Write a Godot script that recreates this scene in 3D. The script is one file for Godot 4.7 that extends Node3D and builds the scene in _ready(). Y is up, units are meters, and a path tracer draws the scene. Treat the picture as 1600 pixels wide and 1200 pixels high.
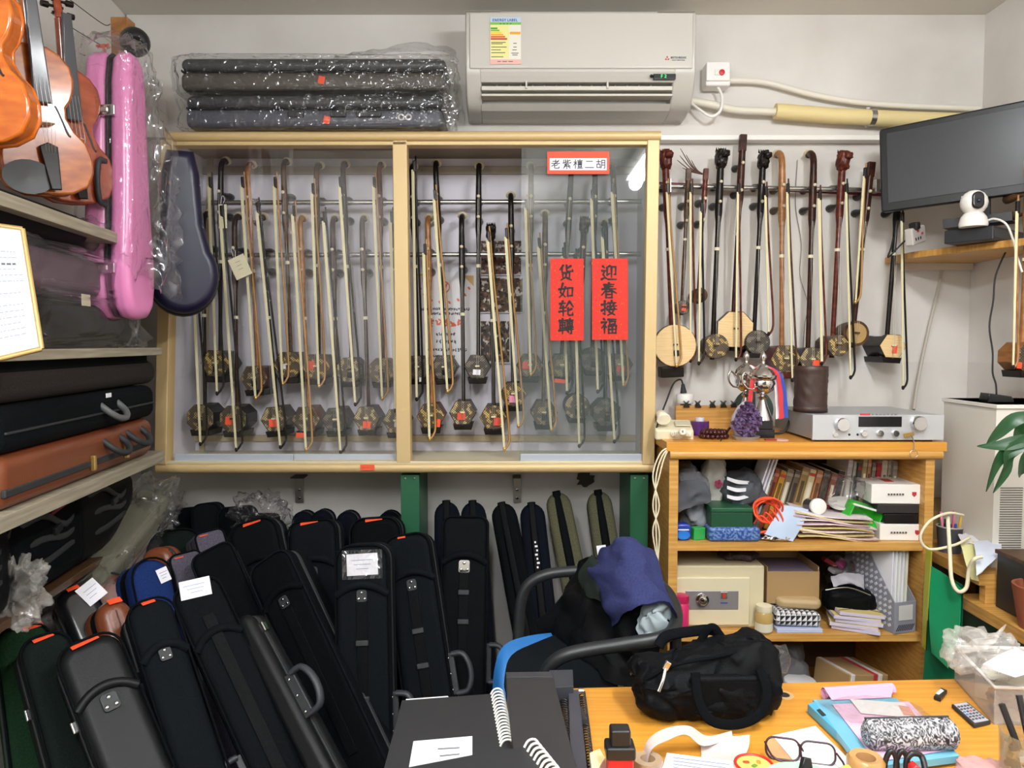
extends Node3D
# A shop for Chinese fiddles: a wall cabinet of erhus, cases on the floor, a bookcase and a desk.
const EYE := 1.5
const TILT := 0.05236
var M := {}
var taken := {}
var shift_seed := 1

# ---------------------------------------------------------------- mesh building
class MB:
	var v := PackedVector3Array()
	var n := PackedVector3Array()
	var t := PackedVector2Array()
	var ix := PackedInt32Array()
	func vert(p: Vector3, nn: Vector3, uv := Vector2.ZERO) -> int:
		v.append(p); n.append(nn); t.append(uv)
		return v.size() - 1
	func tri(a: int, b: int, c: int) -> void:
		var g := (v[b] - v[a]).cross(v[c] - v[a])
		if g.dot(n[a] + n[b] + n[c]) > 0.0:
			ix.append(a); ix.append(c); ix.append(b)
		else:
			ix.append(a); ix.append(b); ix.append(c)
	func quad(a: int, b: int, c: int, d: int) -> void:
		tri(a, b, c); tri(a, c, d)
	func add(o: MB, x: Transform3D) -> MB:
		var base := v.size()
		for i in o.v.size():
			v.append(x * o.v[i]); n.append((x.basis * o.n[i]).normalized()); t.append(o.t[i])
		for i in o.ix: ix.append(base + i)
		return self
	func warp(f: Callable) -> MB:
		for i in v.size(): v[i] = f.call(v[i])
		return recalc()
	func recalc() -> MB:
		var acc := {}
		for k in range(0, ix.size(), 3):
			var g := (v[ix[k + 2]] - v[ix[k]]).cross(v[ix[k + 1]] - v[ix[k]])
			for j in 3:
				var key := (v[ix[k + j]] * 20000.0).round()
				acc[key] = acc.get(key, Vector3.ZERO) + g
		for i in v.size():
			var s: Vector3 = acc.get((v[i] * 20000.0).round(), Vector3.UP)
			n[i] = s.normalized() if s.length() > 0.0 else Vector3.UP
		return self
	func mesh() -> ArrayMesh:
		var a := []
		a.resize(Mesh.ARRAY_MAX)
		a[Mesh.ARRAY_VERTEX] = v; a[Mesh.ARRAY_NORMAL] = n; a[Mesh.ARRAY_TEX_UV] = t; a[Mesh.ARRAY_INDEX] = ix
		var m := ArrayMesh.new()
		m.add_surface_from_arrays(Mesh.PRIMITIVE_TRIANGLES, a)
		return m

func at(p: Vector3, b := Basis.IDENTITY) -> Transform3D:
	return Transform3D(b, p)
func aim(d: Vector3) -> Basis:
	var y := d.normalized()
	var x := y.cross(Vector3.BACK if abs(y.z) < 0.9 else Vector3.UP).normalized()
	return Basis(x, y, x.cross(y))
func turn(x := 0.0, y := 0.0, z := 0.0) -> Basis:
	return Basis.from_euler(Vector3(deg_to_rad(x), deg_to_rad(y), deg_to_rad(z)))

# rounded box; div splits the flat middle so that it can be warped
func rbox(s: Vector3, r := 0.004, steps := 1, div := 1) -> MB:
	var m := MB.new()
	var h := s * 0.5
	r = min(r, min(h.x, min(h.y, h.z)) * 0.98)
	var axes := []
	for k in 3:
		var c := []
		var inner := h[k] - r
		for i in steps: c.append(-inner - r * tan(PI / 4 * (1.0 - float(i) / steps)))
		for i in div + 1: c.append(lerp(-inner, inner, float(i) / div))
		for i in steps: c.append(inner + r * tan(PI / 4 * float(i + 1) / steps))
		axes.append(c)
	for k in 3:
		var a := (k + 1) % 3
		var b := (k + 2) % 3
		for sgn in [-1.0, 1.0]:
			var ids := []
			for i in axes[a].size():
				var row := []
				for j in axes[b].size():
					var p := Vector3.ZERO
					p[k] = sgn * h[k]; p[a] = axes[a][i]; p[b] = axes[b][j]
					var q := Vector3.ZERO
					for e in 3: q[e] = clamp(p[e], -(h[e] - r), h[e] - r)
					var d := (p - q).normalized()
					row.append(m.vert(q + d * r, d, Vector2(p[a] / s[a] + 0.5, 0.5 - p[b] / s[b])))
				ids.append(row)
			for i in ids.size() - 1:
				for j in ids[0].size() - 1: m.quad(ids[i][j], ids[i + 1][j], ids[i + 1][j + 1], ids[i][j + 1])
	return m

func rrect(w: float, h: float, r: float, k := 5, rt := -1.0) -> Array:
	var o := []
	var top := r if rt < 0 else rt
	for c in [[w / 2, -h / 2, -90, r], [w / 2, h / 2, 0, top], [-w / 2, h / 2, 90, top], [-w / 2, -h / 2, 180, r]]:
		var rr: float = min(c[3], min(w, h) * 0.499)
		var cx: float = c[0] - sign(c[0]) * rr
		var cy: float = c[1] - sign(c[1]) * rr
		for i in k + 1:
			var a := deg_to_rad(c[2] + 90.0 * i / k)
			o.append(Vector2(cx + rr * cos(a), cy + rr * sin(a)))
	return o
func ngon(k: int, r: float, start := 0.0, sx := 1.0) -> Array:
	var o := []
	for i in k:
		var a := start + TAU * i / k
		o.append(Vector2(cos(a) * r * sx, sin(a) * r))
	return o

# a flat outline given thickness along z and rounded edges
func pillow(poly: Array, depth: float, bevel := 0.005, steps := 2, hard := false) -> MB:
	var m := MB.new()
	var k := poly.size()
	var area := 0.0
	for i in k: area += poly[i].cross(poly[(i + 1) % k])
	if area < 0: poly = poly.duplicate(); poly.reverse()
	var out := []
	var edge := []
	for i in k:
		var e1: Vector2 = (poly[i] - poly[(i + k - 1) % k]).normalized()
		var e2: Vector2 = (poly[(i + 1) % k] - poly[i]).normalized()
		var o := (Vector2(e1.y, -e1.x) + Vector2(e2.y, -e2.x)).normalized()
		out.append(o / max(0.5, o.dot(Vector2(e2.y, -e2.x))))
		edge.append(Vector2(e2.y, -e2.x))
	bevel = min(bevel, depth * 0.5)
	var rings := []
	for side in [1.0, -1.0]:
		for s in steps + 1:
			var f := float(s) if side > 0 else float(steps - s)
			var a := PI / 2 * f / steps
			rings.append([bevel * (1.0 - sin(a)), side * (depth / 2 - bevel * (1.0 - cos(a))), sin(a), side * cos(a)])
	var lo := Vector2(1e9, 1e9)
	var hi := -lo
	for p in poly: lo = lo.min(p); hi = hi.max(p)
	var uv := func(p: Vector2): return Vector2((p.x - lo.x) / max(1e-6, hi.x - lo.x), 1.0 - (p.y - lo.y) / max(1e-6, hi.y - lo.y))
	for j in rings.size() - 1:
		var r0: Array = rings[j]
		var r1: Array = rings[j + 1]
		for i in k:
			var i2 := (i + 1) % k
			var na: Vector2 = edge[i] if hard else out[i].normalized()
			var nb: Vector2 = edge[i] if hard else out[i2].normalized()
			var c := []
			for q in [[r0, i, na], [r0, i2, nb], [r1, i2, nb], [r1, i, na]]:
				var p: Vector2 = poly[q[1]] - out[q[1]] * q[0][0]
				c.append(m.vert(Vector3(p.x, p.y, q[0][1]), Vector3(q[2].x * q[0][2], q[2].y * q[0][2], q[0][3]).normalized(), uv.call(p)))
			m.quad(c[0], c[1], c[2], c[3])
	var pts := PackedVector2Array()
	for i in k: pts.append(poly[i] - out[i] * bevel)
	var tr := Geometry2D.triangulate_polygon(pts)
	if tr.is_empty():
		for i in range(1, k - 1): tr.append(0); tr.append(i); tr.append(i + 1)
	for side in [1.0, -1.0]:
		var base := m.v.size()
		for p in pts: m.vert(Vector3(p.x, p.y, side * depth / 2), Vector3(0, 0, side), uv.call(p))
		for i in range(0, tr.size(), 3): m.tri(base + tr[i], base + tr[i + 1], base + tr[i + 2])
	return m

# a swept tube; r is a number or a list of numbers, one for each point
func tube(pts: Array, r, sides := 8, sx := 1.0) -> MB:
	var m := MB.new()
	var k := pts.size()
	var up := Vector3.ZERO
	var rings := []
	for i in k:
		var d: Vector3 = (pts[min(i + 1, k - 1)] - pts[max(i - 1, 0)]).normalized()
		if i == 0:
			up = Vector3.RIGHT if abs(d.x) < 0.8 else Vector3.UP
		up = (up - d * up.dot(d)).normalized()
		var sd := d.cross(up)
		var rr: float = r[i] if r is Array else r
		var row := []
		for j in sides + 1:
			var a := TAU * j / sides
			var nn := (up * cos(a) + sd * sin(a) / sx).normalized()
			row.append(m.vert(pts[i] + (up * cos(a) + sd * sin(a) * sx) * rr, nn, Vector2(float(j) / sides, float(i) / max(1, k - 1))))
		rings.append(row)
		if i == 0 or i == k - 1:
			var nn := -d if i == 0 else d
			var c := m.vert(pts[i], nn)
			var rim := []
			for j in sides: rim.append(m.vert(m.v[row[j]], nn))
			for j in sides: m.tri(c, rim[j], rim[(j + 1) % sides])
	for i in k - 1:
		for j in sides: m.quad(rings[i][j], rings[i][j + 1], rings[i + 1][j + 1], rings[i + 1][j])
	return m
func curve(pts: Array, per := 6) -> Array:
	var o := []
	var k := pts.size()
	for i in k - 1:
		var a = pts[max(i - 1, 0)]; var b = pts[i]; var c = pts[i + 1]; var d = pts[min(i + 2, k - 1)]
		for s in per:
			o.append(b.cubic_interpolate(c, a, d, float(s) / per))
	o.append(pts[k - 1])
	return o

# a turned shape about y; profile of (radius, height), from the bottom up
func lathe(prof: Array, seg := 16, start := 0.0) -> MB:
	var m := MB.new()
	var k := prof.size()
	var nn := []
	for i in k - 1:
		var e: Vector2 = (prof[i + 1] - prof[i]).normalized()
		nn.append(Vector2(e.y, -e.x))
	for i in k - 1:
		var a: Vector2 = nn[i]
		var b: Vector2 = nn[i]
		if i > 0 and nn[i - 1].dot(nn[i]) > 0.6: a = (nn[i - 1] + nn[i]).normalized()
		if i < k - 2 and nn[i + 1].dot(nn[i]) > 0.6: b = (nn[i + 1] + nn[i]).normalized()
		var r0 := []
		var r1 := []
		for j in seg + 1:
			var w := start + TAU * j / seg
			r0.append(m.vert(Vector3(cos(w) * prof[i].x, prof[i].y, sin(w) * prof[i].x), Vector3(cos(w) * a.x, a.y, sin(w) * a.x), Vector2(float(j) / seg, float(i) / k)))
			r1.append(m.vert(Vector3(cos(w) * prof[i + 1].x, prof[i + 1].y, sin(w) * prof[i + 1].x), Vector3(cos(w) * b.x, b.y, sin(w) * b.x), Vector2(float(j) / seg, float(i + 1) / k)))
		for j in seg: m.quad(r0[j], r0[j + 1], r1[j + 1], r1[j])
	return m
func ball(r: float, s := Vector3.ONE, seg := 12) -> MB:
	var p := []
	for i in 9: p.append(Vector2(max(0.0, sin(PI * i / 8)) * r, -cos(PI * i / 8) * r))
	var m := lathe(p, seg)
	for i in m.v.size():
		m.v[i] *= s
		m.n[i] = (m.n[i] / s).normalized()
	return m

# a loft of flat-sided rings along z: list of [z, radius]
func barrel(sides: int, rings: Array, start := 0.0, flat := true) -> MB:
	var m := MB.new()
	for i in rings.size() - 1:
		for j in sides:
			var c := []
			for q in [[i, j], [i, j + 1], [i + 1, j + 1], [i + 1, j]]:
				var a: float = start + TAU * q[1] / sides
				var an: float = start + TAU * (j + 0.5) / sides if flat else a
				c.append(m.vert(Vector3(cos(a) * rings[q[0]][1], sin(a) * rings[q[0]][1], rings[q[0]][0]), Vector3(cos(an), sin(an), 0)))
			m.quad(c[0], c[1], c[2], c[3])
	for e in [0, rings.size() - 1]:
		var nz := Vector3(0, 0, 1.0 if rings[e][0] > rings[rings.size() - 1 - e][0] else -1.0)
		var c := m.vert(Vector3(0, 0, rings[e][0]), nz)
		var rim := []
		for j in sides:
			var a := start + TAU * j / sides
			rim.append(m.vert(Vector3(cos(a) * rings[e][1], sin(a) * rings[e][1], rings[e][0]), nz))
		for j in sides: m.tri(c, rim[j], rim[(j + 1) % sides])
	return m

# a sheet of some thickness from f(u, v); uv 0..1
func sheet(f: Callable, nu := 8, nv := 8, thick := 0.0006) -> MB:
	var m := MB.new()
	var g := []
	for i in nu + 1:
		var row := []
		for j in nv + 1: row.append(f.call(float(i) / nu, float(j) / nv))
		g.append(row)
	var nor := func(i: int, j: int) -> Vector3:
		var a: Vector3 = g[min(i + 1, nu)][j] - g[max(i - 1, 0)][j]
		var b: Vector3 = g[i][min(j + 1, nv)] - g[i][max(j - 1, 0)]
		var x := b.cross(a)
		return x.normalized() if x.length() > 1e-12 else Vector3.UP
	var ids := []
	for side in [1.0, -1.0]:
		var lay := []
		for i in nu + 1:
			var row := []
			for j in nv + 1:
				var x: Vector3 = nor.call(i, j)
				row.append(m.vert(g[i][j] + x * side * thick / 2, x * side, Vector2(float(i) / nu, float(j) / nv)))
			lay.append(row)
		for i in nu:
			for j in nv: m.quad(lay[i][j], lay[i + 1][j], lay[i + 1][j + 1], lay[i][j + 1])
		ids.append(lay)
	var rim := []
	for i in nu + 1: rim.append([i, 0])
	for j in range(1, nv + 1): rim.append([nu, j])
	for i in range(nu - 1, -1, -1): rim.append([i, nv])
	for j in range(nv - 1, 0, -1): rim.append([0, j])
	for q in rim.size():
		var a: Array = rim[q]
		var b: Array = rim[(q + 1) % rim.size()]
		var mid: Vector3 = g[a[0]][a[1]] - g[nu / 2][nv / 2]
		var c := []
		for z in [[0, a], [0, b], [1, b], [1, a]]: c.append(m.vert(m.v[ids[z[0]][z[1][0]][z[1][1]]], mid.normalized(), m.t[ids[z[0]][z[1][0]][z[1][1]]]))
		m.quad(c[0], c[1], c[2], c[3])
	return m
# smooth surface through a grid of points (rows of equal length), with ripples
func drape(grid: Array, thick := 0.004, per := 5, ripple := 0.0, freq := 12.0, seed_ := 3) -> MB:
	var nz := noise(freq, seed_, 2)
	var rows := []
	for r in grid: rows.append(curve(r, per))
	var cols := []
	for j in rows[0].size():
		var line := []
		for r in rows: line.append(r[j])
		cols.append(curve(line, per))
	var nu: int = cols.size() - 1
	var nv: int = cols[0].size() - 1
	return sheet(func(u, v):
		var p: Vector3 = cols[int(round(u * nu))][int(round(v * nv))]
		if ripple > 0.0: p += Vector3(nz.get_noise_3dv(p), nz.get_noise_3dv(p + Vector3(9, 3, 1)), nz.get_noise_3dv(p + Vector3(2, 7, 5))) * ripple
		return p, nu, nv, thick)
# an uneven closed lump inside a box, for bundles, bags and film
func lump(size: Vector3, rough := 0.2, freq := 8.0, seed_ := 1, pow_ := 0.55, div := 10) -> MB:
	var nz := noise(freq, seed_, 3)
	var m := rbox(Vector3.ONE * 2, 0.3, 1, div)
	return m.warp(func(p: Vector3):
		var d := p.normalized()
		var e := Vector3(sign(d.x) * pow(abs(d.x), pow_), sign(d.y) * pow(abs(d.y), pow_), sign(d.z) * pow(abs(d.z), pow_))
		e *= 1.0 / max(1.0, max(abs(e.x), max(abs(e.y), abs(e.z))))
		var q := e * size * 0.5
		var w := q + Vector3(seed_, 0, 0)
		return q * (1.0 + rough * (nz.get_noise_3dv(w) + 0.25 - 0.7 * abs(nz.get_noise_3dv(w * 1.7 + Vector3(4, 9, 2))))))
func noise(freq: float, seed_ := 1, oct := 3) -> FastNoiseLite:
	var f := FastNoiseLite.new()
	f.noise_type = FastNoiseLite.TYPE_SIMPLEX_SMOOTH
	f.seed = seed_; f.frequency = freq; f.fractal_octaves = oct
	return f

# ---------------------------------------------------------------- nodes
func numbered(s: String) -> String:
	taken[s] = taken.get(s, -1) + 1
	return s if taken[s] == 0 else "%s_%03d" % [s, taken[s]]
func metas(o: Node3D, label: String, cat: String, group := "") -> void:
	if label: o.set_meta("label", label)
	if cat: o.set_meta("category", cat)
	if group: o.set_meta("group", group)
func thing(called: String, label: String, cat: String, group := "", x := Transform3D.IDENTITY) -> Node3D:
	var o := Node3D.new()
	o.name = numbered(called)
	add_child(o)
	o.transform = x
	metas(o, label, cat, group)
	return o
func part(parent: Node3D, called: String, mb, m: Material, x := Transform3D.IDENTITY, label := "") -> MeshInstance3D:
	var o := MeshInstance3D.new()
	o.name = called
	o.mesh = mb.mesh() if mb is MB else mb
	o.material_override = m
	parent.add_child(o, true)
	o.transform = x
	if label: o.set_meta("label", label)
	return o
func solo(called: String, label: String, cat: String, group: String, mb, m: Material, x := Transform3D.IDENTITY) -> MeshInstance3D:
	var o := part(self, numbered(called), mb, m, x)
	metas(o, label, cat, group)
	return o
func setting(called: String, mb, m: Material, x := Transform3D.IDENTITY) -> MeshInstance3D:
	var o := part(self, called, mb, m, x)
	o.set_meta("kind", "structure")
	return o
# puts the origin of things that were built in room coordinates at their base
func settle() -> void:
	for o in get_children():
		if not (o is Node3D) or o is Camera3D or o is Light3D or o is WorldEnvironment: continue
		if o.transform != Transform3D.IDENTITY: continue
		var box := AABB()
		var first := true
		for q in ([o] if o is MeshInstance3D else o.get_children()):
			if q is MeshInstance3D:
				var b: AABB = (q.transform if q != o else Transform3D.IDENTITY) * q.mesh.get_aabb()
				box = b if first else box.merge(b)
				first = false
		if first: continue
		var base := box.get_center() - Vector3(0, box.size.y / 2, 0)
		if o is MeshInstance3D:
			if not o.mesh is ArrayMesh: continue
			var a: Array = o.mesh.surface_get_arrays(0)
			var v: PackedVector3Array = a[Mesh.ARRAY_VERTEX]
			for i in v.size(): v[i] -= base
			a[Mesh.ARRAY_VERTEX] = v
			var am := ArrayMesh.new()
			am.add_surface_from_arrays(Mesh.PRIMITIVE_TRIANGLES, a)
			o.mesh = am
			for q in o.get_children(): q.position -= base
		else:
			for q in o.get_children(): q.position -= base
		o.position = base

# a point of the room seen at photograph pixel (x, y): at depth d from the lens, or on a given plane
func ray(x: float, y: float) -> Vector3:
	var u := (x - 800.0) / 1200.0
	var w := (600.0 - y) / 1200.0
	return Vector3(u, w * cos(TILT) - sin(TILT), -cos(TILT) - w * sin(TILT))
func P(x: float, y: float, d: float) -> Vector3:
	var r := ray(x, y)
	return Vector3(0, EYE, 0) + r * (d / -r.z)
func PY(x: float, y: float, h: float) -> Vector3:
	var r := ray(x, y)
	return Vector3(0, EYE, 0) + r * ((h - EYE) / r.y)
const WALL_L := Vector3(-1.46, 0, -3.0)
func wall_t() -> Vector3: return Vector3(0.1125, 0, 1).normalized()
func wall_n() -> Vector3: return Vector3(1, 0, -0.1125).normalized()
func PL(x: float, y: float, off: float) -> Vector3:
	var r := ray(x, y)
	var n := wall_n()
	var e := Vector3(0, EYE, 0)
	return e + r * ((off - n.dot(e - WALL_L)) / n.dot(r))

# ---------------------------------------------------------------- materials
func mat(c: Color, rough := 0.6, metal := 0.0) -> StandardMaterial3D:
	var m := StandardMaterial3D.new()
	m.albedo_color = c; m.roughness = rough; m.metallic = metal
	return m
func hexm(h: String, rough := 0.6, metal := 0.0) -> StandardMaterial3D:
	var key := h + str(rough) + "/" + str(metal)
	if not M.has(key): M[key] = mat(Color(h), rough, metal)
	return M[key]
func film(c: Color, rough := 0.08, bump: Texture2D = null, amount := 1.0) -> StandardMaterial3D:
	var m := mat(c, rough)
	m.transparency = BaseMaterial3D.TRANSPARENCY_ALPHA
	m.cull_mode = BaseMaterial3D.CULL_DISABLED
	if bump:
		m.normal_enabled = true; m.normal_texture = bump; m.normal_scale = amount
		tri_map(m, 3.2)
	return m
func tri_map(m: StandardMaterial3D, s: float, sv := Vector3.ZERO, off := Vector3.ZERO) -> StandardMaterial3D:
	m.uv1_triplanar = true
	m.uv1_scale = Vector3.ONE * s if sv == Vector3.ZERO else sv
	m.uv1_offset = off
	return m
func noise_tex(a: Color, b: Color, freq: float, seed_: int, stretch := Vector2.ONE, oct := 4, size := 256, sharp := 1.0) -> ImageTexture:
	var f := noise(freq, seed_, oct)
	var im := Image.create(size, size, false, Image.FORMAT_RGB8)
	for y in size:
		for x in size:
			# blend across the border so that repeats join
			var fx := float(x) / size
			var k: float = f.get_noise_2d(x * stretch.x, y * stretch.y) * (1.0 - fx) + f.get_noise_2d((x - size) * stretch.x, y * stretch.y) * fx
			k = clamp(0.5 + k * sharp, 0.0, 1.0)
			im.set_pixel(x, y, a.lerp(b, k))
	return ImageTexture.create_from_image(im)
func bump_tex(freq: float, seed_: int, strength := 4.0, oct := 4, stretch := Vector2.ONE, ridged := false) -> ImageTexture:
	var f := noise(freq, seed_, oct)
	if ridged: f.fractal_type = FastNoiseLite.FRACTAL_RIDGED
	var im := Image.create(256, 256, false, Image.FORMAT_RGB8)
	for y in 256:
		for x in 256:
			var k: float = 0.5 + 0.5 * f.get_noise_2d(x * stretch.x, y * stretch.y)
			im.set_pixel(x, y, Color(k, k, k))
	im.bump_map_to_normal_map(strength)
	return ImageTexture.create_from_image(im)
func wood(a: String, b: String, rough: float, seed_: int, scale := Vector3(3, 3, 3), stretch := Vector2(0.12, 1.0)) -> StandardMaterial3D:
	var m := mat(Color.WHITE, rough)
	m.albedo_texture = noise_tex(Color(a), Color(b), 0.06, seed_, stretch, 4, 256, 1.3)
	return tri_map(m, 1.0, scale)
func snake(seed_: int, light: Color, dark: Color) -> StandardMaterial3D:
	var im := Image.create(128, 128, false, Image.FORMAT_RGB8)
	var f := noise(0.03, seed_, 2)
	for y in 128:
		for x in 128:
			var u := (x + y) / 128.0 * 14.0
			var w := (x - y + 256) / 128.0 * 14.0
			var e: float = min(min(fposmod(u, 1.0), 1.0 - fposmod(u, 1.0)), min(fposmod(w, 1.0), 1.0 - fposmod(w, 1.0)))
			var k: float = smoothstep(0.05, 0.2, f.get_noise_2d(x, y))
			var c := dark.lerp(light, k)
			im.set_pixel(x, y, c if e > 0.13 else c.lerp(Color(0.06, 0.05, 0.04), 0.7))
	var m := mat(Color.WHITE, 0.35)
	m.albedo_texture = ImageTexture.create_from_image(im)
	return tri_map(m, 8.0, Vector3.ZERO, Vector3(seed_ * 0.37, seed_ * 0.21, 0))

func make_materials() -> void:
	var wrinkle := bump_tex(0.02, 5, 9.0, 2, Vector2.ONE, true)
	var cloth_bump := bump_tex(0.35, 8, 3.0, 2)
	var leather_bump := bump_tex(0.12, 11, 3.0, 3)
	M.wall = mat(Color.WHITE, 0.9)
	M.wall.albedo_texture = noise_tex(Color("d2cdc6"), Color("e0dcd6"), 0.012, 21, Vector2.ONE, 5)
	tri_map(M.wall, 0.7); M.wall.uv1_world_triplanar = true
	M.ceiling = mat(Color("dedad0"), 0.9)
	M.floor = wood("6a6258", "837a6e", 0.5, 31, Vector3(1.5, 1.5, 1.5), Vector2(1, 1))
	M.gold = mat(Color("cdb280"), 0.46, 0.15)
	M.steel = mat(Color("b4b2ad"), 0.25, 0.9)
	M.chrome = mat(Color("d8d8da"), 0.12, 1.0)
	M.nickel = mat(Color("c9c5bc"), 0.3, 0.9)
	M.brass = mat(Color("c8a860"), 0.3, 0.8)
	M.glass = film(Color(0.72, 0.78, 0.76, 0.012), 0.02)
	M.glass2 = film(Color(0.5, 0.55, 0.54, 0.24), 0.02)
	M.film = film(Color(0.45, 0.46, 0.48, 0.05), 0.1, wrinkle, 0.5)
	M.film_thick = film(Color(0.4, 0.4, 0.42, 0.08), 0.12)
	M.film_white = film(Color(0.92, 0.9, 0.87, 0.2), 0.15)
	M.black = mat(Color("101316"), 0.82); M.black.albedo_texture = noise_tex(Color(0.8, 0.8, 0.8), Color.WHITE, 0.2, 3, Vector2.ONE, 2, 128)
	M.black.normal_enabled = true; M.black.normal_texture = cloth_bump; M.black.normal_scale = 0.5; tri_map(M.black, 6.0)
	M.black.rim_enabled = true; M.black.rim = 0.04; M.black.metallic_specular = 0.18
	M.black2 = M.black.duplicate(); M.black2.albedo_color = Color("13171b")
	M.black3 = M.black.duplicate(); M.black3.albedo_color = Color("0b0e11")
	M.nylon = M.black.duplicate(); M.nylon.albedo_color = Color("101113"); M.nylon.roughness = 0.5
	M.navybag = M.black.duplicate(); M.navybag.albedo_color = Color("0e121c")
	M.olive = M.black.duplicate(); M.olive.albedo_color = Color("575642")
	M.greycloth = M.black.duplicate(); M.greycloth.albedo_color = Color("5b5764")
	M.navy = M.black.duplicate(); M.navy.albedo_color = Color("383d68")
	M.greencloth = M.black.duplicate(); M.greencloth.albedo_color = Color("1f3a24")
	M.darkgreen = M.black.duplicate(); M.darkgreen.albedo_color = Color("161e1b")
	M.bluecloth = M.black.duplicate(); M.bluecloth.albedo_color = Color("1f356c")
	M.brownbag = M.black.duplicate(); M.brownbag.albedo_color = Color("37312f")
	M.tee = M.black.duplicate(); M.tee.albedo_color = Color("82868a")
	M.blackleather = mat(Color("121315"), 0.48); M.blackleather.metallic_specular = 0.35; M.blackleather.normal_enabled = true; M.blackleather.normal_texture = leather_bump; M.blackleather.normal_scale = 0.12; tri_map(M.blackleather, 5.0)
	M.brownleather = M.blackleather.duplicate(); M.brownleather.albedo_color = Color("733c22"); M.brownleather.metallic_specular = 0.5; M.brownleather.roughness = 0.36
	M.shinyblack = mat(Color("141417"), 0.22)
	M.plastic = mat(Color("1b1c1e"), 0.4)
	M.rubber = mat(Color("2a2c2e"), 0.6)
	M.white = mat(Color("ece9e2"), 0.35)
	M.paper = mat(Color("eceaf0"), 0.85)
	M.cream = mat(Color("e2d9b9"), 0.6)
	M.hair = mat(Color("d6cda6"), 0.75)
	M.orange = mat(Color("f0532c"), 0.6)
	M.redtag = mat(Color("d04a34"), 0.6)
	M.pine = wood("b9853f", "d3a35a", 0.42, 41, Vector3(1.2, 5, 5))
	M.pinetop = wood("c8862e", "d6983c", 0.35, 42, Vector3(1.0, 4, 4))
	M.shelfwood = wood("8f8674", "a59c88", 0.6, 43, Vector3(2, 5, 2))
	M.rosewood = wood("2a1712", "44261c", 0.3, 44, Vector3(8, 2, 8))
	M.blackwood = wood("17130f", "241d1a", 0.28, 45, Vector3(8, 2, 8))
	M.redwood = wood("4d2017", "6b3222", 0.3, 46, Vector3(8, 2, 8))
	M.tanwood = wood("8a5a30", "a87240", 0.35, 47, Vector3(8, 2, 8))
	M.brownwood = wood("43301f", "5c432d", 0.35, 48, Vector3(8, 2, 8))
	for w in [M.rosewood, M.blackwood, M.redwood, M.brownwood]: w.metallic_specular = 0.3
	M.bamboo = mat(Color("a87c42"), 0.4)
	M.soundwood = wood("dcb981", "e8cb98", 0.5, 49, Vector3(4, 12, 4))
	M.bone = mat(Color("d9cba8"), 0.35)
	M.snakes = [snake(1, Color("cbb684"), Color("665743")), snake(2, Color("ad986c"), Color("5c4e3d")), snake(3, Color("d9ba6c"), Color("66523a")), snake(4, Color("847b68"), Color("504940"))]
	M.violins = []
	for c in [["c05a10", "d8741c"], ["8f451d", "b5672c"], ["8a3a20", "a44c2c"]]:
		var w := wood(c[0], c[1], 0.16, 50 + M.violins.size(), Vector3(6, 2, 6))
		w.clearcoat_enabled = true; w.clearcoat = 0.7; w.clearcoat_roughness = 0.08
		M.violins.append(w)
	M.pink = mat(Color("dd82b6"), 0.24); M.pink.clearcoat_enabled = true; M.pink.clearcoat = 0.5

func _ready() -> void:
	var cam := Camera3D.new()
	cam.name = "camera"
	add_child(cam)
	cam.position = Vector3(0, EYE, 0)
	cam.rotation = Vector3(-TILT, 0, 0)
	cam.fov = rad_to_deg(2.0 * atan(0.5))
	cam.near = 0.05
	cam.current = true
	var we := WorldEnvironment.new()
	we.name = "environment"
	var env := Environment.new()
	env.background_mode = Environment.BG_COLOR
	env.background_color = Color(0.05, 0.05, 0.05)
	env.tonemap_mode = Environment.TONE_MAPPER_LINEAR
	env.tonemap_exposure = 1.0
	env.sdfgi_enabled = true; env.ssao_enabled = true; env.ssil_enabled = true
	we.environment = env
	add_child(we)
	make_materials()
	# fluorescent battens on the ceiling, above and behind the place of the photographer
	ceiling_light(Vector3(0.83, 2.62, -0.7), 0.32, 1.9, "long white fluorescent batten on the ceiling nearer the television wall")
	ceiling_light(Vector3(-0.5, 2.62, 0.1), 0.13, 1.9, "long white fluorescent batten on the ceiling nearer the hanging violins")
	ceiling_light(Vector3(-0.1, 2.62, 1.1), 0.4, 0.9, "long white fluorescent batten on the ceiling behind the desk front")
	room()
	cabinet()
	cabinet_fiddles()
	wall_fiddles()
	air_conditioner()
	top_cases()
	bookcase()
	bookcase_top()
	bookcase_inside()
	right_corner()
	floor_cases()
	left_wall_things()
	chair_and_clothes()
	desk()
	desk_things()
	settle()

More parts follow.
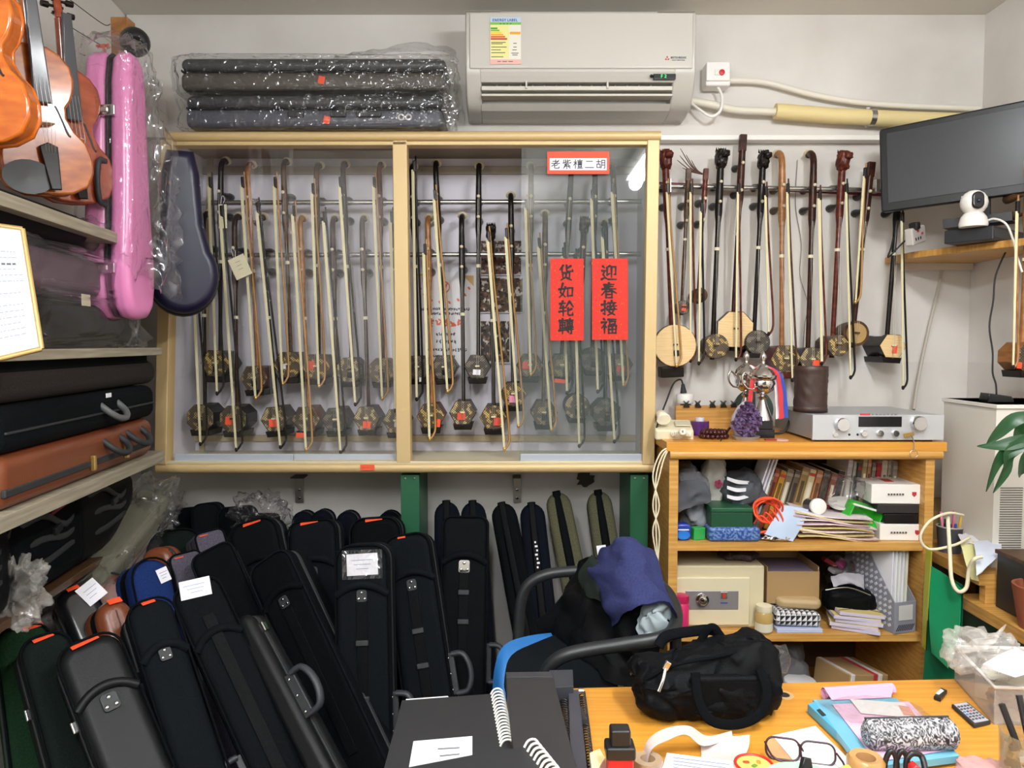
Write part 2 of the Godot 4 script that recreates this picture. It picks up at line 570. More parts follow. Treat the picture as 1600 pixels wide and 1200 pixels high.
func ceiling_light(p: Vector3, power: float, down: float, label: String) -> void:
	var t := thing("ceiling_light", label, "lamp", "fluorescent ceiling battens", at(p))
	part(t, "housing", rbox(Vector3(0.12, 0.05, 1.25), 0.01), M.white, at(Vector3(0, 0.06, 0)))
	var e := mat(Color("fffaf0"), 0.5)
	e.emission_enabled = true; e.emission = Color(0.98, 0.99, 1.0); e.emission_energy_multiplier = 5.0
	for s in [-1.0, 1.0]:
		part(t, "tube", tube([Vector3(s * 0.03, 0.018, -0.6), Vector3(s * 0.03, 0.018, 0.6)], 0.013, 10), e)
		part(t, "end_cap", rbox(Vector3(0.1, 0.035, 0.02), 0.004), M.white, at(Vector3(0, 0.022, s * 0.612)))
	# bare tubes light all around: a row of small round lights just under them
	for k in 5:
		var l := OmniLight3D.new()
		l.name = "batten_light"
		l.light_color = Color(0.97, 0.985, 1.0)
		l.light_energy = power
		l.light_size = 0.04
		l.omni_range = 8.0
		l.omni_attenuation = 2.0
		l.shadow_enabled = true
		add_child(l, true)
		l.position = p + Vector3(0, -0.045, (k - 2) * 0.26)
	var r := AreaLight3D.new()
	r.name = "batten_downlight"
	r.area_size = Vector2(0.1, 1.2)
	r.light_color = Color(0.97, 0.985, 1.0)
	r.light_energy = down
	r.area_range = 8.0
	r.area_attenuation = 2.0
	r.shadow_enabled = true
	add_child(r, true)
	r.position = p + Vector3(0, -0.004, 0)
	r.rotation = Vector3(-PI / 2, 0, 0)

func slab(a: Vector3, b: Vector3) -> MB:
	return MB.new().add(rbox((b - a).abs(), 0.001), at((a + b) / 2))
func bar(a: Vector3, b: Vector3, w: float, t: float, r := 0.003, face := Vector3.BACK) -> MB:
	var y := (b - a).normalized()
	var x := y.cross(face).normalized()
	return MB.new().add(rbox(Vector3(w, (b - a).length(), t), r), at((a + b) / 2, Basis(x, y, x.cross(y))))

func room() -> void:
	setting("floor", slab(Vector3(-2.2, -0.1, -3.2), Vector3(2.0, 0, 2.7)), M.floor)
	setting("ceiling", slab(Vector3(-2.2, 2.735, -3.2), Vector3(2.0, 2.85, 2.7)), M.ceiling)
	setting("wall_back", slab(Vector3(-2.2, 0, -3.2), Vector3(1.9, 2.735, -3.0)), M.wall)
	setting("wall_right", slab(Vector3(1.78, 0, -3.0), Vector3(1.98, 2.735, 2.6)), M.wall)
	setting("wall_front", slab(Vector3(-2.2, 0, 2.5), Vector3(1.98, 2.735, 2.7)), hexm("4a443c", 0.8))
	var n := wall_n()
	var t := wall_t()
	var c := WALL_L - n * 0.1 + t * 2.8
	setting("wall_left", rbox(Vector3(0.2, 2.735, 5.7), 0.001), M.wall, at(Vector3(c.x, 1.3675, c.z), Basis(n, Vector3.UP, n.cross(Vector3.UP))))
	# the upper wall stands out a little; its lower edge runs just above the fiddles
	var e := P(1200, 214, 2.95)
	setting("trim_1", slab(Vector3(-1.45, e.y, -3.0), Vector3(1.78, 2.735, -2.955)), M.wall)
	setting("trim_2", slab(Vector3(0.5, e.y - 0.012, -3.0), Vector3(1.78, e.y + 0.006, -2.945)), M.white)
	# a dark patch of flaked plaster under the cabinet
	var f := noise(14, 4, 3)
	var o := []
	for i in 18:
		var a := TAU * i / 18
		var r := 0.034 * (1.0 + 0.5 * f.get_noise_2d(cos(a), sin(a)))
		o.append(Vector2(cos(a) * r, sin(a) * r * 0.9))
	var p := P(914, 748, 2.995)
	part(get_node("wall_back"), "flaked_patch", pillow(o, 0.004, 0.001), hexm("4d4a40", 0.95), at(p))

# ---------------------------------------------------------------- the wall cabinet
const CF := 2.70
func cabinet() -> void:
	var t := thing("display_cabinet", "large gold-framed wall cabinet with sliding glass panes full of hanging erhus", "cabinet")
	var q := func(x, y, d = CF): return P(x, y, d)
	var tube_rail := func(a: Vector3, b: Vector3, r: float, sx: float): return tube([a, b], r, 14, sx)
	part(t, "top_rail", tube_rail.call(q.call(262, 214), q.call(1032, 213), 0.018, 1.0), M.gold)
	part(t, "upper_track", bar(q.call(268, 227), q.call(1026, 226), 0.014, 0.05), M.gold)
	part(t, "bottom_rail", tube_rail.call(q.call(246, 731, CF - 0.01), q.call(1022, 730, CF - 0.01), 0.019, 1.0), M.gold)
	part(t, "left_post", bar(q.call(266, 222), q.call(256, 724), 0.042, 0.06), M.gold)
	part(t, "centre_post", bar(q.call(626, 222), q.call(632, 722), 0.05, 0.05), M.gold)
	part(t, "right_post", bar(q.call(1019, 222), q.call(1011, 724), 0.042, 0.06), M.gold)
	var tl: Vector3 = q.call(266, 214); var tr: Vector3 = q.call(1020, 214)
	var bl: Vector3 = q.call(252, 730); var br: Vector3 = q.call(1015, 730)
	var zb := Vector3(0, 0, -0.28)
	var panel := hexm("d6d2da", 0.7)
	var quadb := func(a, b, c, d, th): return sheet(func(u, w): return a.lerp(b, u).lerp(d.lerp(c, u), w), 2, 2, th)
	part(t, "top_board", quadb.call(tl, tr, tr + zb, tl + zb, 0.018), hexm("8d7f6c", 0.6))
	part(t, "bottom_board", quadb.call(bl + Vector3(0, 0.012, 0), br + Vector3(0, 0.012, 0), br + zb + Vector3(0, 0.012, 0), bl + zb + Vector3(0, 0.012, 0), 0.018), hexm("d9cfb4", 0.6))
	part(t, "side_board", quadb.call(tl, bl, bl + zb, tl + zb, 0.014), panel)
	part(t, "side_board", quadb.call(tr, br, br + zb, tr + zb, 0.014), panel)
	part(t, "back_board", quadb.call(tl + zb, tr + zb, br + zb, bl + zb, 0.01), panel)
	var zi := Vector3(0, 0, 0.012)
	var h1 := Vector3(0, 0.055, 0)
	part(t, "back_batten", bar(tl + zb + zi - h1, tr + zb + zi - h1, 0.03, 0.012), hexm("a39a8c", 0.6))
	part(t, "back_batten", bar(bl + zb + zi + Vector3(0, 0.07, 0), br + zb + zi + Vector3(0, 0.07, 0), 0.025, 0.012), hexm("b8a888", 0.6))
	part(t, "back_batten", bar(tl + zb + zi + Vector3(0.035, 0, 0), bl + zb + zi + Vector3(0.035, 0, 0), 0.02, 0.012), hexm("b8a888", 0.6))
	part(t, "bottom_track", bar(q.call(262, 722, CF - 0.004), q.call(1012, 722, CF - 0.004), 0.012, 0.04), hexm("d8c9a4", 0.45, 0.2))
	# steel rails that carry the fiddles
	for y in [316, 398]:
		var a := P(296, y + 1, 2.885)
		var b := P(1004, y - 1, 2.885)
		part(t, "hanging_rail", tube([a, b], 0.0092, 12), M.steel)
	# glass panes with grey lower edges
	var pane := func(x0, x1, d, m, edge):
		var a := P(x0, 230, d); var b := P(x1, 230, d); var c := P(x1 - (x1 - 640) * 0.012, 722, d); var e := P(x0 - 4, 722, d)
		var g := sheet(func(u, w): return a.lerp(b, u).lerp(e.lerp(c, u), w), 1, 1, 0.0)
		var s := MB.new()
		for i in [0, 1, 2, 3]: s.vert(g.v[i], Vector3.BACK, g.t[i])
		s.quad(0, 2, 3, 1)
		var o := part(t, "glass_pane", s, m)
		if edge: part(o, "pane_edge", bar(e + Vector3(0.004, 0.016, 0.002), c + Vector3(-0.004, 0.016, 0.002), 0.028, 0.008), hexm("aab0ba", 0.4))
	pane.call(276, 458, CF - 0.006, M.glass, true)
	pane.call(452, 622, CF + 0.014, M.glass, true)
	pane.call(815, 1010, CF - 0.006, M.glass2, true)
	pane.call(822, 1008, CF + 0.014, M.glass, false)
	# brackets on the wall below and the green supports
	for x in [468, 808]:
		var b := thing("shelf_bracket", "small steel bracket on the wall under the cabinet, %s" % ("above the cases with orange stickers" if x == 468 else "above the black soft bags"), "bracket", "steel brackets under the cabinet")
		part(b, "upright", slab(P(x - 6, 742, 2.995), P(x + 6, 785, 2.98)), M.nickel)
		part(b, "arm", slab(P(x - 7, 741, 2.995), P(x + 6, 748, 2.93)), hexm("57534c", 0.5, 0.4))
		for k in [765, 778]: part(b, "screw", MB.new().add(lathe([Vector2(0, 0), Vector2(0.006, 0), Vector2(0.005, 0.003), Vector2(0, 0.004)], 10), at(P(x, k, 2.979), turn(90, 0, 0))), M.chrome)
	for g in [[626, 655, "beside the black case with the silver plate"], [985, 1013, "beside the bookcase"]]:
		var a := P(g[0], 742, 2.71)
		var b := P(g[1], 742, 2.71)
		var s := thing("support_post", "dark green painted post under the gold cabinet, " + g[2], "post", "green posts under the cabinet")
		part(s, "post", slab(Vector3(a.x, 0, -2.98), Vector3(b.x, a.y, -2.71)), hexm("1f5a3c", 0.45))
		for k in 2: part(s, "screw", ball(0.004), M.nickel, at(Vector3(lerp(a.x, b.x, 0.25 + 0.5 * k), a.y - 0.012, -2.708)))
	# papers on the glass
	var strip1 := glyph_tex([GLYPHS.ying, GLYPHS.chun, GLYPHS.jie, GLYPHS.fu], true, Color("cf2b1a"), Color("1c1112"), 128, 6.6)
	var strip2 := glyph_tex([GLYPHS.huo, GLYPHS.ru, GLYPHS.lun, GLYPHS.zhuan], true, Color("cf2b1a"), Color("1c1112"), 128, 6.6)
	var plate := glyph_tex([GLYPHS.lao, GLYPHS.zi, GLYPHS.tan, GLYPHS.er, GLYPHS.hu], false, Color("e4553c"), Color("20222c"), 128, 3.4)
	paper_on("red_paper_strip", "red couplet paper with four black brush characters on the glass, nearer the bookcase", strip1, 925, 404, 981, 531, CF - 0.025, "sign", "red couplets on the cabinet glass")
	paper_on("red_paper_strip", "red couplet paper with four black brush characters on the glass, nearer the open bay", strip2, 860, 404, 912, 532, CF - 0.025, "sign", "red couplets on the cabinet glass")
	paper_on("glass_sign", "small red-bordered white sign with five black characters on the cabinet glass", plate, 855, 237, 952, 272, CF - 0.025, "sign", "")
	# notices and snapshots pinned to the back of the open bay
	paper_on("notice", "white printed notice with red emblem pinned at the back of the cabinet", notice_tex(), 648, 425, 744, 572, 2.965, "poster", "")
	paper_on("photograph", "snapshot of musicians pinned high in the cabinet", snapshot_tex(3, Color("5a3a34"), Color("b9b4ae")), 750, 375, 816, 430, 2.965, "photo", "snapshots in the cabinet")
	paper_on("photograph", "snapshot of a player in a white shirt pinned in the cabinet", snapshot_tex(5, Color("46362c"), Color("cfc9c0")), 748, 433, 818, 489, 2.965, "photo", "snapshots in the cabinet")
	paper_on("photograph", "tall snapshot of people in a hall pinned lowest in the cabinet", snapshot_tex(8, Color("3a3434"), Color("c2bdb4")), 750, 500, 797, 568, 2.965, "photo", "snapshots in the cabinet")
	paper_on("orange_sticker", "orange price sticker on the gold bottom rail of the cabinet", flat_tex(Color("ee5a36"), 3), 563, 726, 585, 735, CF - 0.031, "sticker", "")

func paper_on(called: String, label: String, tex: Texture2D, x0: float, y0: float, x1: float, y1: float, d: float, cat: String, group: String) -> void:
	var a := P(x0, y0, d); var b := P(x1, y0, d); var c := P(x1, y1, d); var e := P(x0, y1, d)
	var m := mat(Color.WHITE, 0.7)
	m.albedo_texture = tex
	solo(called, label, cat, group, sheet(func(u, w): return a.lerp(b, u).lerp(e.lerp(c, u), w), 2, 2, 0.0006), m)

func flat_tex(c: Color, seed_: int) -> Texture2D:
	var f := noise(0.1, seed_)
	var im := Image.create(48, 24, false, Image.FORMAT_RGB8)
	im.fill(c)
	for x in range(6, 42):
		if f.get_noise_1d(x * 3.0) > 0.0: im.set_pixel(x, 12, c.darkened(0.35)); im.set_pixel(x, 13, c.darkened(0.35))
	return ImageTexture.create_from_image(im)
func stroke(im: Image, a: Vector2, b: Vector2, w0: float, w1: float, c: Color) -> void:
	var k := int(a.distance_to(b)) + 1
	for i in k + 1:
		var p := a.lerp(b, float(i) / k)
		var r: float = lerp(w0, w1, float(i) / k)
		for y in range(int(-r) - 1, int(r) + 2):
			for x in range(int(-r) - 1, int(r) + 2):
				if x * x + y * y <= r * r:
					var px := int(p.x) + x
					var py := int(p.y) + y
					if px >= 0 and py >= 0 and px < im.get_width() and py < im.get_height(): im.set_pixel(px, py, c)
func glyph_tex(glyphs: Array, down: bool, paper: Color, ink: Color, cell: int, w: float) -> Texture2D:
	var k := glyphs.size()
	var im: Image
	var org := Vector2.ZERO
	var step := Vector2.ZERO
	var size := 0.0
	if down:
		im = Image.create(220, 512, false, Image.FORMAT_RGB8)
		im.fill(paper)
		size = 100.0; org = Vector2(54, 38); step = Vector2(4 if k > 0 else 0, 112)
		var f := noise(0.05, 7 + int(glyphs[0].size()))
		for y in 512:
			for x in 220:
				if f.get_noise_2d(x, y) > 0.55: im.set_pixel(x, y, Color("f2702e"))
	else:
		im = Image.create(560, 200, false, Image.FORMAT_RGB8)
		im.fill(paper)
		im.fill_rect(Rect2i(22, 58, 516, 108), Color("e9e4f0"))
		size = 86.0; org = Vector2(32, 68); step = Vector2(102, 0)
	for g in k:
		for s in glyphs[g]:
			for i in s.size() - 1:
				var a: Vector2 = org + step * g * (Vector2(0, 1) if down else Vector2.ONE) + Vector2(s[i][0], s[i][1]) * size / 100.0
				var b: Vector2 = org + step * g * (Vector2(0, 1) if down else Vector2.ONE) + Vector2(s[i + 1][0], s[i + 1][1]) * size / 100.0
				stroke(im, a, b, w * (1.2 if down and i == 0 else 1.0), w * (0.62 if down else 1.0), ink)
	return ImageTexture.create_from_image(im)
func notice_tex() -> Texture2D:
	var im := Image.create(200, 300, false, Image.FORMAT_RGB8)
	im.fill(Color("dedbdc"))
	var tan := Color("c9a56a")
	for k in 26:
		stroke(im, Vector2(8 + k, 8), Vector2(8 + k, 9), 2, 2, tan); stroke(im, Vector2(165 + k, 12), Vector2(165 + k, 16 + k), 1, 2, tan)
		stroke(im, Vector2(8, 270 + k * 0.8), Vector2(12 + k, 292), 1, 1, tan); stroke(im, Vector2(190 - k, 292), Vector2(190, 292 - k), 1, 1, tan)
	var red := Color("cf6a52")
	for i in 24:
		var a := TAU * i / 24
		stroke(im, Vector2(96, 48) + Vector2(cos(a), sin(a)) * 17, Vector2(96, 48) + Vector2(cos(a + 0.27), sin(a + 0.27)) * 17, 1.6, 1.6, red)
	stroke(im, Vector2(87, 38), Vector2(96, 58), 2, 2, red); stroke(im, Vector2(105, 38), Vector2(96, 58), 2, 2, red)
	for i in 8:
		var a := PI * (0.08 + 0.12 * i)
		stroke(im, Vector2(96, 34) + Vector2(-cos(a) * 82, sin(a) * 62), Vector2(99, 38) + Vector2(-cos(a) * 82, sin(a) * 62), 3, 3, red)
	var rng := RandomNumberGenerator.new()
	rng.seed = 6
	for row in [[118, 20, 178, 4], [132, 48, 160, 4], [198, 70, 130, 5], [222, 70, 130, 6], [248, 36, 170, 5], [268, 60, 130, 3]]:
		var x: float = row[1]
		while x < row[2]:
			var s: float = row[3]
			for q in 3: stroke(im, Vector2(x + rng.randf() * s, row[0] - s + rng.randf() * 2 * s), Vector2(x + rng.randf() * s, row[0] - s + rng.randf() * 2 * s), 1, 1, Color("3b3a42"))
			x += s * 1.6
	for k in 5:
		for q in 5: stroke(im, Vector2(44 + k * 24 + rng.randf() * 18, 150 + rng.randf() * 24), Vector2(44 + k * 24 + rng.randf() * 18, 150 + rng.randf() * 24), 2, 2, Color("d8664a"))
	return ImageTexture.create_from_image(im)
func snapshot_tex(seed_: int, dark: Color, light: Color) -> Texture2D:
	var f := noise(0.05, seed_, 4)
	var im := Image.create(128, 110, false, Image.FORMAT_RGB8)
	for y in 110:
		for x in 128:
			var k: float = f.get_noise_2d(x, y)
			var c := dark.lerp(Color("8a6a4a"), clamp(k * 1.6 + 0.2, 0, 1))
			if f.get_noise_2d(x * 0.7 + 200, y * 0.7) > 0.28: c = light
			if f.get_noise_2d(x + 400, y) > 0.35: c = Color("171414")
			if x < 3 or y < 3 or x > 124 or y > 106: c = Color("d6d3cf")
			im.set_pixel(x, y, c)
	return ImageTexture.create_from_image(im)

const GLYPHS := {
	"lao": [[[20, 22], [80, 22]], [[50, 5], [50, 42]], [[8, 42], [92, 42]], [[85, 10], [60, 38], [10, 72]], [[75, 55], [38, 70]], [[38, 52], [38, 85], [45, 92], [85, 92], [88, 78]]],
	"zi": [[[18, 8], [18, 38]], [[35, 5], [35, 38]], [[35, 20], [48, 20]], [[8, 40], [48, 34]], [[85, 10], [58, 22]], [[58, 5], [58, 35], [65, 38], [90, 38], [92, 28]], [[55, 42], [25, 55], [55, 58]], [[68, 50], [22, 72], [80, 70]], [[70, 60], [85, 75]], [[50, 70], [50, 98]], [[30, 78], [15, 92]], [[68, 78], [85, 92]]],
	"tan": [[[5, 28], [38, 28]], [[22, 5], [22, 95]], [[22, 32], [5, 62]], [[24, 38], [38, 52]], [[68, 3], [68, 14]], [[42, 15], [95, 15]], [[50, 25], [88, 25], [88, 50], [50, 50], [50, 25]], [[60, 32], [78, 32], [78, 43], [60, 43], [60, 32]], [[52, 58], [86, 58], [86, 82], [52, 82], [52, 58]], [[52, 70], [86, 70]], [[42, 93], [96, 93]]],
	"er": [[[18, 22], [82, 22]], [[6, 86], [94, 86]]],
	"hu": [[[5, 25], [48, 25]], [[26, 5], [26, 50]], [[10, 50], [44, 50], [44, 85], [10, 85], [10, 50]], [[60, 10], [60, 60], [52, 92]], [[60, 10], [92, 10], [92, 90], [84, 94]], [[60, 36], [92, 36]], [[60, 60], [92, 60]]],
	"ying": [[[12, 10], [22, 20]], [[8, 38], [25, 38], [14, 62], [26, 78]], [[5, 92], [25, 82], [45, 92], [95, 92]], [[55, 8], [38, 18]], [[38, 18], [38, 65], [55, 55]], [[65, 15], [65, 80]], [[65, 15], [90, 13], [90, 60], [82, 62]]],
	"chun": [[[20, 15], [80, 12]], [[25, 28], [75, 25]], [[10, 42], [92, 40]], [[50, 3], [48, 30], [5, 80]], [[52, 42], [95, 68]], [[32, 58], [68, 56], [68, 95], [32, 95], [32, 58]], [[32, 76], [68, 75]]],
	"jie": [[[5, 28], [38, 24]], [[24, 5], [24, 88], [14, 82]], [[5, 65], [38, 48]], [[66, 3], [68, 12]], [[45, 18], [92, 15]], [[56, 22], [60, 32]], [[80, 20], [74, 33]], [[42, 40], [96, 36]], [[62, 42], [50, 72], [85, 92]], [[82, 50], [70, 80], [42, 95]], [[40, 60], [97, 56]]],
	"fu": [[[18, 5], [25, 14]], [[5, 28], [35, 25], [5, 65]], [[22, 48], [22, 96]], [[25, 50], [36, 60]], [[45, 10], [94, 8]], [[54, 22], [88, 20], [86, 38], [54, 40], [54, 22]], [[48, 52], [94, 48], [92, 94], [48, 96], [48, 52]], [[70, 50], [70, 95]], [[48, 73], [92, 71]]],
	"huo": [[[30, 5], [8, 32]], [[22, 22], [22, 48]], [[80, 8], [50, 28]], [[52, 5], [54, 38], [62, 44], [92, 40], [92, 30]], [[28, 52], [28, 82]], [[28, 52], [72, 50], [72, 82]], [[50, 58], [48, 78], [15, 96]], [[56, 82], [85, 96]]],
	"ru": [[[28, 5], [12, 60], [45, 90]], [[45, 28], [30, 70], [5, 92]], [[3, 42], [55, 36]], [[60, 35], [92, 32], [90, 80], [60, 84], [60, 35]]],
	"lun": [[[8, 20], [46, 16]], [[28, 4], [10, 48], [48, 44]], [[4, 70], [50, 64]], [[30, 36], [30, 96]], [[72, 5], [48, 42]], [[72, 5], [97, 40]], [[85, 52], [62, 66]], [[62, 48], [62, 84], [70, 92], [92, 90], [92, 76]]],
	"zhuan": [[[5, 14], [45, 12]], [[10, 26], [42, 24], [42, 60], [10, 62], [10, 26]], [[10, 44], [42, 42]], [[3, 76], [50, 72]], [[26, 3], [26, 97]], [[52, 12], [96, 10]], [[58, 22], [90, 20], [90, 46], [58, 48], [58, 22]], [[58, 34], [90, 33]], [[74, 3], [74, 55]], [[52, 58], [97, 54]], [[52, 70], [97, 67]], [[84, 56], [84, 92], [76, 96]], [[60, 78], [68, 88]]],
}

# ---------------------------------------------------------------- fiddles
# hx, hy: top of the head; bx, by: middle of the skin; d: depth of the neck
func fiddle(called: String, label: String, group: String, hx: float, hy: float, bx: float, by: float, d: float, o := {}) -> Node3D:
	var r: float = o.get("r", 0.05)
	var front: float = o.get("front", 0.045)
	var back: float = o.get("back", 0.08)
	var b := P(bx, by, d - front)
	b = Vector3(b.x, b.y, -d)
	var h := P(hx, hy, d)
	var y := (h - b).normalized()
	var x := y.cross(Vector3.BACK).normalized()
	var basis_ := Basis(x, y, x.cross(y))
	var L := (h - b).length()
	var wd: Material = o.get("wood", M.rosewood)
	var shell: Material = o.get("shell", wd)
	var t := thing(called, label, "fiddle", group, Transform3D(basis_, b))
	var head: String = o.get("head", "curl")
	var kind: String = o.get("body", "hex")
	var top := L * (0.9 if head == "curl" else 0.93)
	var rn: float = o.get("neck", 0.0075)
	part(t, "neck", tube([Vector3(0, -r * 1.1, 0), Vector3(0, L * 0.58, 0), Vector3(0, L * 0.63, 0), Vector3(0, L * 0.68, 0), Vector3(0, L * 0.8, 0), Vector3(0, top, 0)], [rn, rn, rn * 1.1, rn * 1.55, rn * 1.55, rn * 1.4], 10), wd)
	if head == "curl":
		part(t, "head", tube(curve([Vector3(0, top - 0.01, 0), Vector3(0, L * 0.95, -0.002), Vector3(0, L * 0.985, -0.016), Vector3(0, L, -0.038), Vector3(0, L - 0.004, -0.055)], 4), rn * 1.35, 10), wd)
		part(t, "head_cap", MB.new().add(lathe([Vector2(0, 0), Vector2(0.013, 0), Vector2(0.019, 0.003), Vector2(0.017, 0.008), Vector2(0, 0.01)], 14), at(Vector3(0, L + 0.001, -0.054), turn(-42, 0, 0))), M.bone)
	elif head == "dragon":
		var g := MB.new()
		var s := rn * 2.2
		g.add(lump(Vector3(s * 2.0, s * 3.4, s * 2.6), 0.35, 60, int(hx), 0.7, 6), at(Vector3(0, top + s * 0.9, 0.004)))
		g.add(lump(Vector3(s * 1.5, s * 1.3, s * 2.2), 0.3, 70, int(hx) + 3, 0.7, 5), at(Vector3(s * 0.4, top + s * 1.5, s * 1.2)))
		for k in 5: g.add(tube([Vector3(0, 0, 0), Vector3(0, 0.014, -0.006)], [0.004, 0.001], 5), at(Vector3((k - 2) * s * 0.42, top + s * 2.3, 0)))
		g.add(tube([Vector3(0, top - 0.02, 0), Vector3(0, top + 0.012, 0)], [rn * 1.4, rn * 2.0], 8), Transform3D.IDENTITY)
		part(t, "head", g, wd)
	else:
		part(t, "head", rbox(Vector3(rn * 2.9, L - top + 0.012, rn * 2.6), 0.003), wd, at(Vector3(0, (L + top) / 2, 0)))
	# two tuning pegs through the neck, bone tips to the front
	for k in o.get("pegs", [0.835, 0.735]):
		var peg := part(t, "peg", MB.new().add(lathe([Vector2(0, -0.125), Vector2(0.009, -0.124), Vector2(0.0155, -0.114), Vector2(0.0135, -0.08), Vector2(0.007, -0.05), Vector2(0.0045, -0.02), Vector2(0.004, 0.017), Vector2(0, 0.017)], 10), at(Vector3(0, L * k, 0), turn(90, 0, 0))), o.get("pegwood", M.brownwood if wd == M.tanwood else M.blackwood))
		part(peg, "peg_tip", ball(0.0064, Vector3.ONE, 8), M.bone, at(Vector3(0, L * k, 0.019)))
	part(t, "nut_loop", tube([Vector3(0, L * 0.49, 0), Vector3(0, L * 0.505, 0)], rn * 1.3, 8), M.cream)
	# sound box
	var rings := [[front, r], [front - 0.012, r], [front - 0.03, r * 0.93], [0.0, r * 0.84], [-back * 0.5, r * 0.82], [-back, r * 0.97]]
	var sides: int = {"hex": 6, "oct": 8, "round": 24}[kind]
	var start := 0.0 if kind == "hex" else PI / 8 if kind == "oct" else 0.0
	if o.get("straight", false): rings = [[front, r], [front - 0.03, r * 0.99], [-back, r * 0.86]]
	part(t, "sound_box", barrel(sides, rings, start, kind != "round"), shell)
	part(t, "skin", pillow(ngon(sides, r * o.get("skin_r", 0.965), start), 0.004, 0.0015, 1, kind != "round"), o.get("skin", M.snakes[0]), at(Vector3(0, 0, front + 0.001)))
	if o.get("base", true):
		part(t, "base", pillow([Vector2(-r * 0.62, 0), Vector2(-r * 0.72, r * 0.42), Vector2(r * 0.72, r * 0.42), Vector2(r * 0.62, 0)], front + back, 0.003, 1, true), o.get("basewood", M.blackwood), at(Vector3(0, -r * 1.25, (front - back) / 2 + 0.004)))
	part(t, "bridge", rbox(Vector3(0.016, 0.006, 0.012), 0.001), M.bone if kind == "hex" else M.brownwood, at(Vector3(0, r * 0.05, front + 0.008)))
	for s in [-1.0, 1.0]:
		part(t, "string", tube([Vector3(s * 0.002, L * (0.735 if s > 0 else 0.835), 0.012), Vector3(s * 0.003, L * 0.5, 0.012), Vector3(s * 0.003, r * 0.05, front + 0.012), Vector3(s * 0.002, -r * 0.9, front + 0.006)], 0.0006, 3), M.nickel)
	if o.has("damper"): part(t, "damper", rbox(Vector3(0.02, 0.022, 0.008), 0.003), hexm("1f1e20", 0.9), at(Vector3(0.002, -r * 0.35, front + 0.007)))
	if o.has("tag"):
		var tm: Material = {"red": M.redtag, "orange": M.orange, "white": M.paper, "pink": hexm("e58fb4", 0.7)}[o.tag[0]]
		part(t, "price_tag", rbox(Vector3(o.tag[3] if o.tag.size() > 3 else 0.026, o.tag[4] if o.tag.size() > 4 else 0.026, 0.0012), 0.0005), tm, at(Vector3(o.tag[1] * r, o.tag[2] * r, front + 0.0065), turn(0, 0, -3)))
	return t
# a bow: cream hair from (x0, y0) down to (x1, y1), the stick beside and behind it with a hooked tip
func bow(label: String, group: String, x0: float, y0: float, x1: float, y1: float, d: float, side := 1.0, stick: Material = null, hair_w := 0.011) -> void:
	var a := P(x0, y0, d)
	var b := P(x1, y1, d)
	var y := (a - b).normalized()
	var x := y.cross(Vector3.BACK).normalized()
	var L := (a - b).length()
	var t := thing("erhu_bow", label, "bow", group, Transform3D(Basis(x, y, x.cross(y)), b))
	if stick == null: stick = M.bamboo
	var s := side * 0.019
	part(t, "hair", pillow([Vector2(-hair_w * 0.5, L), Vector2(-hair_w * 0.4, 0.0), Vector2(hair_w * 0.4, 0.0), Vector2(hair_w * 0.5, L)], 0.003, 0.001, 1), M.hair)
	part(t, "stick", tube(curve([Vector3(0, -0.006, 0), Vector3(s * 0.8, 0.012, -0.004), Vector3(s * 1.15, 0.06, -0.012), Vector3(s * 0.9, L * 0.45, -0.014), Vector3(s * 0.55, L * 0.8, -0.012), Vector3(s * 0.5, L + 0.05, -0.01)], 4), [0.0048, 0.0045, 0.004, 0.004, 0.004, 0.004, 0.004, 0.004, 0.004, 0.004, 0.004, 0.004, 0.004, 0.004, 0.004, 0.004, 0.0038, 0.0036, 0.0036, 0.0036, 0.003], 6), stick)
	part(t, "tip", ball(0.006, Vector3(1, 1.4, 0.8), 8), M.brass if stick == M.bamboo else M.blackwood, at(Vector3(0, -0.004, 0)))
	part(t, "frog", rbox(Vector3(0.011, 0.04, 0.012), 0.003), M.blackwood, at(Vector3(s * 0.25, L + 0.012, -0.004)))

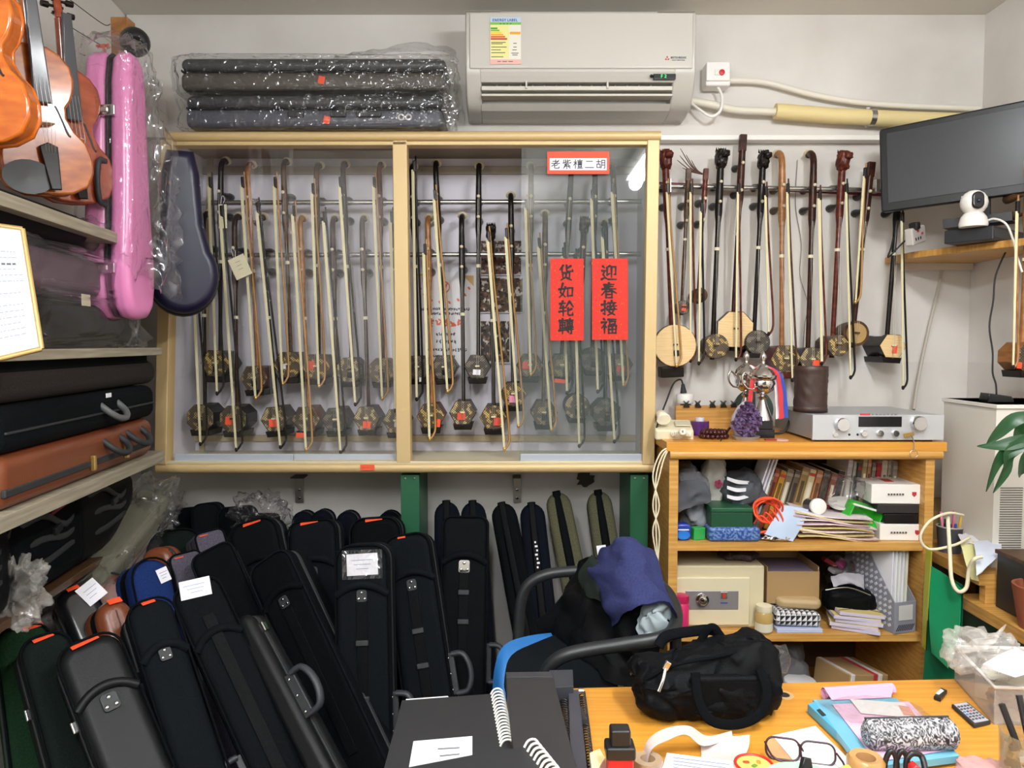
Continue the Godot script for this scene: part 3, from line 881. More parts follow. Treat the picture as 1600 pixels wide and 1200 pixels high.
const ORD := ["", "first", "second", "third", "fourth", "fifth", "sixth", "seventh"]
func cabinet_fiddles() -> void:
	var W := {"d": M.blackwood, "r": M.rosewood, "w": M.redwood, "t": M.tanwood, "b": M.brownwood}
	var tone := {"d": "black", "r": "dark rosewood", "w": "reddish", "t": "tan-necked", "b": "brown"}
	# head x, y, body x, y, wood, body kind, radius, skin, tag
	var rows := [
		["upper rail", "glazed bay", true, [[345, 247, 337, 568, "d", "hex", 0.056, 2, null], [386, 253, 397, 591, "t", "hex", 0.052, 1, null], [442, 248, 450, 570, "b", "hex", 0.055, 2, ["white", -0.3, -0.1, 0.02, 0.018]], [494, 254, 494, 573, "b", "hex", 0.053, 2, ["red", -0.3, 0.1, 0.022, 0.03]], [535, 252, 546, 578, "r", "oct", 0.05, 0, null], [592, 253, 596, 579, "w", "oct", 0.05, 1, null]]],
		["lower rail", "glazed bay", true, [[317, 331, 313, 653, "d", "oct", 0.053, 1, null], [366, 335, 364, 655, "r", "oct", 0.053, 1, ["orange", -0.25, -0.1, 0.026, 0.03]], [404, 336, 429, 655, "d", "hex", 0.052, 0, ["orange", -0.1, -0.25, 0.03, 0.03]], [468, 338, 478, 655, "t", "hex", 0.052, 1, ["orange", -0.4, -1.1, 0.034, 0.018]], [519, 338, 524, 656, "r", "hex", 0.05, 3, null], [565, 338, 573, 654, "r", "hex", 0.05, 0, ["orange", 0, -0.45, 0.028, 0.026]], [615, 338, 619, 658, "r", "hex", 0.05, 0, ["white", 0.1, -0.25, 0.022, 0.018]]]],
		["upper rail", "half-open bay", false, [[643, 256, 652, 574, "d", "hex", 0.05, 3, ["white", 0.2, -0.9, 0.008, 0.016]], [680, 251, 694, 574, "d", "hex", 0.05, 3, null], [748, 255, 746, 573, "d", "hex", 0.05, 3, ["white", -0.05, -0.4, 0.028, 0.02]], [830, 255, 828, 571, "b", "hex", 0.05, 1, ["red", -0.3, 0, 0.026, 0.026]], [893, 260, 878, 571, "r", "hex", 0.05, 1, ["orange", 0, -1.15, 0.05, 0.014]], [930, 258, 927, 562, "r", "round", 0.047, 3, null], [958, 255, 969, 570, "r", "hex", 0.048, 1, ["red", 0, -0.3, 0.03, 0.02]]]],
		["lower rail", "half-open bay", false, [[668, 338, 673, 650, "t", "hex", 0.052, 2, ["orange", 0.55, -0.5, 0.012, 0.03]], [721, 335, 723, 645, "d", "hex", 0.05, 0, ["red", -0.1, -0.25, 0.03, 0.026]], [767, 348, 771, 652, "d", "hex", 0.051, 2, ["red", 0.25, -0.3, 0.026, 0.03]], [852, 331, 850, 645, "b", "hex", 0.05, 1, null], [913, 338, 902, 636, "r", "round", 0.047, 0, null], [946, 345, 948, 645, "d", "oct", 0.054, 3, null]]],
	]
	for row in rows:
		var k: int = row[3].size()
		for i in k:
			var e: Array = row[3][i]
			var nth: int = (k - i) if row[2] else (i + 1)
			var o := {"wood": W[e[4]], "body": e[5], "r": e[6], "skin": M.snakes[e[7]], "shell": M.redwood if e[4] == "t" or e[4] == "w" else (M.brownwood if e[4] == "b" else M.blackwood), }
			if e[8] != null: o["tag"] = e[8]
			else: o["damper"] = 1
			if e[0] == 767 or e[0] == 913: o["head"] = "dragon"
			fiddle("erhu", "%s erhu%s, %s from the gold centre post, %s, %s" % [tone[e[4]], (" with %s sticker" % e[8][0]) if e[8] != null else "", ORD[nth], row[0], row[1]], "erhus hung in the cabinet", e[0], e[1], e[2], e[3], 2.87 if row[0] == "upper rail" else 2.845, o)
	fiddle("erhu", "dark erhu with pink sticker hung between the two rails in the half-open bay", "erhus hung in the cabinet", 798, 302, 802, 616, 2.85, {"wood": M.blackwood, "r": 0.05, "skin": M.snakes[2], "tag": ["pink", 0.0, -0.35, 0.03, 0.026]})
	var bows := [
		[326, 290, 339, 613, 2.80, "behind the pierced cream tag", 1], [301, 420, 313, 692, 2.77, "beside the side wall of the cabinet", 1], [344, 335, 369, 701, 2.77, "in front of the second erhu from the side wall, lower rail", 1],
		[377, 290, 399, 620, 2.80, "beside the tan-necked erhu of the upper rail, glazed bay", 2], [401, 330, 438, 697, 2.77, "slanting across the black erhu with orange sticker, glazed bay", 1], [428, 290, 441, 598, 2.80, "in front of the brown erhu with white sticker, glazed bay", 2],
		[457, 335, 478, 701, 2.77, "beside the tan-necked erhu of the lower rail, glazed bay", 2], [487, 300, 498, 602, 2.80, "in front of the brown erhu with red sticker, glazed bay", 2], [505, 345, 532, 705, 2.77, "slanting to the sill in the glazed bay, third from the post", 1],
		[530, 290, 555, 630, 2.80, "second from the centre post on the upper rail, glazed bay", 1], [583, 290, 597, 621, 2.80, "beside the reddish erhu of the glazed bay", 2], [610, 345, 618, 640, 2.77, "against the centre post in the glazed bay", 1],
		[645, 265, 651, 622, 2.80, "against the centre post in the half-open bay", 1], [662, 395, 671, 684, 2.77, "in front of the tan-necked erhu of the half-open bay", 2], [678, 310, 699, 610, 2.80, "slanting across the second black erhu of the half-open bay", 2],
		[762, 375, 788, 700, 2.77, "long, leaning to the edge of the closed pane", 2], [790, 370, 810, 664, 2.79, "in front of the erhu with pink sticker", 2], [821, 325, 829, 583, 2.80, "in front of the erhu with red sticker behind the closed pane", 2],
		[841, 385, 861, 670, 2.77, "below the couplet paper, next to the pane edge", 2], [879, 400, 886, 612, 2.80, "hanging from under the couplet nearer the open bay", 1], [897, 410, 905, 695, 2.77, "in front of the round erhu on the lower rail", 1],
		[924, 310, 934, 610, 2.80, "in front of the round erhu on the upper rail", 1], [941, 370, 960, 688, 2.77, "in front of the eight-sided black erhu behind the closed pane", 1], [956, 300, 974, 600, 2.80, "nearest the bookcase behind the closed pane", 2]]
	for e in bows: bow("cream-haired erhu bow " + e[5], "bows hung in the cabinet", e[0], e[1], e[2], e[3], e[4], 1.0, M.bamboo if e[6] == 2 else M.blackwood)
	for e in [[348, 338, 0.0, "small cream tag strung on a black erhu"], [375, 417, 24.0, "larger cream tag hung aslant on an erhu neck"]]:
		var t := thing("string_tag", e[3], "tag", "cream tags in the cabinet", at(P(e[0], e[1], 2.78), turn(0, 0, e[2])))
		part(t, "card", rbox(Vector3(0.03, 0.085, 0.001) if e[2] == 0.0 else Vector3(0.062, 0.078, 0.001), 0.0004), M.cream)
		part(t, "thread", tube(curve([Vector3(0, 0.04, 0.002), Vector3(0.008, 0.06, 0), Vector3(-0.004, 0.075, -0.01), Vector3(-0.006, 0.045, 0.001)], 4), 0.0009, 4), M.paper)
		for k in 3: part(t, "writing", rbox(Vector3(0.018, 0.0015, 0.0004), 0.0001), hexm("8f8a74", 0.8), at(Vector3(0, 0.02 - k * 0.014, 0.0008)))

func wall_fiddles() -> void:
	var t := thing("hanging_rail", "horizontal steel rail on the wall carrying the fiddles above the bookcase", "rail")
	part(t, "bar", tube([P(1030, 291, 2.935), P(1376, 297, 2.935)], 0.009, 12), M.steel)
	part(t, "red_bar", tube([P(1030, 287, 2.965), P(1376, 304, 2.965)], 0.007, 10), hexm("6e1f28", 0.5))
	for x in [1045, 1365]: part(t, "bracket", slab(P(x - 4, 286, 2.995), P(x + 4, 300, 2.92)), M.nickel)
	var g := "fiddles hung on the wall above the bookcase"
	var d := 2.9
	var first := fiddle("banhu", "brown dragon-headed fiddle with large round pale wooden face, beside the cabinet", g, 1039, 236, 1055, 540, d, {"neck": 0.0092, "wood": M.redwood, "head": "dragon", "body": "round", "r": 0.08, "front": 0.05, "back": 0.03, "skin": M.soundwood, "shell": M.brownwood, "base": false, "straight": true, "skin_r": 0.97, "damper": 1})
	part(first, "foot_block", rbox(Vector3(0.085, 0.04, 0.07), 0.004), M.blackwood, at(Vector3(-0.012, -0.098, 0.01)))
	fiddle("jinghu", "thin brown fiddle with tiny drum and red tag", g, 1076, 266, 1068, 480, d, {"wood": M.brownwood, "head": "plain", "body": "round", "r": 0.026, "front": 0.03, "back": 0.06, "skin": M.snakes[3], "tag": ["orange", 0, -0.1, 0.017, 0.024], "base": false, "straight": true, "neck": 0.007, "pegs": [0.77, 0.63]})
	fiddle("jinghu", "thin reddish fiddle with tiny plain dark drum", g, 1103, 266, 1094, 461, d, {"wood": M.redwood, "head": "plain", "body": "round", "r": 0.028, "front": 0.03, "back": 0.06, "skin": M.brownwood, "base": false, "straight": true, "neck": 0.0065, "pegs": [0.77, 0.6]})
	fiddle("huqin", "black dragon-headed fiddle with small round snakeskin drum", g, 1127, 234, 1119, 541, d, {"neck": 0.0092, "wood": M.blackwood, "head": "dragon", "body": "round", "r": 0.046, "front": 0.05, "back": 0.05, "skin": M.snakes[2], "shell": M.brownwood, "base": false, "straight": true})
	fiddle("banhu", "tall plain-headed fiddle with pale eight-sided wooden face", g, 1161, 213, 1149, 515, d + 0.01, {"wood": M.rosewood, "head": "plain", "body": "oct", "r": 0.073, "front": 0.035, "back": 0.03, "skin": M.soundwood, "shell": M.blackwood, "base": false, "straight": true, "neck": 0.009, "pegs": [0.86, 0.72]})
	fiddle("erhu", "black dragon-headed erhu with round snakeskin end", g, 1193, 236, 1184, 535, d, {"wood": M.blackwood, "head": "dragon", "body": "round", "r": 0.046, "front": 0.05, "back": 0.08, "skin": M.snakes[3], "shell": M.blackwood, "neck": 0.0085})
	fiddle("erhu", "light brown erhu with cream head cap and yellowish snakeskin hexagon", g, 1222, 236, 1228, 561, d, {"neck": 0.0092, "wood": M.tanwood, "body": "hex", "r": 0.058, "skin": M.snakes[2], "shell": M.redwood, "basewood": M.redwood})
	fiddle("erhu", "dark erhu with cream head cap and orange tag on its hexagon", g, 1272, 236, 1269, 562, d, {"neck": 0.0092, "wood": M.rosewood, "body": "hex", "r": 0.052, "skin": M.snakes[0], "shell": M.blackwood, "tag": ["orange", 0.25, -0.35, 0.026, 0.034]})
	fiddle("erhu", "red-brown dragon-headed erhu with eight-sided snakeskin drum", g, 1317, 238, 1310, 540, d, {"neck": 0.0092, "wood": M.redwood, "head": "dragon", "body": "oct", "r": 0.042, "front": 0.055, "back": 0.07, "skin": M.snakes[2], "shell": M.brownwood, "base": false})
	fiddle("huqin", "dark red plain-headed fiddle with round wooden drum beside the television", g, 1361, 256, 1338, 521, d, {"wood": M.rosewood, "head": "plain", "body": "round", "r": 0.048, "front": 0.03, "back": 0.07, "skin": hexm("ab8a52", 0.4), "skin_r": 0.8, "shell": M.brownwood, "base": false, "straight": true, "neck": 0.0095})
	fiddle("erhu", "black erhu with pale wooden hexagon front hanging below the television", g, 1408, 250, 1395, 541, d, {"wood": M.blackwood, "body": "hex", "r": 0.05, "front": 0.05, "back": 0.12, "skin": M.soundwood, "shell": M.blackwood, "tag": ["orange", 0.1, -0.2, 0.018, 0.03], "neck": 0.0085})
	fiddle("erhu", "brown fiddle with yellow patch and red tag beside the white heater", "", 1612, 250, 1612, 558, 2.45, {"wood": M.tanwood, "head": "plain", "body": "oct", "r": 0.052, "back": 0.05, "skin": M.snakes[1], "tag": ["orange", -0.8, -0.5, 0.016, 0.02], "neck": 0.011})
	var gb := "bows hung on the wall above the bookcase"
	for e in [[1042, 300, 1057, 569, 2.83, "doubled, in front of the large round pale face", M.bamboo], [1079, 300, 1079, 562, 2.85, "with red stick beside the tiny drum with red tag", M.redwood], [1095, 330, 1092, 566, 2.83, "with dark hook under the tiny plain drum", M.blackwood], [1153, 300, 1150, 560, 2.84, "in front of the pale eight-sided face", M.redwood],
		[1196, 305, 1201, 520, 2.83, "beside the round-ended black erhu", M.redwood], [1230, 300, 1238, 592, 2.83, "in front of the light brown erhu", M.brownwood], [1280, 310, 1284, 566, 2.83, "with broad hair above the brush pot", M.redwood], [1322, 300, 1329, 588, 2.83, "with long black hook above the amplifier", M.blackwood],
		[1350, 275, 1337, 470, 2.83, "with orange stick beside the dark red fiddle", M.bamboo], [1409, 345, 1411, 604, 2.79, "in front of the pale hexagon below the television", M.blackwood], [1589, 330, 1583, 572, 2.36, "beside the white heater", M.tanwood]]:
		bow("cream-haired fiddle bow " + e[5], gb, e[0], e[1], e[2], e[3], e[4], 1.0, e[6], 0.013 if e[0] == 1280 else 0.009)
	var tw := thing("twig_bundle", "spray of thin bare brown twigs tucked behind the narrow fiddles", "twigs")
	var base := P(1098, 272, 2.93)
	for e in [[1063, 232], [1058, 250], [1066, 262], [1072, 242], [1080, 250], [1062, 243]]:
		part(tw, "twig", tube(curve([base, P(lerp(1098.0, float(e[0]), 0.5), lerp(272.0, float(e[1]), 0.3), 2.925), P(e[0], e[1], 2.92)], 4), [0.003, 0.003, 0.0027, 0.0025, 0.0022, 0.002, 0.0018, 0.0015, 0.001], 5), hexm("5a3f33", 0.8))
	solo("wall_wire", "thin loose grey wire hanging on the wall behind the fiddles", "wire", "", tube(curve([P(1246, 250, 2.99), P(1243, 320, 2.99), P(1252, 380, 2.99), P(1250, 430, 2.99), P(1262, 475, 2.99), P(1257, 510, 2.99), P(1254, 560, 2.99)], 5), 0.0013, 4), hexm("77736b", 0.7))

# ---------------------------------------------------------------- small helpers for placing
func words(parent: Node3D, called: String, s: String, size: float, m: Material, x: Transform3D, bold := true) -> void:
	var t := TextMesh.new()
	var f := SystemFont.new()
	f.font_names = PackedStringArray(["Droid Sans"])
	f.font_weight = 700 if bold else 400
	t.font = f; t.text = s; t.font_size = 32; t.pixel_size = size / 32.0; t.depth = 0.0006; t.curve_step = 4.0
	part(parent, called, t, m, x)
# box whose front face fills a pixel rectangle at depth d
func pbox(x0: float, y0: float, x1: float, y1: float, d: float, dep: float, r := 0.004) -> MB:
	var a := P(x0, y0, d)
	var b := P(x1, y1, d)
	return MB.new().add(rbox(Vector3(abs(b.x - a.x), abs(a.y - b.y), dep), r), at(Vector3((a.x + b.x) / 2, (a.y + b.y) / 2, -d - dep / 2)))
# box standing on height h, front top edge between two pixels
func sbox(x0: float, x1: float, yt: float, d: float, dep: float, h: float, r := 0.004, yaw := 0.0) -> MB:
	var a := P(x0, yt, d)
	var b := P(x1, yt, d)
	return MB.new().add(rbox(Vector3(b.x - a.x, a.y - h, dep), r), at(Vector3((a.x + b.x) / 2, (a.y + h) / 2, -d - dep / 2), turn(0, yaw, 0)))
func cable(called: String, label: String, pts: Array, r: float, m: Material, cat := "cable", group := "") -> void:
	solo(called, label, cat, group, tube(curve(pts, 6), r, 7), m)

# ---------------------------------------------------------------- air conditioner and pipes
func air_conditioner() -> void:
	var t := thing("air_conditioner", "white split air conditioner with energy label mounted above the cabinet", "air conditioner")
	var d := 2.735
	var X := func(px): return P(px, 90, d).x
	var Y := func(py): return P(900, py, d).y
	var prof := func(notch: bool):
		var z := 0.22
		var o := [Vector2(0, Y.call(14)), Vector2(z - 0.03, Y.call(13)), Vector2(z - 0.008, Y.call(17)), Vector2(z, Y.call(24)), Vector2(z, Y.call(112)), Vector2(z - 0.006, Y.call(118)), Vector2(z - 0.016, Y.call(126))]
		if notch: o += [Vector2(0.1, Y.call(128)), Vector2(0.08, Y.call(154)), Vector2(z - 0.06, Y.call(154))]
		else: o += [Vector2(z - 0.035, Y.call(142)), Vector2(z - 0.06, Y.call(154))]
		return o + [Vector2(z - 0.085, Y.call(162)), Vector2(0.06, Y.call(166)), Vector2(0, Y.call(166))]
	# the outline lies across z and y; turn it so that it runs along x
	var turned := Basis(Vector3(0, 0, 1), Vector3(0, 1, 0), Vector3(-1, 0, 0))
	var white := hexm("c4c1b9", 0.3)
	part(t, "body", pillow(prof.call(true), X.call(1054) - X.call(751), 0.0005, 1, true), white, at(Vector3((X.call(1054) + X.call(751)) / 2, 0, -2.955), turned))
	for e in [[727, 752], [1053, 1088]]:
		part(t, "end_cheek", pillow(prof.call(false), X.call(e[1]) - X.call(e[0]), 0.008, 2, false), white, at(Vector3((X.call(e[1]) + X.call(e[0])) / 2, 0, -2.955), turned))
	part(t, "front_panel", pbox(733, 19, 1083, 107, d - 0.006, 0.012, 0.006), hexm("cac7bf", 0.25))
	var slot := hexm("25221f", 0.8)
	part(t, "vent_slot", pbox(752, 128, 1053, 153, d + 0.1, 0.004, 0.001), slot)
	for k in 14:
		var x := 775.0 + k * 18.5
		part(t, "vane", pbox(x, 128, x + 3, 141, d + 0.04, 0.05, 0.001), hexm("6f6a62", 0.6))
	for y in [[134, 141], [146, 150]]:
		part(t, "louver", pbox(752, y[0], 1051, y[1], d + 0.018, 0.05, 0.003), hexm("c9c5ba", 0.4))
	for x in [821, 948]: part(t, "louver_bracket", pbox(x, 126, x + 3, 138, d + 0.012, 0.03, 0.001), white)
	part(t, "display", pbox(1021, 115, 1056, 124, d - 0.001, 0.01, 0.002), M.shinyblack)
	part(t, "sensor_eye", ball(0.006), M.shinyblack, at(P(1018, 119, d)))
	var green := mat(Color("3fd06a"), 0.5)
	green.emission_enabled = true; green.emission = Color("35c860"); green.emission_energy_multiplier = 0.8
	words(t, "display_digits", "F 2", 0.016, green, at(P(1037, 119, d - 0.004)))
	var lab := mat(Color.WHITE, 0.6)
	lab.albedo_texture = energy_tex()
	var a := P(766, 27, d - 0.009)
	var b := P(814, 100, d - 0.009)
	part(t, "energy_label", sheet(func(u, v): return Vector3(lerp(a.x, b.x, u), lerp(a.y, b.y, v), a.z), 1, 1, 0.0005), lab)
	words(t, "label_heading", "ENERGY LABEL", 0.0125, hexm("24408c", 0.6), at(P(789, 31.5, d - 0.0095)))
	for e in [[0.0, 0.0038], [-0.0042, -0.0034], [0.0042, -0.0034]]:
		part(t, "emblem_diamond", pillow([Vector2(0, 0.0042), Vector2(-0.0032, 0), Vector2(0, -0.0042), Vector2(0.0032, 0)], 0.0006, 0.0001, 1, true), hexm("c0242a", 0.5), at(P(1042.5, 91, d - 0.0065) + Vector3(e[0], e[1], 0), turn(0, 0, 0 if e[0] == 0.0 else -60 * sign(e[0]))))
	words(t, "maker_name", "MITSUBISHI", 0.0095, hexm("23252c", 0.6), at(P(1060, 90, d - 0.0066)))
	words(t, "maker_line", "HEAVY INDUSTRIES", 0.005, hexm("40424a", 0.6), at(P(1060, 94, d - 0.0066)))
	for e in [[727, 17, 782], [1028, 18, 1086]]: part(t, "seam", pbox(e[0], e[1] - 0.5, e[2], e[1] + 0.6, d - 0.001, 0.003, 0.0004), hexm("8f897c", 0.6))
	# isolator switch, conduit, pipe
	var s := thing("isolator_switch", "white square wall switch box with red indicator beside the air conditioner", "switch")
	part(s, "box", pbox(1103, 97, 1142, 134, 2.88, 0.07, 0.008), hexm("efece8", 0.3))
	part(s, "plate", pbox(1104, 96, 1141, 126, 2.872, 0.012, 0.005), hexm("f2efec", 0.3))
	part(s, "rocker", pbox(1117, 108, 1127, 117, 2.868, 0.006, 0.002), M.white)
	part(s, "red_indicator", MB.new().add(lathe([Vector2(0, 0), Vector2(0.011, 0), Vector2(0.01, 0.004), Vector2(0, 0.005)], 14), at(P(1128, 113, 2.868), turn(90, 0, 0))), hexm("c8262c", 0.35))
	part(s, "cord", tube(curve([P(1119, 132, 2.9), P(1128, 150, 2.89), P(1126, 172, 2.88), P(1112, 182, 2.88), P(1094, 172, 2.89), P(1073, 156, 2.92)], 6), 0.0055, 8), M.white)
	cable("conduit_pipe", "thin white conduit running from the switch box towards the television", [P(1140, 126, 2.925), P(1180, 127, 2.925), P(1210, 132, 2.925), P(1270, 148, 2.925), P(1340, 160, 2.925), P(1420, 166, 2.925), P(1530, 170, 2.925)], 0.0115, hexm("e6e0d3", 0.45), "pipe")
	cable("drain_pipe", "white pipe leaving the air conditioner and entering the yellow sleeve", [P(1070, 156, 2.92), P(1110, 163, 2.91), P(1150, 172, 2.91), P(1190, 174, 2.91), P(1216, 175, 2.91)], 0.0145, hexm("e2dccb", 0.45), "pipe")
	var y := thing("insulated_pipe", "thick pale yellow insulated pipe with metal clamp above the fiddles", "pipe")
	part(y, "sleeve", tube([P(1211, 174, 2.91), P(1300, 181, 2.91), P(1400, 186, 2.91), P(1520, 190, 2.91)], 0.029, 18), hexm("e3cf95", 0.6))
	part(y, "clamp", tube([P(1358, 183.5, 2.91), P(1366, 184, 2.91)], 0.0305, 18), M.steel)
	for k in [[1357, 168], [1354, 196]]: part(y, "screw_plug", ball(0.008), M.white, at(P(k[0], k[1], 2.94)))

func energy_tex() -> Texture2D:
	var im := Image.create(128, 200, false, Image.FORMAT_RGB8)
	im.fill(Color("e9e6d8"))
	im.fill_rect(Rect2i(0, 0, 128, 20), Color("b9d2ea"))
	im.fill_rect(Rect2i(0, 21, 128, 11), Color("7fc04a"))
	im.fill_rect(Rect2i(2, 33, 76, 142), Color("ece79a"))
	var k := 0
	for c in ["2f9a3c", "86b83a", "f0d23a", "f0a63a", "d9602c", "c0392c"]:
		im.fill_rect(Rect2i(2, 44 + k * 9, 28 + k * 8, 7), Color(c))
		k += 1
	im.fill_rect(Rect2i(82, 62, 44, 11), Color("f0a92c"))
	im.fill_rect(Rect2i(0, 180, 128, 20), Color("eeb7ac"))
	for r in [[4, 106, 60], [4, 112, 48], [4, 126, 64], [4, 138, 40], [4, 150, 46], [50, 150, 12], [4, 168, 50], [96, 110, 14], [96, 126, 14], [92, 138, 18], [88, 152, 30], [92, 160, 22], [40, 26, 6], [54, 26, 6], [68, 26, 6], [82, 26, 6], [30, 188, 14], [50, 188, 20], [76, 188, 18]]:
		im.fill_rect(Rect2i(r[0], r[1], r[2], 3), Color("4a4a4c"))
	return ImageTexture.create_from_image(im)

# ---------------------------------------------------------------- two long cases in film on the cabinet
func top_cases() -> void:
	var top := P(640, 207, CF).y + 0.004
	var mid := 0.0
	for e in [[280, 698, 205, 143, "charcoal instrument case with grey side in clear film lying on the cabinet, under another", "4a4c55", 0], [272, 703, 145, 84, "dark brown-sided instrument case in clear film lying topmost on the cabinet", "4b443e", 1]]:
		var a := P(e[0], e[2], 2.66)
		var b := P(e[1], e[3], 2.66)
		var y0: float = top if e[6] == 0 else mid
		var y1: float = b.y
		mid = y1 + 0.002
		var t := thing("instrument_case", e[4], "case", "long cases in film on the cabinet")
		var w := b.x - a.x - 0.03
		var h := y1 - y0 - 0.01
		var c := Vector3((a.x + b.x) / 2, (y0 + y1) / 2, -2.79)
		part(t, "tray", rbox(Vector3(w, h * 0.56, 0.24), 0.022, 3), hexm(e[5], 0.45), at(c - Vector3(0, h * 0.21, 0)))
		part(t, "lid", rbox(Vector3(w, h * 0.42, 0.235), 0.025, 3), hexm("34363a" if e[6] == 0 else "3a3c3c", 0.4), at(c + Vector3(0, h * 0.285, 0)))
		part(t, "zip_band", rbox(Vector3(w - 0.01, 0.008, 0.244), 0.003), M.black3, at(c + Vector3(0, h * 0.075, 0)))
		if e[6] == 0:
			for k in [[-0.06, 0.055], [0.085, 0.055], [0.19, 0.085]]: part(t, "latch", rbox(Vector3(k[1], 0.02, 0.014), 0.004), M.plastic, at(c + Vector3(k[0], -h * 0.12, 0.124)))
			for k in [0.3, 0.325]: part(t, "lock_ring", MB.new().add(lathe([Vector2(0.006, 0), Vector2(0.012, 0), Vector2(0.012, 0.004), Vector2(0.006, 0.004)], 14), at(c + Vector3(k, -h * 0.2, 0.12), turn(90, 0, 0))), M.chrome)
		part(t, "price_sticker", rbox(Vector3(0.022, 0.026, 0.001), 0.0004), M.orange, at(c + Vector3(0.045 if e[6] == 0 else 0.03, -h * (0.28 if e[6] == 0 else 0.2), 0.1215), turn(0, 0, -12)))
		var f := lump(Vector3(w + 0.05, h + 0.016, 0.275), 0.05, 24, 5 + e[6], 0.16, 40)
		part(t, "clear_film", f, M.film, at(c))
		if e[6] == 1:
			part(t, "film_flap", drape([[P(520, 87, 2.66), P(580, 78, 2.66), P(640, 68, 2.68), P(700, 74, 2.7), P(712, 80, 2.72)], [P(520, 92, 2.74), P(580, 85, 2.74), P(640, 80, 2.74), P(700, 84, 2.76), P(718, 96, 2.78)]], 0.0004, 5, 0.01, 18), M.film)
		else:
			part(t, "film_flap", drape([[P(692, 108, 2.66), P(712, 104, 2.68), P(718, 120, 2.7)], [P(694, 150, 2.655), P(716, 148, 2.66), P(722, 160, 2.68)], [P(694, 196, 2.65), P(712, 200, 2.65), P(706, 206, 2.655)]], 0.0004, 5, 0.012, 20), M.film)

# ---------------------------------------------------------------- bookcase
const BD := 2.5
func bookcase() -> void:
	var t := thing("bookcase", "honey-coloured wooden bookcase with moulded top against the wall", "bookcase")
	var h0 := P(1250, 690, BD).y
	var x0 := P(1046, 720, BD).x
	var x1 := P(1461, 720, BD).x
	var xl := P(1040, 700, BD).x
	var xr := P(1476, 690, BD).x
	part(t, "top_board", slab(Vector3(xl, h0 - 0.03, -2.99), Vector3(xr, h0, -BD + 0.015)), M.pinetop)
	part(t, "moulding", tube([Vector3(xl + 0.012, h0 - 0.042, -BD + 0.004), Vector3(xr - 0.012, h0 - 0.042, -BD + 0.004)], 0.016, 12), M.pine)
	for e in [[x0, x0 + 0.03], [x1 - 0.03, x1]]:
		part(t, "side_panel", slab(Vector3(e[0], 0, -2.985), Vector3(e[1], h0 - 0.03, -BD)), M.pine)
	for y in [849, 991, 1135]:
		var h := P(1250, y, BD).y
		part(t, "shelf", slab(Vector3(x0 + 0.03, h - 0.026, -2.985), Vector3(x1 - 0.03, h, -BD - 0.003)), M.pine)
	part(t, "back_panel", slab(Vector3(x0 + 0.03, 0.0, -2.99), Vector3(x1 - 0.03, h0 - 0.03, -2.975)), hexm("5b4630", 0.7))
	part(t, "plinth", slab(Vector3(x0 + 0.03, 0.0, -BD - 0.03), Vector3(x1 - 0.03, 0.07, -BD - 0.01)), M.pine)
	# hanging cables down the bookcase's flank
	for k in 3:
		var o := k * 5.0
		cable("loose_cable", "cream cable looping down between the cabinet and the bookcase flank", [P(1050 - k * 2, 698, 2.49), P(1032 + o * 0.5, 708 + o, 2.485), P(1020 + o, 745, 2.48), P(1030 - o, 790, 2.48), P(1020 + o, 830, 2.48), P(1028, 880, 2.48), P(1033 - o * 0.4, 935, 2.48), P(1030, 1000, 2.48)], 0.0026, M.cream, "cable", "cream cables beside the bookcase")

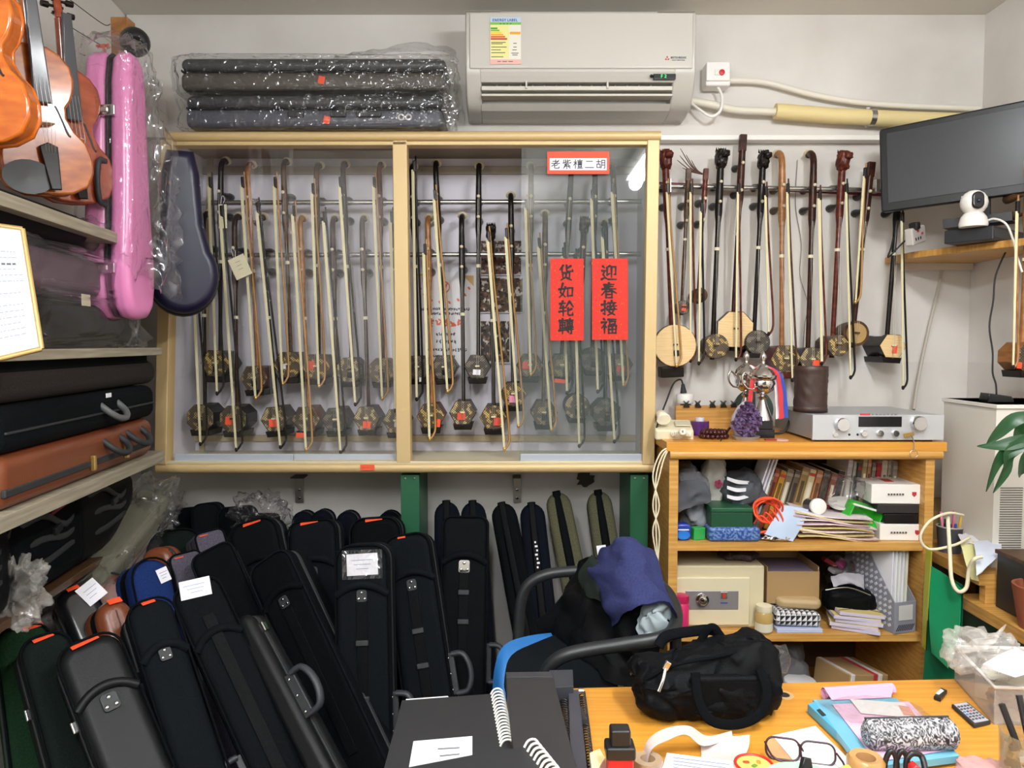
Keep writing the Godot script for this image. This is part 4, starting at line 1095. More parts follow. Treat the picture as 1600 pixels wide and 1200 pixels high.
func bookcase_top() -> void:
	var h := P(1250, 690, BD).y
	# amplifier
	var t := thing("amplifier", "silver stereo amplifier with black display and round knobs on the bookcase", "amplifier")
	var a := P(1270, 645, 2.5)
	var b := P(1472, 688, 2.5)
	var w := b.x - a.x
	var silver := hexm("b9bbbe", 0.35, 0.35)
	var hh := a.y - h - 0.008
	part(t, "body", slab(Vector3(a.x, h + 0.008, -2.86), Vector3(b.x, h + hh, -2.506)), silver)
	part(t, "front_panel", slab(Vector3(a.x - 0.002, h + 0.006, -2.506), Vector3(b.x + 0.002, h + hh + 0.002, -2.494)), hexm("c6c8cb", 0.3, 0.35))
	for k in [0.04, w - 0.04]: part(t, "foot", slab(Vector3(a.x + k - 0.02, h, -2.56), Vector3(a.x + k + 0.02, h + 0.009, -2.52)), M.plastic)
	var knob := func(px: float, py: float, r: float, l: float, called: String):
		part(t, called, MB.new().add(lathe([Vector2(0, 0), Vector2(r, 0), Vector2(r, l * 0.8), Vector2(r * 0.9, l), Vector2(0, l)], 20), at(P(px, py, 2.494), turn(90, 0, 0))), M.chrome)
	knob.call(1314, 663, 0.022, 0.022, "input_knob"); knob.call(1433, 661, 0.024, 0.024, "volume_knob")
	for x in [1349, 1374, 1398]: knob.call(x, 677, 0.0105, 0.012, "tone_knob")
	knob.call(1305, 679, 0.008, 0.006, "power_button")
	for x in [1327, 1340]: part(t, "socket", ball(0.004), M.plastic, at(P(x, 679, 2.494)))
	part(t, "display", pbox(1342, 651, 1409, 667, 2.492, 0.004, 0.001), M.shinyblack)
	part(t, "red_label", pbox(1344, 646, 1360, 649, 2.492, 0.002, 0.0005), hexm("c8404a", 0.5))
	for k in 7: part(t, "model_mark", pbox(1362 + k * 6, 647, 1366 + k * 6, 648.4, 2.492, 0.002, 0.0002), hexm("7a7c80", 0.5))
	# brush pot standing on it
	var bp := thing("brush_pot", "dark brown carved cylindrical brush pot standing on the amplifier", "pot")
	var c := P(1277, 636, 2.56)
	var pot_r := 0.056
	var ph := P(1277, 573, 2.56).y - (h + hh + 0.002)
	var base := Vector3(c.x, h + hh + 0.002, -2.62)
	var nz := noise(45, 9, 3)
	var pot := lathe([Vector2(0, 0), Vector2(pot_r, 0), Vector2(pot_r, 0.012), Vector2(pot_r * 0.97, 0.016)] + range(0, 12).map(func(i): return Vector2(pot_r * 0.97, 0.02 + (ph - 0.04) * i / 11.0)) + [Vector2(pot_r, ph - 0.014), Vector2(pot_r, ph), Vector2(pot_r * 0.88, ph), Vector2(pot_r * 0.86, 0.02), Vector2(0, 0.02)], 40)
	pot.warp(func(p: Vector3):
		var k := nz.get_noise_3dv(p) * 0.0045 if p.y > 0.017 and p.y < ph - 0.016 and Vector2(p.x, p.z).length() > pot_r * 0.93 else 0.0
		return p + Vector3(p.x, 0, p.z).normalized() * k)
	part(bp, "pot", pot, hexm("3d2b25", 0.45), at(base))
	# keys hanging over the bookcase edge
	var ks := thing("key_ring", "small key ring hanging from the amplifier front over the bookcase edge", "keys")
	part(ks, "chain", tube(curve([P(1424, 679, 2.478), P(1428, 690, 2.475), P(1429, 702, 2.473)], 4), 0.0018, 5), M.chrome)
	part(ks, "ring", ring(0.0125, 0.0012), M.chrome, at(P(1428, 709, 2.47), turn(90, 0, 0)))
	part(ks, "key", rbox(Vector3(0.035, 0.014, 0.003), 0.002), M.brass, at(P(1420, 679, 2.478), turn(0, 0, 12)))
	# telephone
	var ph_ := thing("telephone", "cream corded desk telephone at the end of the bookcase top", "telephone")
	var pc := P(1062, 690, 2.53)
	var pb := at(Vector3(pc.x, h, -2.64), turn(0, -8, 0) * Basis.from_scale(Vector3(1.12, 1.15, 1.05)))
	part(ph_, "base", MB.new().add(pillow(rrect(0.115, 0.14, 0.01), 0.032, 0.006), at(Vector3(0, 0.02, 0), turn(-82, 0, 0))), M.cream, pb)
	part(ph_, "underside", rbox(Vector3(0.108, 0.012, 0.125), 0.003), hexm("4b4a46", 0.6), pb * at(Vector3(0, 0.006, 0)))
	part(ph_, "handset", tube(curve([Vector3(-0.03, 0.055, 0.06), Vector3(-0.034, 0.064, 0.04), Vector3(-0.036, 0.066, 0), Vector3(-0.034, 0.062, -0.045), Vector3(-0.03, 0.05, -0.08)], 4), [0.022, 0.022, 0.021, 0.018, 0.017, 0.016, 0.016, 0.016, 0.016, 0.016, 0.016, 0.017, 0.018, 0.019, 0.021, 0.022, 0.022], 10, 0.8), hexm("e8e2ca", 0.4), pb)
	var co := []
	for i in 150:
		var u := i / 149.0
		var p := Vector3(lerp(-0.005, 0.045, u) + 0.012 * sin(u * PI * 2), 0.016 + 0.012 * sin(u * PI), 0.078 + 0.055 * sin(u * PI))
		co.append(p + Vector3(cos(u * 150.0) * 0.007, sin(u * 150.0) * 0.007, 0))
	part(ph_, "coiled_cord", tube(co, 0.0035, 5), hexm("e6e0cc", 0.45), pb)
	part(ph_, "keypad", rbox(Vector3(0.045, 0.003, 0.06), 0.001), hexm("cfc7ad", 0.5), pb * at(Vector3(0.028, 0.04, 0.005), turn(8, 0, 0)))
	# board with clips
	var bd := thing("wooden_board", "plain wooden board with black clips standing behind the telephone", "board")
	var q := P(1105, 645, 2.86)
	part(bd, "board", slab(Vector3(P(1056, 640, 2.86).x, h, -2.88), Vector3(P(1160, 640, 2.86).x, P(1100, 634, 2.86).y, -2.86)), M.pine)
	for x in [1072, 1090, 1113, 1130, 1146]:
		part(bd, "clip", MB.new().add(pillow([Vector2(-0.012, 0), Vector2(-0.004, 0.014), Vector2(-0.01, 0.024), Vector2(0, 0.016), Vector2(0.01, 0.024), Vector2(0.004, 0.014), Vector2(0.012, 0)], 0.026, 0.002, 1), at(P(x, 636, 2.862))), M.plastic)
	# plug adapter
	var pl := thing("plug_adapter", "round white plug adapter with black plug on the wall behind the telephone", "adapter")
	part(pl, "adapter", MB.new().add(lathe([Vector2(0, 0), Vector2(0.03, 0), Vector2(0.033, 0.006), Vector2(0.033, 0.03), Vector2(0.028, 0.036), Vector2(0, 0.038)], 20), at(P(1070, 630, 2.9))), M.white)
	part(pl, "plug", tube([P(1068, 614, 2.9), P(1067, 600, 2.9)], [0.013, 0.006], 10), M.rubber)
	part(pl, "stand", slab(P(1063, 630, 2.92), Vector3(P(1077, 630, 2.92).x, h, -2.89)), hexm("8f8a80", 0.6))
	part(pl, "cord", tube(curve([P(1067, 600, 2.9), P(1063, 593, 2.89), P(1052, 600, 2.85), P(1040, 630, 2.75), P(1030, 655, 2.66), P(1026, 668, 2.6)], 6), 0.0032, 6), M.rubber)
	# purple tape roll, beads, amethyst
	var tr := thing("tape_dispenser", "purple see-through tape roll beside the telephone", "tape")
	var tp := P(1100, 672, 2.62)
	part(tr, "roll", MB.new().add(lathe([Vector2(0.016, 0), Vector2(0.032, 0), Vector2(0.032, 0.05), Vector2(0.016, 0.05), Vector2(0.016, 0)], 24), at(Vector3(tp.x, h, -2.68))), film(Color(0.35, 0.16, 0.45, 0.75), 0.15))
	part(tr, "core", MB.new().add(lathe([Vector2(0.011, 0), Vector2(0.0155, 0), Vector2(0.0155, 0.062), Vector2(0.011, 0.062), Vector2(0.011, 0)], 20), at(Vector3(tp.x, h, -2.68))), hexm("c9c6cc", 0.4))
	var bc := P(1117, 682, 2.57)
	bc.y = h
	var be := thing("bead_bracelet", "coiled string of dark red polished wooden beads on the bookcase", "beads")
	for k in 34:
		var turn_ := k / 17
		var aa := TAU * k / 17.0 + turn_ * 0.2
		var rr := 0.043 - turn_ * 0.006
		part(be, "bead", ball(0.0088, Vector3.ONE, 10), hexm("3a1214", 0.15), at(Vector3(bc.x + cos(aa) * rr, h + 0.0088 + turn_ * 0.014, -2.585 + sin(aa) * rr * 0.75)))
	part(be, "tassel", tube(curve([Vector3(bc.x + 0.006, h + 0.006, -2.545), Vector3(bc.x + 0.008, h + 0.003, -2.52), Vector3(bc.x, h + 0.002, -2.5)], 4), 0.0014, 5), hexm("2a1a16", 0.7))
	var am := thing("amethyst_geode", "purple amethyst crystal cluster on a silver-grey plate", "crystal")
	var ac := P(1169, 688, 2.53)
	var ax := Vector3(ac.x, h, -2.555)
	part(am, "plate", MB.new().add(lathe([Vector2(0, 0), Vector2(0.04, 0), Vector2(0.046, 0.012), Vector2(0.043, 0.013), Vector2(0.03, 0.006), Vector2(0, 0.006)], 28), at(ax)), hexm("a9a6a8", 0.3, 0.5))
	var egg := func(k: float) -> MB:
		return lathe([Vector2(0, 0), Vector2(0.03 * k, 0.006), Vector2(0.044 * k, 0.032), Vector2(0.04 * k, 0.062), Vector2(0.024 * k, 0.088), Vector2(0.008 * k, 0.103), Vector2(0, 0.106)], 20)
	part(am, "rind", egg.call(1.0).warp(func(p): return Vector3(p.x, p.y, p.z * 0.5 - 0.008)), hexm("a79fae", 0.6), at(ax + Vector3(0, 0.006, -0.004), Basis.from_scale(Vector3(1.12, 1.16, 1.1))))
	var rng := RandomNumberGenerator.new()
	rng.seed = 12
	var cr := MB.new()
	for k in 260:
		var u := rng.randf() * TAU
		var rr := sqrt(rng.randf())
		var yy := rng.randf()
		var wmax := 0.041 * sin(PI * pow(yy, 0.8)) + 0.004
		var p := Vector3(cos(u) * rr * wmax, 0.008 + yy * 0.092, 0.009 + 0.014 * (1.0 - rr * rr))
		var s := 0.004 + rng.randf() * 0.004
		cr.add(barrel(5, [[0.0, s], [s * 1.2, s * 0.9], [s * 2.1, 0.0004]], rng.randf()), at(p, turn(rng.randf_range(-45, 45), rng.randf_range(-45, 45), 0)))
	var cl := part(am, "crystals", cr, mat(Color("6e587c"), 0.22), at(ax + Vector3(0, 0.006, -0.004), Basis.from_scale(Vector3(1.12, 1.16, 1.1))))
	cl.set_meta("kind", "stuff")
	# trophies
	trophy("silver trophy cup with red and blue ribbons on a black base", P(1201, 688, 2.55).x, -2.62, 1.16, true)
	trophy("smaller silver trophy cup with open glass-like handles standing behind", P(1171, 688, 2.7).x, -2.75, 1.04, false)
	var gp := thing("green_disc", "dark green round stone disc leaning behind the trophies", "disc")
	part(gp, "disc", MB.new().add(pillow(ngon(28, 0.075), 0.012, 0.004), at(Vector3(P(1180, 620, 2.85).x, h + 0.076, -2.87), turn(-8, 0, 0))), hexm("3e5148", 0.3))
	part(gp, "foot", slab(Vector3(P(1165, 620, 2.85).x, h, -2.89), Vector3(P(1195, 620, 2.85).x, h + 0.012, -2.85)), M.blackwood)
	var ca := thing("campaign_badge", "small red and white badge lying by the trophy base", "badge")
	part(ca, "badge", MB.new().add(lathe([Vector2(0, 0), Vector2(0.022, 0), Vector2(0.022, 0.003), Vector2(0, 0.004)], 18), at(Vector3(P(1222, 689, 2.53).x, h, -2.535))), hexm("d9a9a2", 0.5))
	part(ca, "ribbon", slab(Vector3(P(1196, 690, 2.53).x, h, -2.545), Vector3(P(1214, 690, 2.53).x, h + 0.004, -2.525)), hexm("9c2b2b", 0.5))
	cable("black_cable", "black cord curling behind the amethyst to the amplifier", [Vector3(P(1135, 675, 2.62).x, h + 0.006, -2.63), P(1142, 668, 2.66), P(1158, 672, 2.7), Vector3(P(1185, 680, 2.7).x, h + 0.006, -2.72), Vector3(P(1222, 678, 2.7).x, h + 0.006, -2.7), P(1234, 655, 2.72), P(1238, 640, 2.8)], 0.004, M.rubber)

func ring(r: float, w: float, seg := 24) -> MB:
	var p := []
	for i in 9:
		var a := TAU * i / 8
		p.append(Vector2(r - cos(a) * w, sin(a) * w))
	return lathe(p, seg)
func trophy(label: String, x: float, z: float, k: float, ribbon: bool) -> void:
	var h := P(1250, 690, BD).y
	var t := thing("trophy", label, "trophy", "silver trophies")
	var o := Vector3(x, h, z)
	part(t, "base", rbox(Vector3(0.066, 0.03, 0.066), 0.002), M.shinyblack, at(o + Vector3(0, 0.015, 0)))
	part(t, "base_step", rbox(Vector3(0.056, 0.03, 0.056), 0.002), M.shinyblack, at(o + Vector3(0, 0.045, 0)))
	part(t, "stem", MB.new().add(lathe([Vector2(0, 0.06), Vector2(0.03 * k, 0.06), Vector2(0.026 * k, 0.075), Vector2(0.014 * k, 0.11), Vector2(0.009 * k, 0.128), Vector2(0.015 * k, 0.136), Vector2(0.008 * k, 0.144), Vector2(0.012 * k, 0.15)], 24), at(o)), M.chrome)
	part(t, "cup", MB.new().add(lathe([Vector2(0, 0.148), Vector2(0.016 * k, 0.15), Vector2(0.032 * k, 0.162), Vector2(0.038 * k, 0.185), Vector2(0.036 * k, 0.195), Vector2(0.044 * k, 0.205), Vector2(0.044 * k, 0.213), Vector2(0.038 * k, 0.214)], 28), at(o)), M.chrome)
	part(t, "lid", MB.new().add(lathe([Vector2(0.04 * k, 0.214), Vector2(0.034 * k, 0.228), Vector2(0.018 * k, 0.243), Vector2(0.008, 0.25), Vector2(0.006, 0.262), Vector2(0.012, 0.272), Vector2(0.01, 0.282), Vector2(0.003, 0.293), Vector2(0, 0.296)], 24), at(o)), M.chrome)
	for s in [-1.0, 1.0]:
		part(t, "handle", MB.new().add(tube(curve([Vector3(s * 0.03 * k, 0.165, 0), Vector3(s * 0.055 * k, 0.17, 0), Vector3(s * 0.072 * k, 0.195, 0), Vector3(s * 0.066 * k, 0.222, 0), Vector3(s * 0.05 * k, 0.214, 0), Vector3(s * 0.042 * k, 0.206, 0)], 5), 0.0035, 7), at(o, turn(0, 20, 0))), M.chrome)
	var cols := [["c8343c", -0.034, 0.012], ["eae6ea", 0.03, 0.02], ["2f4fb0", 0.042, 0.016], ["c8343c", 0.036, 0.03], ["2f4fb0", 0.052, 0.004]] if ribbon else [["c8343c", 0.03, 0.03], ["e9e6ee", 0.02, 0.038]]
	for c in cols:
		var f: float = c[1]
		var zz: float = c[2]
		var l := 0.175 if ribbon and f > 0 else 0.15
		var b := o + Vector3(0, 0, zz)
		part(t, "ribbon", drape([[b + Vector3(f * 0.15 - 0.004, 0.245, 0), b + Vector3(f * 0.15 + 0.004, 0.245, 0)], [b + Vector3(f * 0.9 - 0.007, 0.225, 0.006), b + Vector3(f * 0.9 + 0.007, 0.225, 0.004)], [b + Vector3(f * 1.3 - 0.008, 0.17, 0.008), b + Vector3(f * 1.3 + 0.008, 0.17, 0.003)], [b + Vector3(f * 1.5 - 0.008, 0.24 - l, 0.006), b + Vector3(f * 1.5 + 0.008, 0.243 - l, 0.006)]], 0.0008, 5, 0.002, 30, int(abs(f) * 1000)), hexm(c[0], 0.4))

# ---------------------------------------------------------------- what the bookcase holds
func bookcase_inside() -> void:
	var h1 := P(1250, 849, BD).y
	var h2 := P(1250, 991, BD).y
	var h3 := P(1250, 1135, BD).y
	var rng := RandomNumberGenerator.new()
	rng.seed = 77
	# books: leaning on the left, upright on the right
	var tones := [["7f8a72", "grey-green"], ["b0563c", "brick red"], ["c9962e", "mustard"], ["8a7a62", "drab brown"], ["6f6252", "dull brown"], ["9a7c4a", "ochre"], ["d6c596", "cream flowered"], ["b87a4e", "copper"], ["4a3c34", "dark brown"], ["8f4a34", "rust"], ["3a3638", "black"], ["d2c7a6", "ivory"], ["c9bfc6", "pale lilac"], ["e0dcd2", "white"], ["5c5450", "slate"], ["a89a6a", "straw"], ["b0805a", "tan"], ["8c8478", "grey"], ["b22b38", "crimson"], ["d8d0bc", "pale"], ["c4b89c", "buff"], ["9c9488", "mid grey"], ["cfa6a0", "dusty pink"], ["7a6a58", "brown grey"], ["d9d3c6", "off white"], ["a8444a", "wine red"], ["c9b37c", "sand"], ["c23440", "bright red"]]
	var x := 1193.0
	for i in tones.size():
		var w := 8.0 + rng.randf() * 4.0 if i < 12 else 6.5 + rng.randf() * 3.0
		var lean := -17.0 + i * 0.55 if i < 12 else -6.0 + (i - 12) * 0.45
		var d := 2.66 + rng.randf() * 0.03
		var yt := 728.0 + rng.randf() * 12.0 if i < 12 else 716.0 + rng.randf() * 10.0
		var px := x + w / 2
		var top := P(px + (10 if i < 12 else 3), yt, d)
		var len_ := (top.y - h1 - 0.004) / cos(deg_to_rad(lean))
		var wm := w / 1200.0 * d * 0.9
		var t := thing("book", "%s book %s on the bookcase's upper shelf" % [tones[i][1], "leaning among its neighbours" if i < 12 else "standing upright in the row"], "book", "books on the upper shelf")
		var b := turn(0, 0, lean)
		var foot := Vector3(top.x, top.y, -d) - b.y * len_
		t.transform = Transform3D(b, foot + b.x * wm / 2 * 0.0)
		part(t, "cover", rbox(Vector3(wm, len_, 0.17), 0.002), mat(Color(tones[i][0]), 0.6), at(Vector3(0, len_ / 2, -0.085)))
		part(t, "pages", rbox(Vector3(wm * 0.8, 0.002, 0.16), 0.0005), M.paper, at(Vector3(0, len_ + 0.0004, -0.083)))
		part(t, "spine_title", rbox(Vector3(wm * 0.5, len_ * 0.35, 0.0012), 0.0003), mat(Color(tones[i][0]).darkened(0.45) if i % 3 else Color("e6dfca"), 0.6), at(Vector3(0, len_ * 0.62, 0.0006)))
		part(t, "spine_band", rbox(Vector3(wm * 0.96, len_ * 0.05, 0.001), 0.0003), mat(Color("c43c34") if i % 4 == 2 else Color(tones[i][0]).lightened(0.3), 0.6), at(Vector3(0, len_ * 0.92, 0.0005)))
		x += w
	# left heap
	solo("grey_cloth", "crumpled grey cloth heaped at the end of the upper shelf", "cloth", "", MB.new().add(lump(Vector3(0.11, 0.2, 0.18), 0.5, 12, 4, 0.7, 12), at(Vector3(P(1083, 800, 2.62).x, h1 + 0.115, -2.68), turn(0, 0, 10))), hexm("7d7f85", 0.8))
	solo("dark_cloth", "dark grey folded cloth lying over the grey heap", "cloth", "", drape([[P(1058, 762, 2.56), P(1080, 752, 2.55), P(1102, 760, 2.56), P(1110, 770, 2.58)], [P(1056, 778, 2.55), P(1078, 768, 2.545), P(1098, 778, 2.55), P(1106, 784, 2.56)], [P(1058, 800, 2.55), P(1074, 790, 2.54), P(1088, 790, 2.55), P(1100, 790, 2.56)]], 0.006, 5, 0.02, 14, 7), hexm("4c4e54", 0.85))
	solo("dark_bundle", "dark bundle filling the back of the upper shelf", "bundle", "", MB.new().add(lump(Vector3(0.3, 0.27, 0.13), 0.3, 9, 6, 0.5, 10), at(Vector3(P(1120, 780, 2.86).x, h1 + 0.145, -2.88))), hexm("26282e", 0.85))
	var pb := thing("carrier_bag", "white plastic carrier bag with pink flower print on the upper shelf", "bag")
	part(pb, "bag", MB.new().add(lump(Vector3(0.085, 0.185, 0.1), 0.28, 14, 9, 0.6, 12), at(Vector3(P(1120, 770, 2.62).x, P(1120, 766, 2.62).y, -2.7), turn(0, 0, -10))), hexm("b9b7ae", 0.4))
	for k in 5:
		var a := TAU * k / 5
		part(pb, "flower_print", MB.new().add(pillow(ngon(8, 0.006), 0.001, 0.0003), at(P(1124, 757, 2.62) + Vector3(cos(a) * 0.009, sin(a) * 0.009, -0.012))), hexm("a8305a", 0.6))
	var sh := thing("canvas_shoe", "grey and white striped cloth shoe lying on the green tin", "shoe")
	part(sh, "upper", MB.new().add(lump(Vector3(0.12, 0.13, 0.14), 0.35, 11, 13, 0.65, 12), at(P(1160, 768, 2.66), turn(0, 0, 25))), hexm("4a4d52", 0.85))
	for k in 3: part(sh, "white_stripe", drape([[P(1136, 745 + k * 14, 2.585), P(1152, 750 + k * 13, 2.575), P(1170, 752 + k * 10, 2.59)], [P(1136, 750 + k * 14, 2.58), P(1152, 756 + k * 13, 2.57), P(1171, 757 + k * 10, 2.585)]], 0.003, 4), hexm("d3d3d6", 0.7))
	for k in 3: solo("envelope", "long white envelope standing aslant beside the leaning books", "envelope", "white envelopes on the upper shelf", MB.new().add(rbox(Vector3(0.006, 0.2, 0.11), 0.001), at(P(1184 + k * 4, 748 + k * 4, 2.68), turn(0, 0, -18))), M.paper)
	# green tin over blue patterned case
	var t := thing("green_box", "dark green lidded tin lying on the blue patterned case", "box")
	var hb := P(1150, 826, 2.53).y
	part(t, "tin", sbox(1111, 1177, 800, 2.53, 0.14, hb, 0.004), hexm("17472f", 0.4))
	part(t, "lid", MB.new().add(rbox(Vector3(0.142, 0.016, 0.146), 0.004), at(Vector3(P(1144, 800, 2.53).x, P(1144, 797, 2.53).y, -2.6))), hexm("1c5236", 0.4))
	var bm := mat(Color.WHITE, 0.35)
	bm.albedo_texture = noise_tex(Color("23438f"), Color("6f8db0"), 0.08, 15, Vector2.ONE, 3, 128, 2.5)
	tri_map(bm, 8.0)
	solo("blue_case", "flat blue mottled pattern case under the green tin", "case", "", sbox(1108, 1190, 825, 2.515, 0.17, h1, 0.012), bm)
	var jar := thing("blue_tub", "small blue tub with rounded clear cap on the upper shelf", "tub")
	var jc := Vector3(P(1069, 830, 2.52).x, h1, -2.55)
	part(jar, "tub", MB.new().add(pillow(rrect(0.054, 0.056, 0.016), 0.04, 0.008), at(jc + Vector3(0, 0.029, 0))), hexm("2a3f9c", 0.25))
	part(jar, "label", MB.new().add(pillow(ngon(24, 0.015, 0, 1.45), 0.002, 0.0005), at(jc + Vector3(0, 0.02, 0.021))), hexm("2b78d0", 0.3))
	part(jar, "label_band", rbox(Vector3(0.036, 0.004, 0.002), 0.0005), M.white, at(jc + Vector3(0, 0.038, 0.021)))
	solo("green_packet", "small bright green and white packet beside the blue tub", "packet", "", sbox(1082, 1102, 825, 2.54, 0.03, h1, 0.003, 14), hexm("2f9a4a", 0.4))
	# orange cord
	var oc := thing("orange_rope", "tangled coil of bright orange cord in front of the books", "cord")
	for k in 7:
		var pts := []
		for i in 26:
			var a := TAU * i / 25.0
			pts.append(P(1198, 800, 2.56) + Vector3(cos(a) * (0.034 + k * 0.0025) + 0.004 * sin(k * 2.0), sin(a) * (0.028 + k * 0.0024) + k * 0.002, -0.02 + k * 0.007 + 0.012 * sin(a * 2 + k)))
		part(oc, "loop", tube(pts, 0.0034, 6), M.orange)
	for k in 4: part(oc, "loose_end", tube(curve([P(1178 + k * 12, 818, 2.55), P(1190 + k * 7, 806 - k * 5, 2.535), P(1205 + k * 6, 826 - k * 3, 2.53), P(1178 + k * 5, 833, 2.53)], 5), 0.003, 6), M.orange)
	solo("foil_pack", "crumpled silver foil packet at the edge of the upper shelf", "packet", "", MB.new().add(lump(Vector3(0.11, 0.02, 0.06), 0.4, 30, 3, 0.6, 9), at(Vector3(P(1215, 846, 2.53).x, h1 + 0.013, -2.545))), M.chrome)
	solo("mask_pack", "flat pale blue packet leaning over the foil", "packet", "", drape([[P(1222, 789, 2.56), P(1242, 792, 2.56), P(1262, 796, 2.56)], [P(1208, 812, 2.535), P(1230, 818, 2.53), P(1252, 822, 2.54)], [P(1194, 834, 2.52), P(1214, 840, 2.515), P(1238, 846, 2.52)]], 0.008, 4, 0.003, 20), hexm("b3c3da", 0.5))
	# jar with white lid, second lid, green open box
	var wj := thing("lidded_jar", "jar lying on its side, round white lid to the front", "jar")
	part(wj, "lid", MB.new().add(lathe([Vector2(0, 0), Vector2(0.027, 0), Vector2(0.027, 0.012), Vector2(0.023, 0.016), Vector2(0, 0.016)], 28), at(P(1277, 791, 2.57), turn(82, 0, 0))), M.white)
	part(wj, "glass", MB.new().add(lathe([Vector2(0, -0.07), Vector2(0.024, -0.068), Vector2(0.024, 0)], 24), at(P(1277, 791, 2.57), turn(82, 0, 0))), hexm("3a3a3c", 0.2))
	solo("plastic_dish", "flat white plastic dish lying above the paper pile", "dish", "", MB.new().add(lathe([Vector2(0, 0), Vector2(0.04, 0), Vector2(0.042, 0.008), Vector2(0, 0.012)], 26), at(P(1314, 788, 2.63), turn(18, 0, 6))), M.white)
	var gb := thing("open_green_box", "bright green open box with white rim tipped on the papers", "box")
	var gx := Transform3D(turn(12, 0, -17), P(1352, 806, 2.56))
	part(gb, "inside", rbox(Vector3(0.1, 0.05, 0.004), 0.001), hexm("35b52e", 0.4), gx * at(Vector3(0, 0, -0.04)))
	for e in [[0.0, 0.027, 0.11, 0.005], [0.0, -0.027, 0.11, 0.005], [-0.053, 0, 0.005, 0.055], [0.053, 0, 0.005, 0.055]]: part(gb, "wall", rbox(Vector3(e[2], e[3], 0.05), 0.001), hexm("3cbf38", 0.4), gx * at(Vector3(e[0], e[1], -0.02)))
	part(gb, "rim", rbox(Vector3(0.116, 0.006, 0.006), 0.001), M.white, gx * at(Vector3(0, 0.03, 0.004)))
	# clear grey bag over the books
	solo("clear_bag", "wrinkled clear grey plastic bag lying against the books", "bag", "", MB.new().add(lump(Vector3(0.15, 0.09, 0.12), 0.4, 16, 8, 0.6, 12), at(P(1322, 768, 2.62), turn(0, 0, -12))), M.film_thick)
	# paper pile
	var cols := ["d8c48a", "e6c9c8", "dcca90", "e9d2d0", "d4c07c", "e4c8cf", "efe6dc", "d9b9c0", "e0cf98", "e8d8dc"]
	for k in 10:
		var y := h1 + 0.004 + k * 0.0085
		var f := noise(10, k)
		var o := Vector3(P(1312, 845, 2.53).x + f.get_noise_1d(1) * 0.02 - k * 0.002, y, -2.6)
		var rot := turn(0, -6 + f.get_noise_1d(9) * 26, -3 - k * 0.4)
		solo("paper_folder", ("cream" if k % 2 == 0 else "pale pink") + " paper folder, %s from the bottom of the pile on the upper shelf" % ["lowest", "second", "third", "fourth", "fifth", "sixth", "seventh", "eighth", "ninth", "tenth"][k], "paper", "paper pile on the upper shelf", MB.new().add(sheet(func(u, v): return Vector3((u - 0.5) * 0.25, 0.006 * sin(u * 5.0 + k) + 0.004 * v, (v - 0.5) * 0.15), 8, 3, 0.004), at(o, rot)), mat(Color(cols[k]), 0.8))
	# boxes at the right end
	var wb := func(x0, x1, yt, hgt, label, m, yaw):
		var bx := thing("carton", label, "box", "cartons stacked on the upper shelf")
		part(bx, "box", sbox(x0, x1, yt, 2.535, 0.17, hgt, 0.003, yaw), m)
		if m == M.white:
			var mid := P((x0 + x1) * 0.5, yt, 2.533)
			part(bx, "red_seal", MB.new().add(pillow([Vector2(-0.007, 0.008), Vector2(0.007, 0.008), Vector2(0.007, -0.002), Vector2(0, -0.009), Vector2(-0.007, -0.002)], 0.001, 0.0002, 1), at(Vector3(mid.x + 0.045, (mid.y + hgt) / 2, -2.5315), turn(0, yaw, 0))), hexm("b8303a", 0.5))
			for k in 6: part(bx, "print_mark", rbox(Vector3(0.006, 0.006, 0.001), 0.0002), hexm("5a4a4c", 0.6), at(Vector3(mid.x - 0.04 + k * 0.0095, (mid.y + hgt) / 2, -2.5315 - 0.0), turn(0, yaw, 0)))
			part(bx, "red_top_mark", rbox(Vector3(0.03, 0.001, 0.05), 0.0003), hexm("c43a40", 0.6), at(Vector3(mid.x - 0.01, mid.y + 0.0004, -2.61), turn(0, yaw, 0)))
	var y0 := h1
	var y1 := P(1410, 819, 2.535).y
	var y2 := P(1410, 803, 2.535).y
	var y3 := P(1410, 788, 2.535).y
	wb.call(1378, 1446, 819, y0, "white carton with red shield mark, lowest of its stack", M.white, -3.0)
	wb.call(1384, 1440, 803, y1 + 0.001, "narrow black carton above the lowest white carton", M.shinyblack, -2.0)
	wb.call(1374, 1442, 788, y2 + 0.001, "wider black carton under the topmost white carton", hexm("2b2829", 0.5), -2.0)
	wb.call(1366, 1449, 757, y3 + 0.001, "white carton with red shield mark, topmost of its stack", M.white, -4.0)
	# ---- lower shelf
	var sf := thing("safe", "cream steel safe with grey dial plate on the lower shelf", "safe")
	var cream := hexm("d2c7a4", 0.45)
	part(sf, "body", sbox(1057, 1195, 884, 2.56, 0.3, h2, 0.006), cream)
	part(sf, "door", MB.new().add(rbox(Vector3(P(1186, 0, 2.56).x - P(1064, 0, 2.56).x, P(0, 897, 2.56).y - h2 - 0.02, 0.01), 0.004), at(Vector3((P(1186, 0, 2.56).x + P(1064, 0, 2.56).x) / 2, (P(0, 897, 2.56).y + h2) / 2, -2.557))), hexm("d9cfae", 0.45))
	part(sf, "dial_plate", pbox(1071, 923, 1154, 953, 2.55, 0.006, 0.003), hexm("a2a0a2", 0.3, 0.5))
	part(sf, "dial", MB.new().add(lathe([Vector2(0, 0), Vector2(0.023, 0), Vector2(0.022, 0.006), Vector2(0.014, 0.008), Vector2(0.013, 0.02), Vector2(0.01, 0.022), Vector2(0, 0.022)], 26), at(P(1097, 937, 2.549), turn(90, 0, 0))), M.chrome)
	part(sf, "dial_hub", ball(0.006), M.shinyblack, at(P(1097, 937, 2.528)))
	part(sf, "key_cover", pbox(1126, 925, 1137, 936, 2.549, 0.006, 0.002), M.nickel)
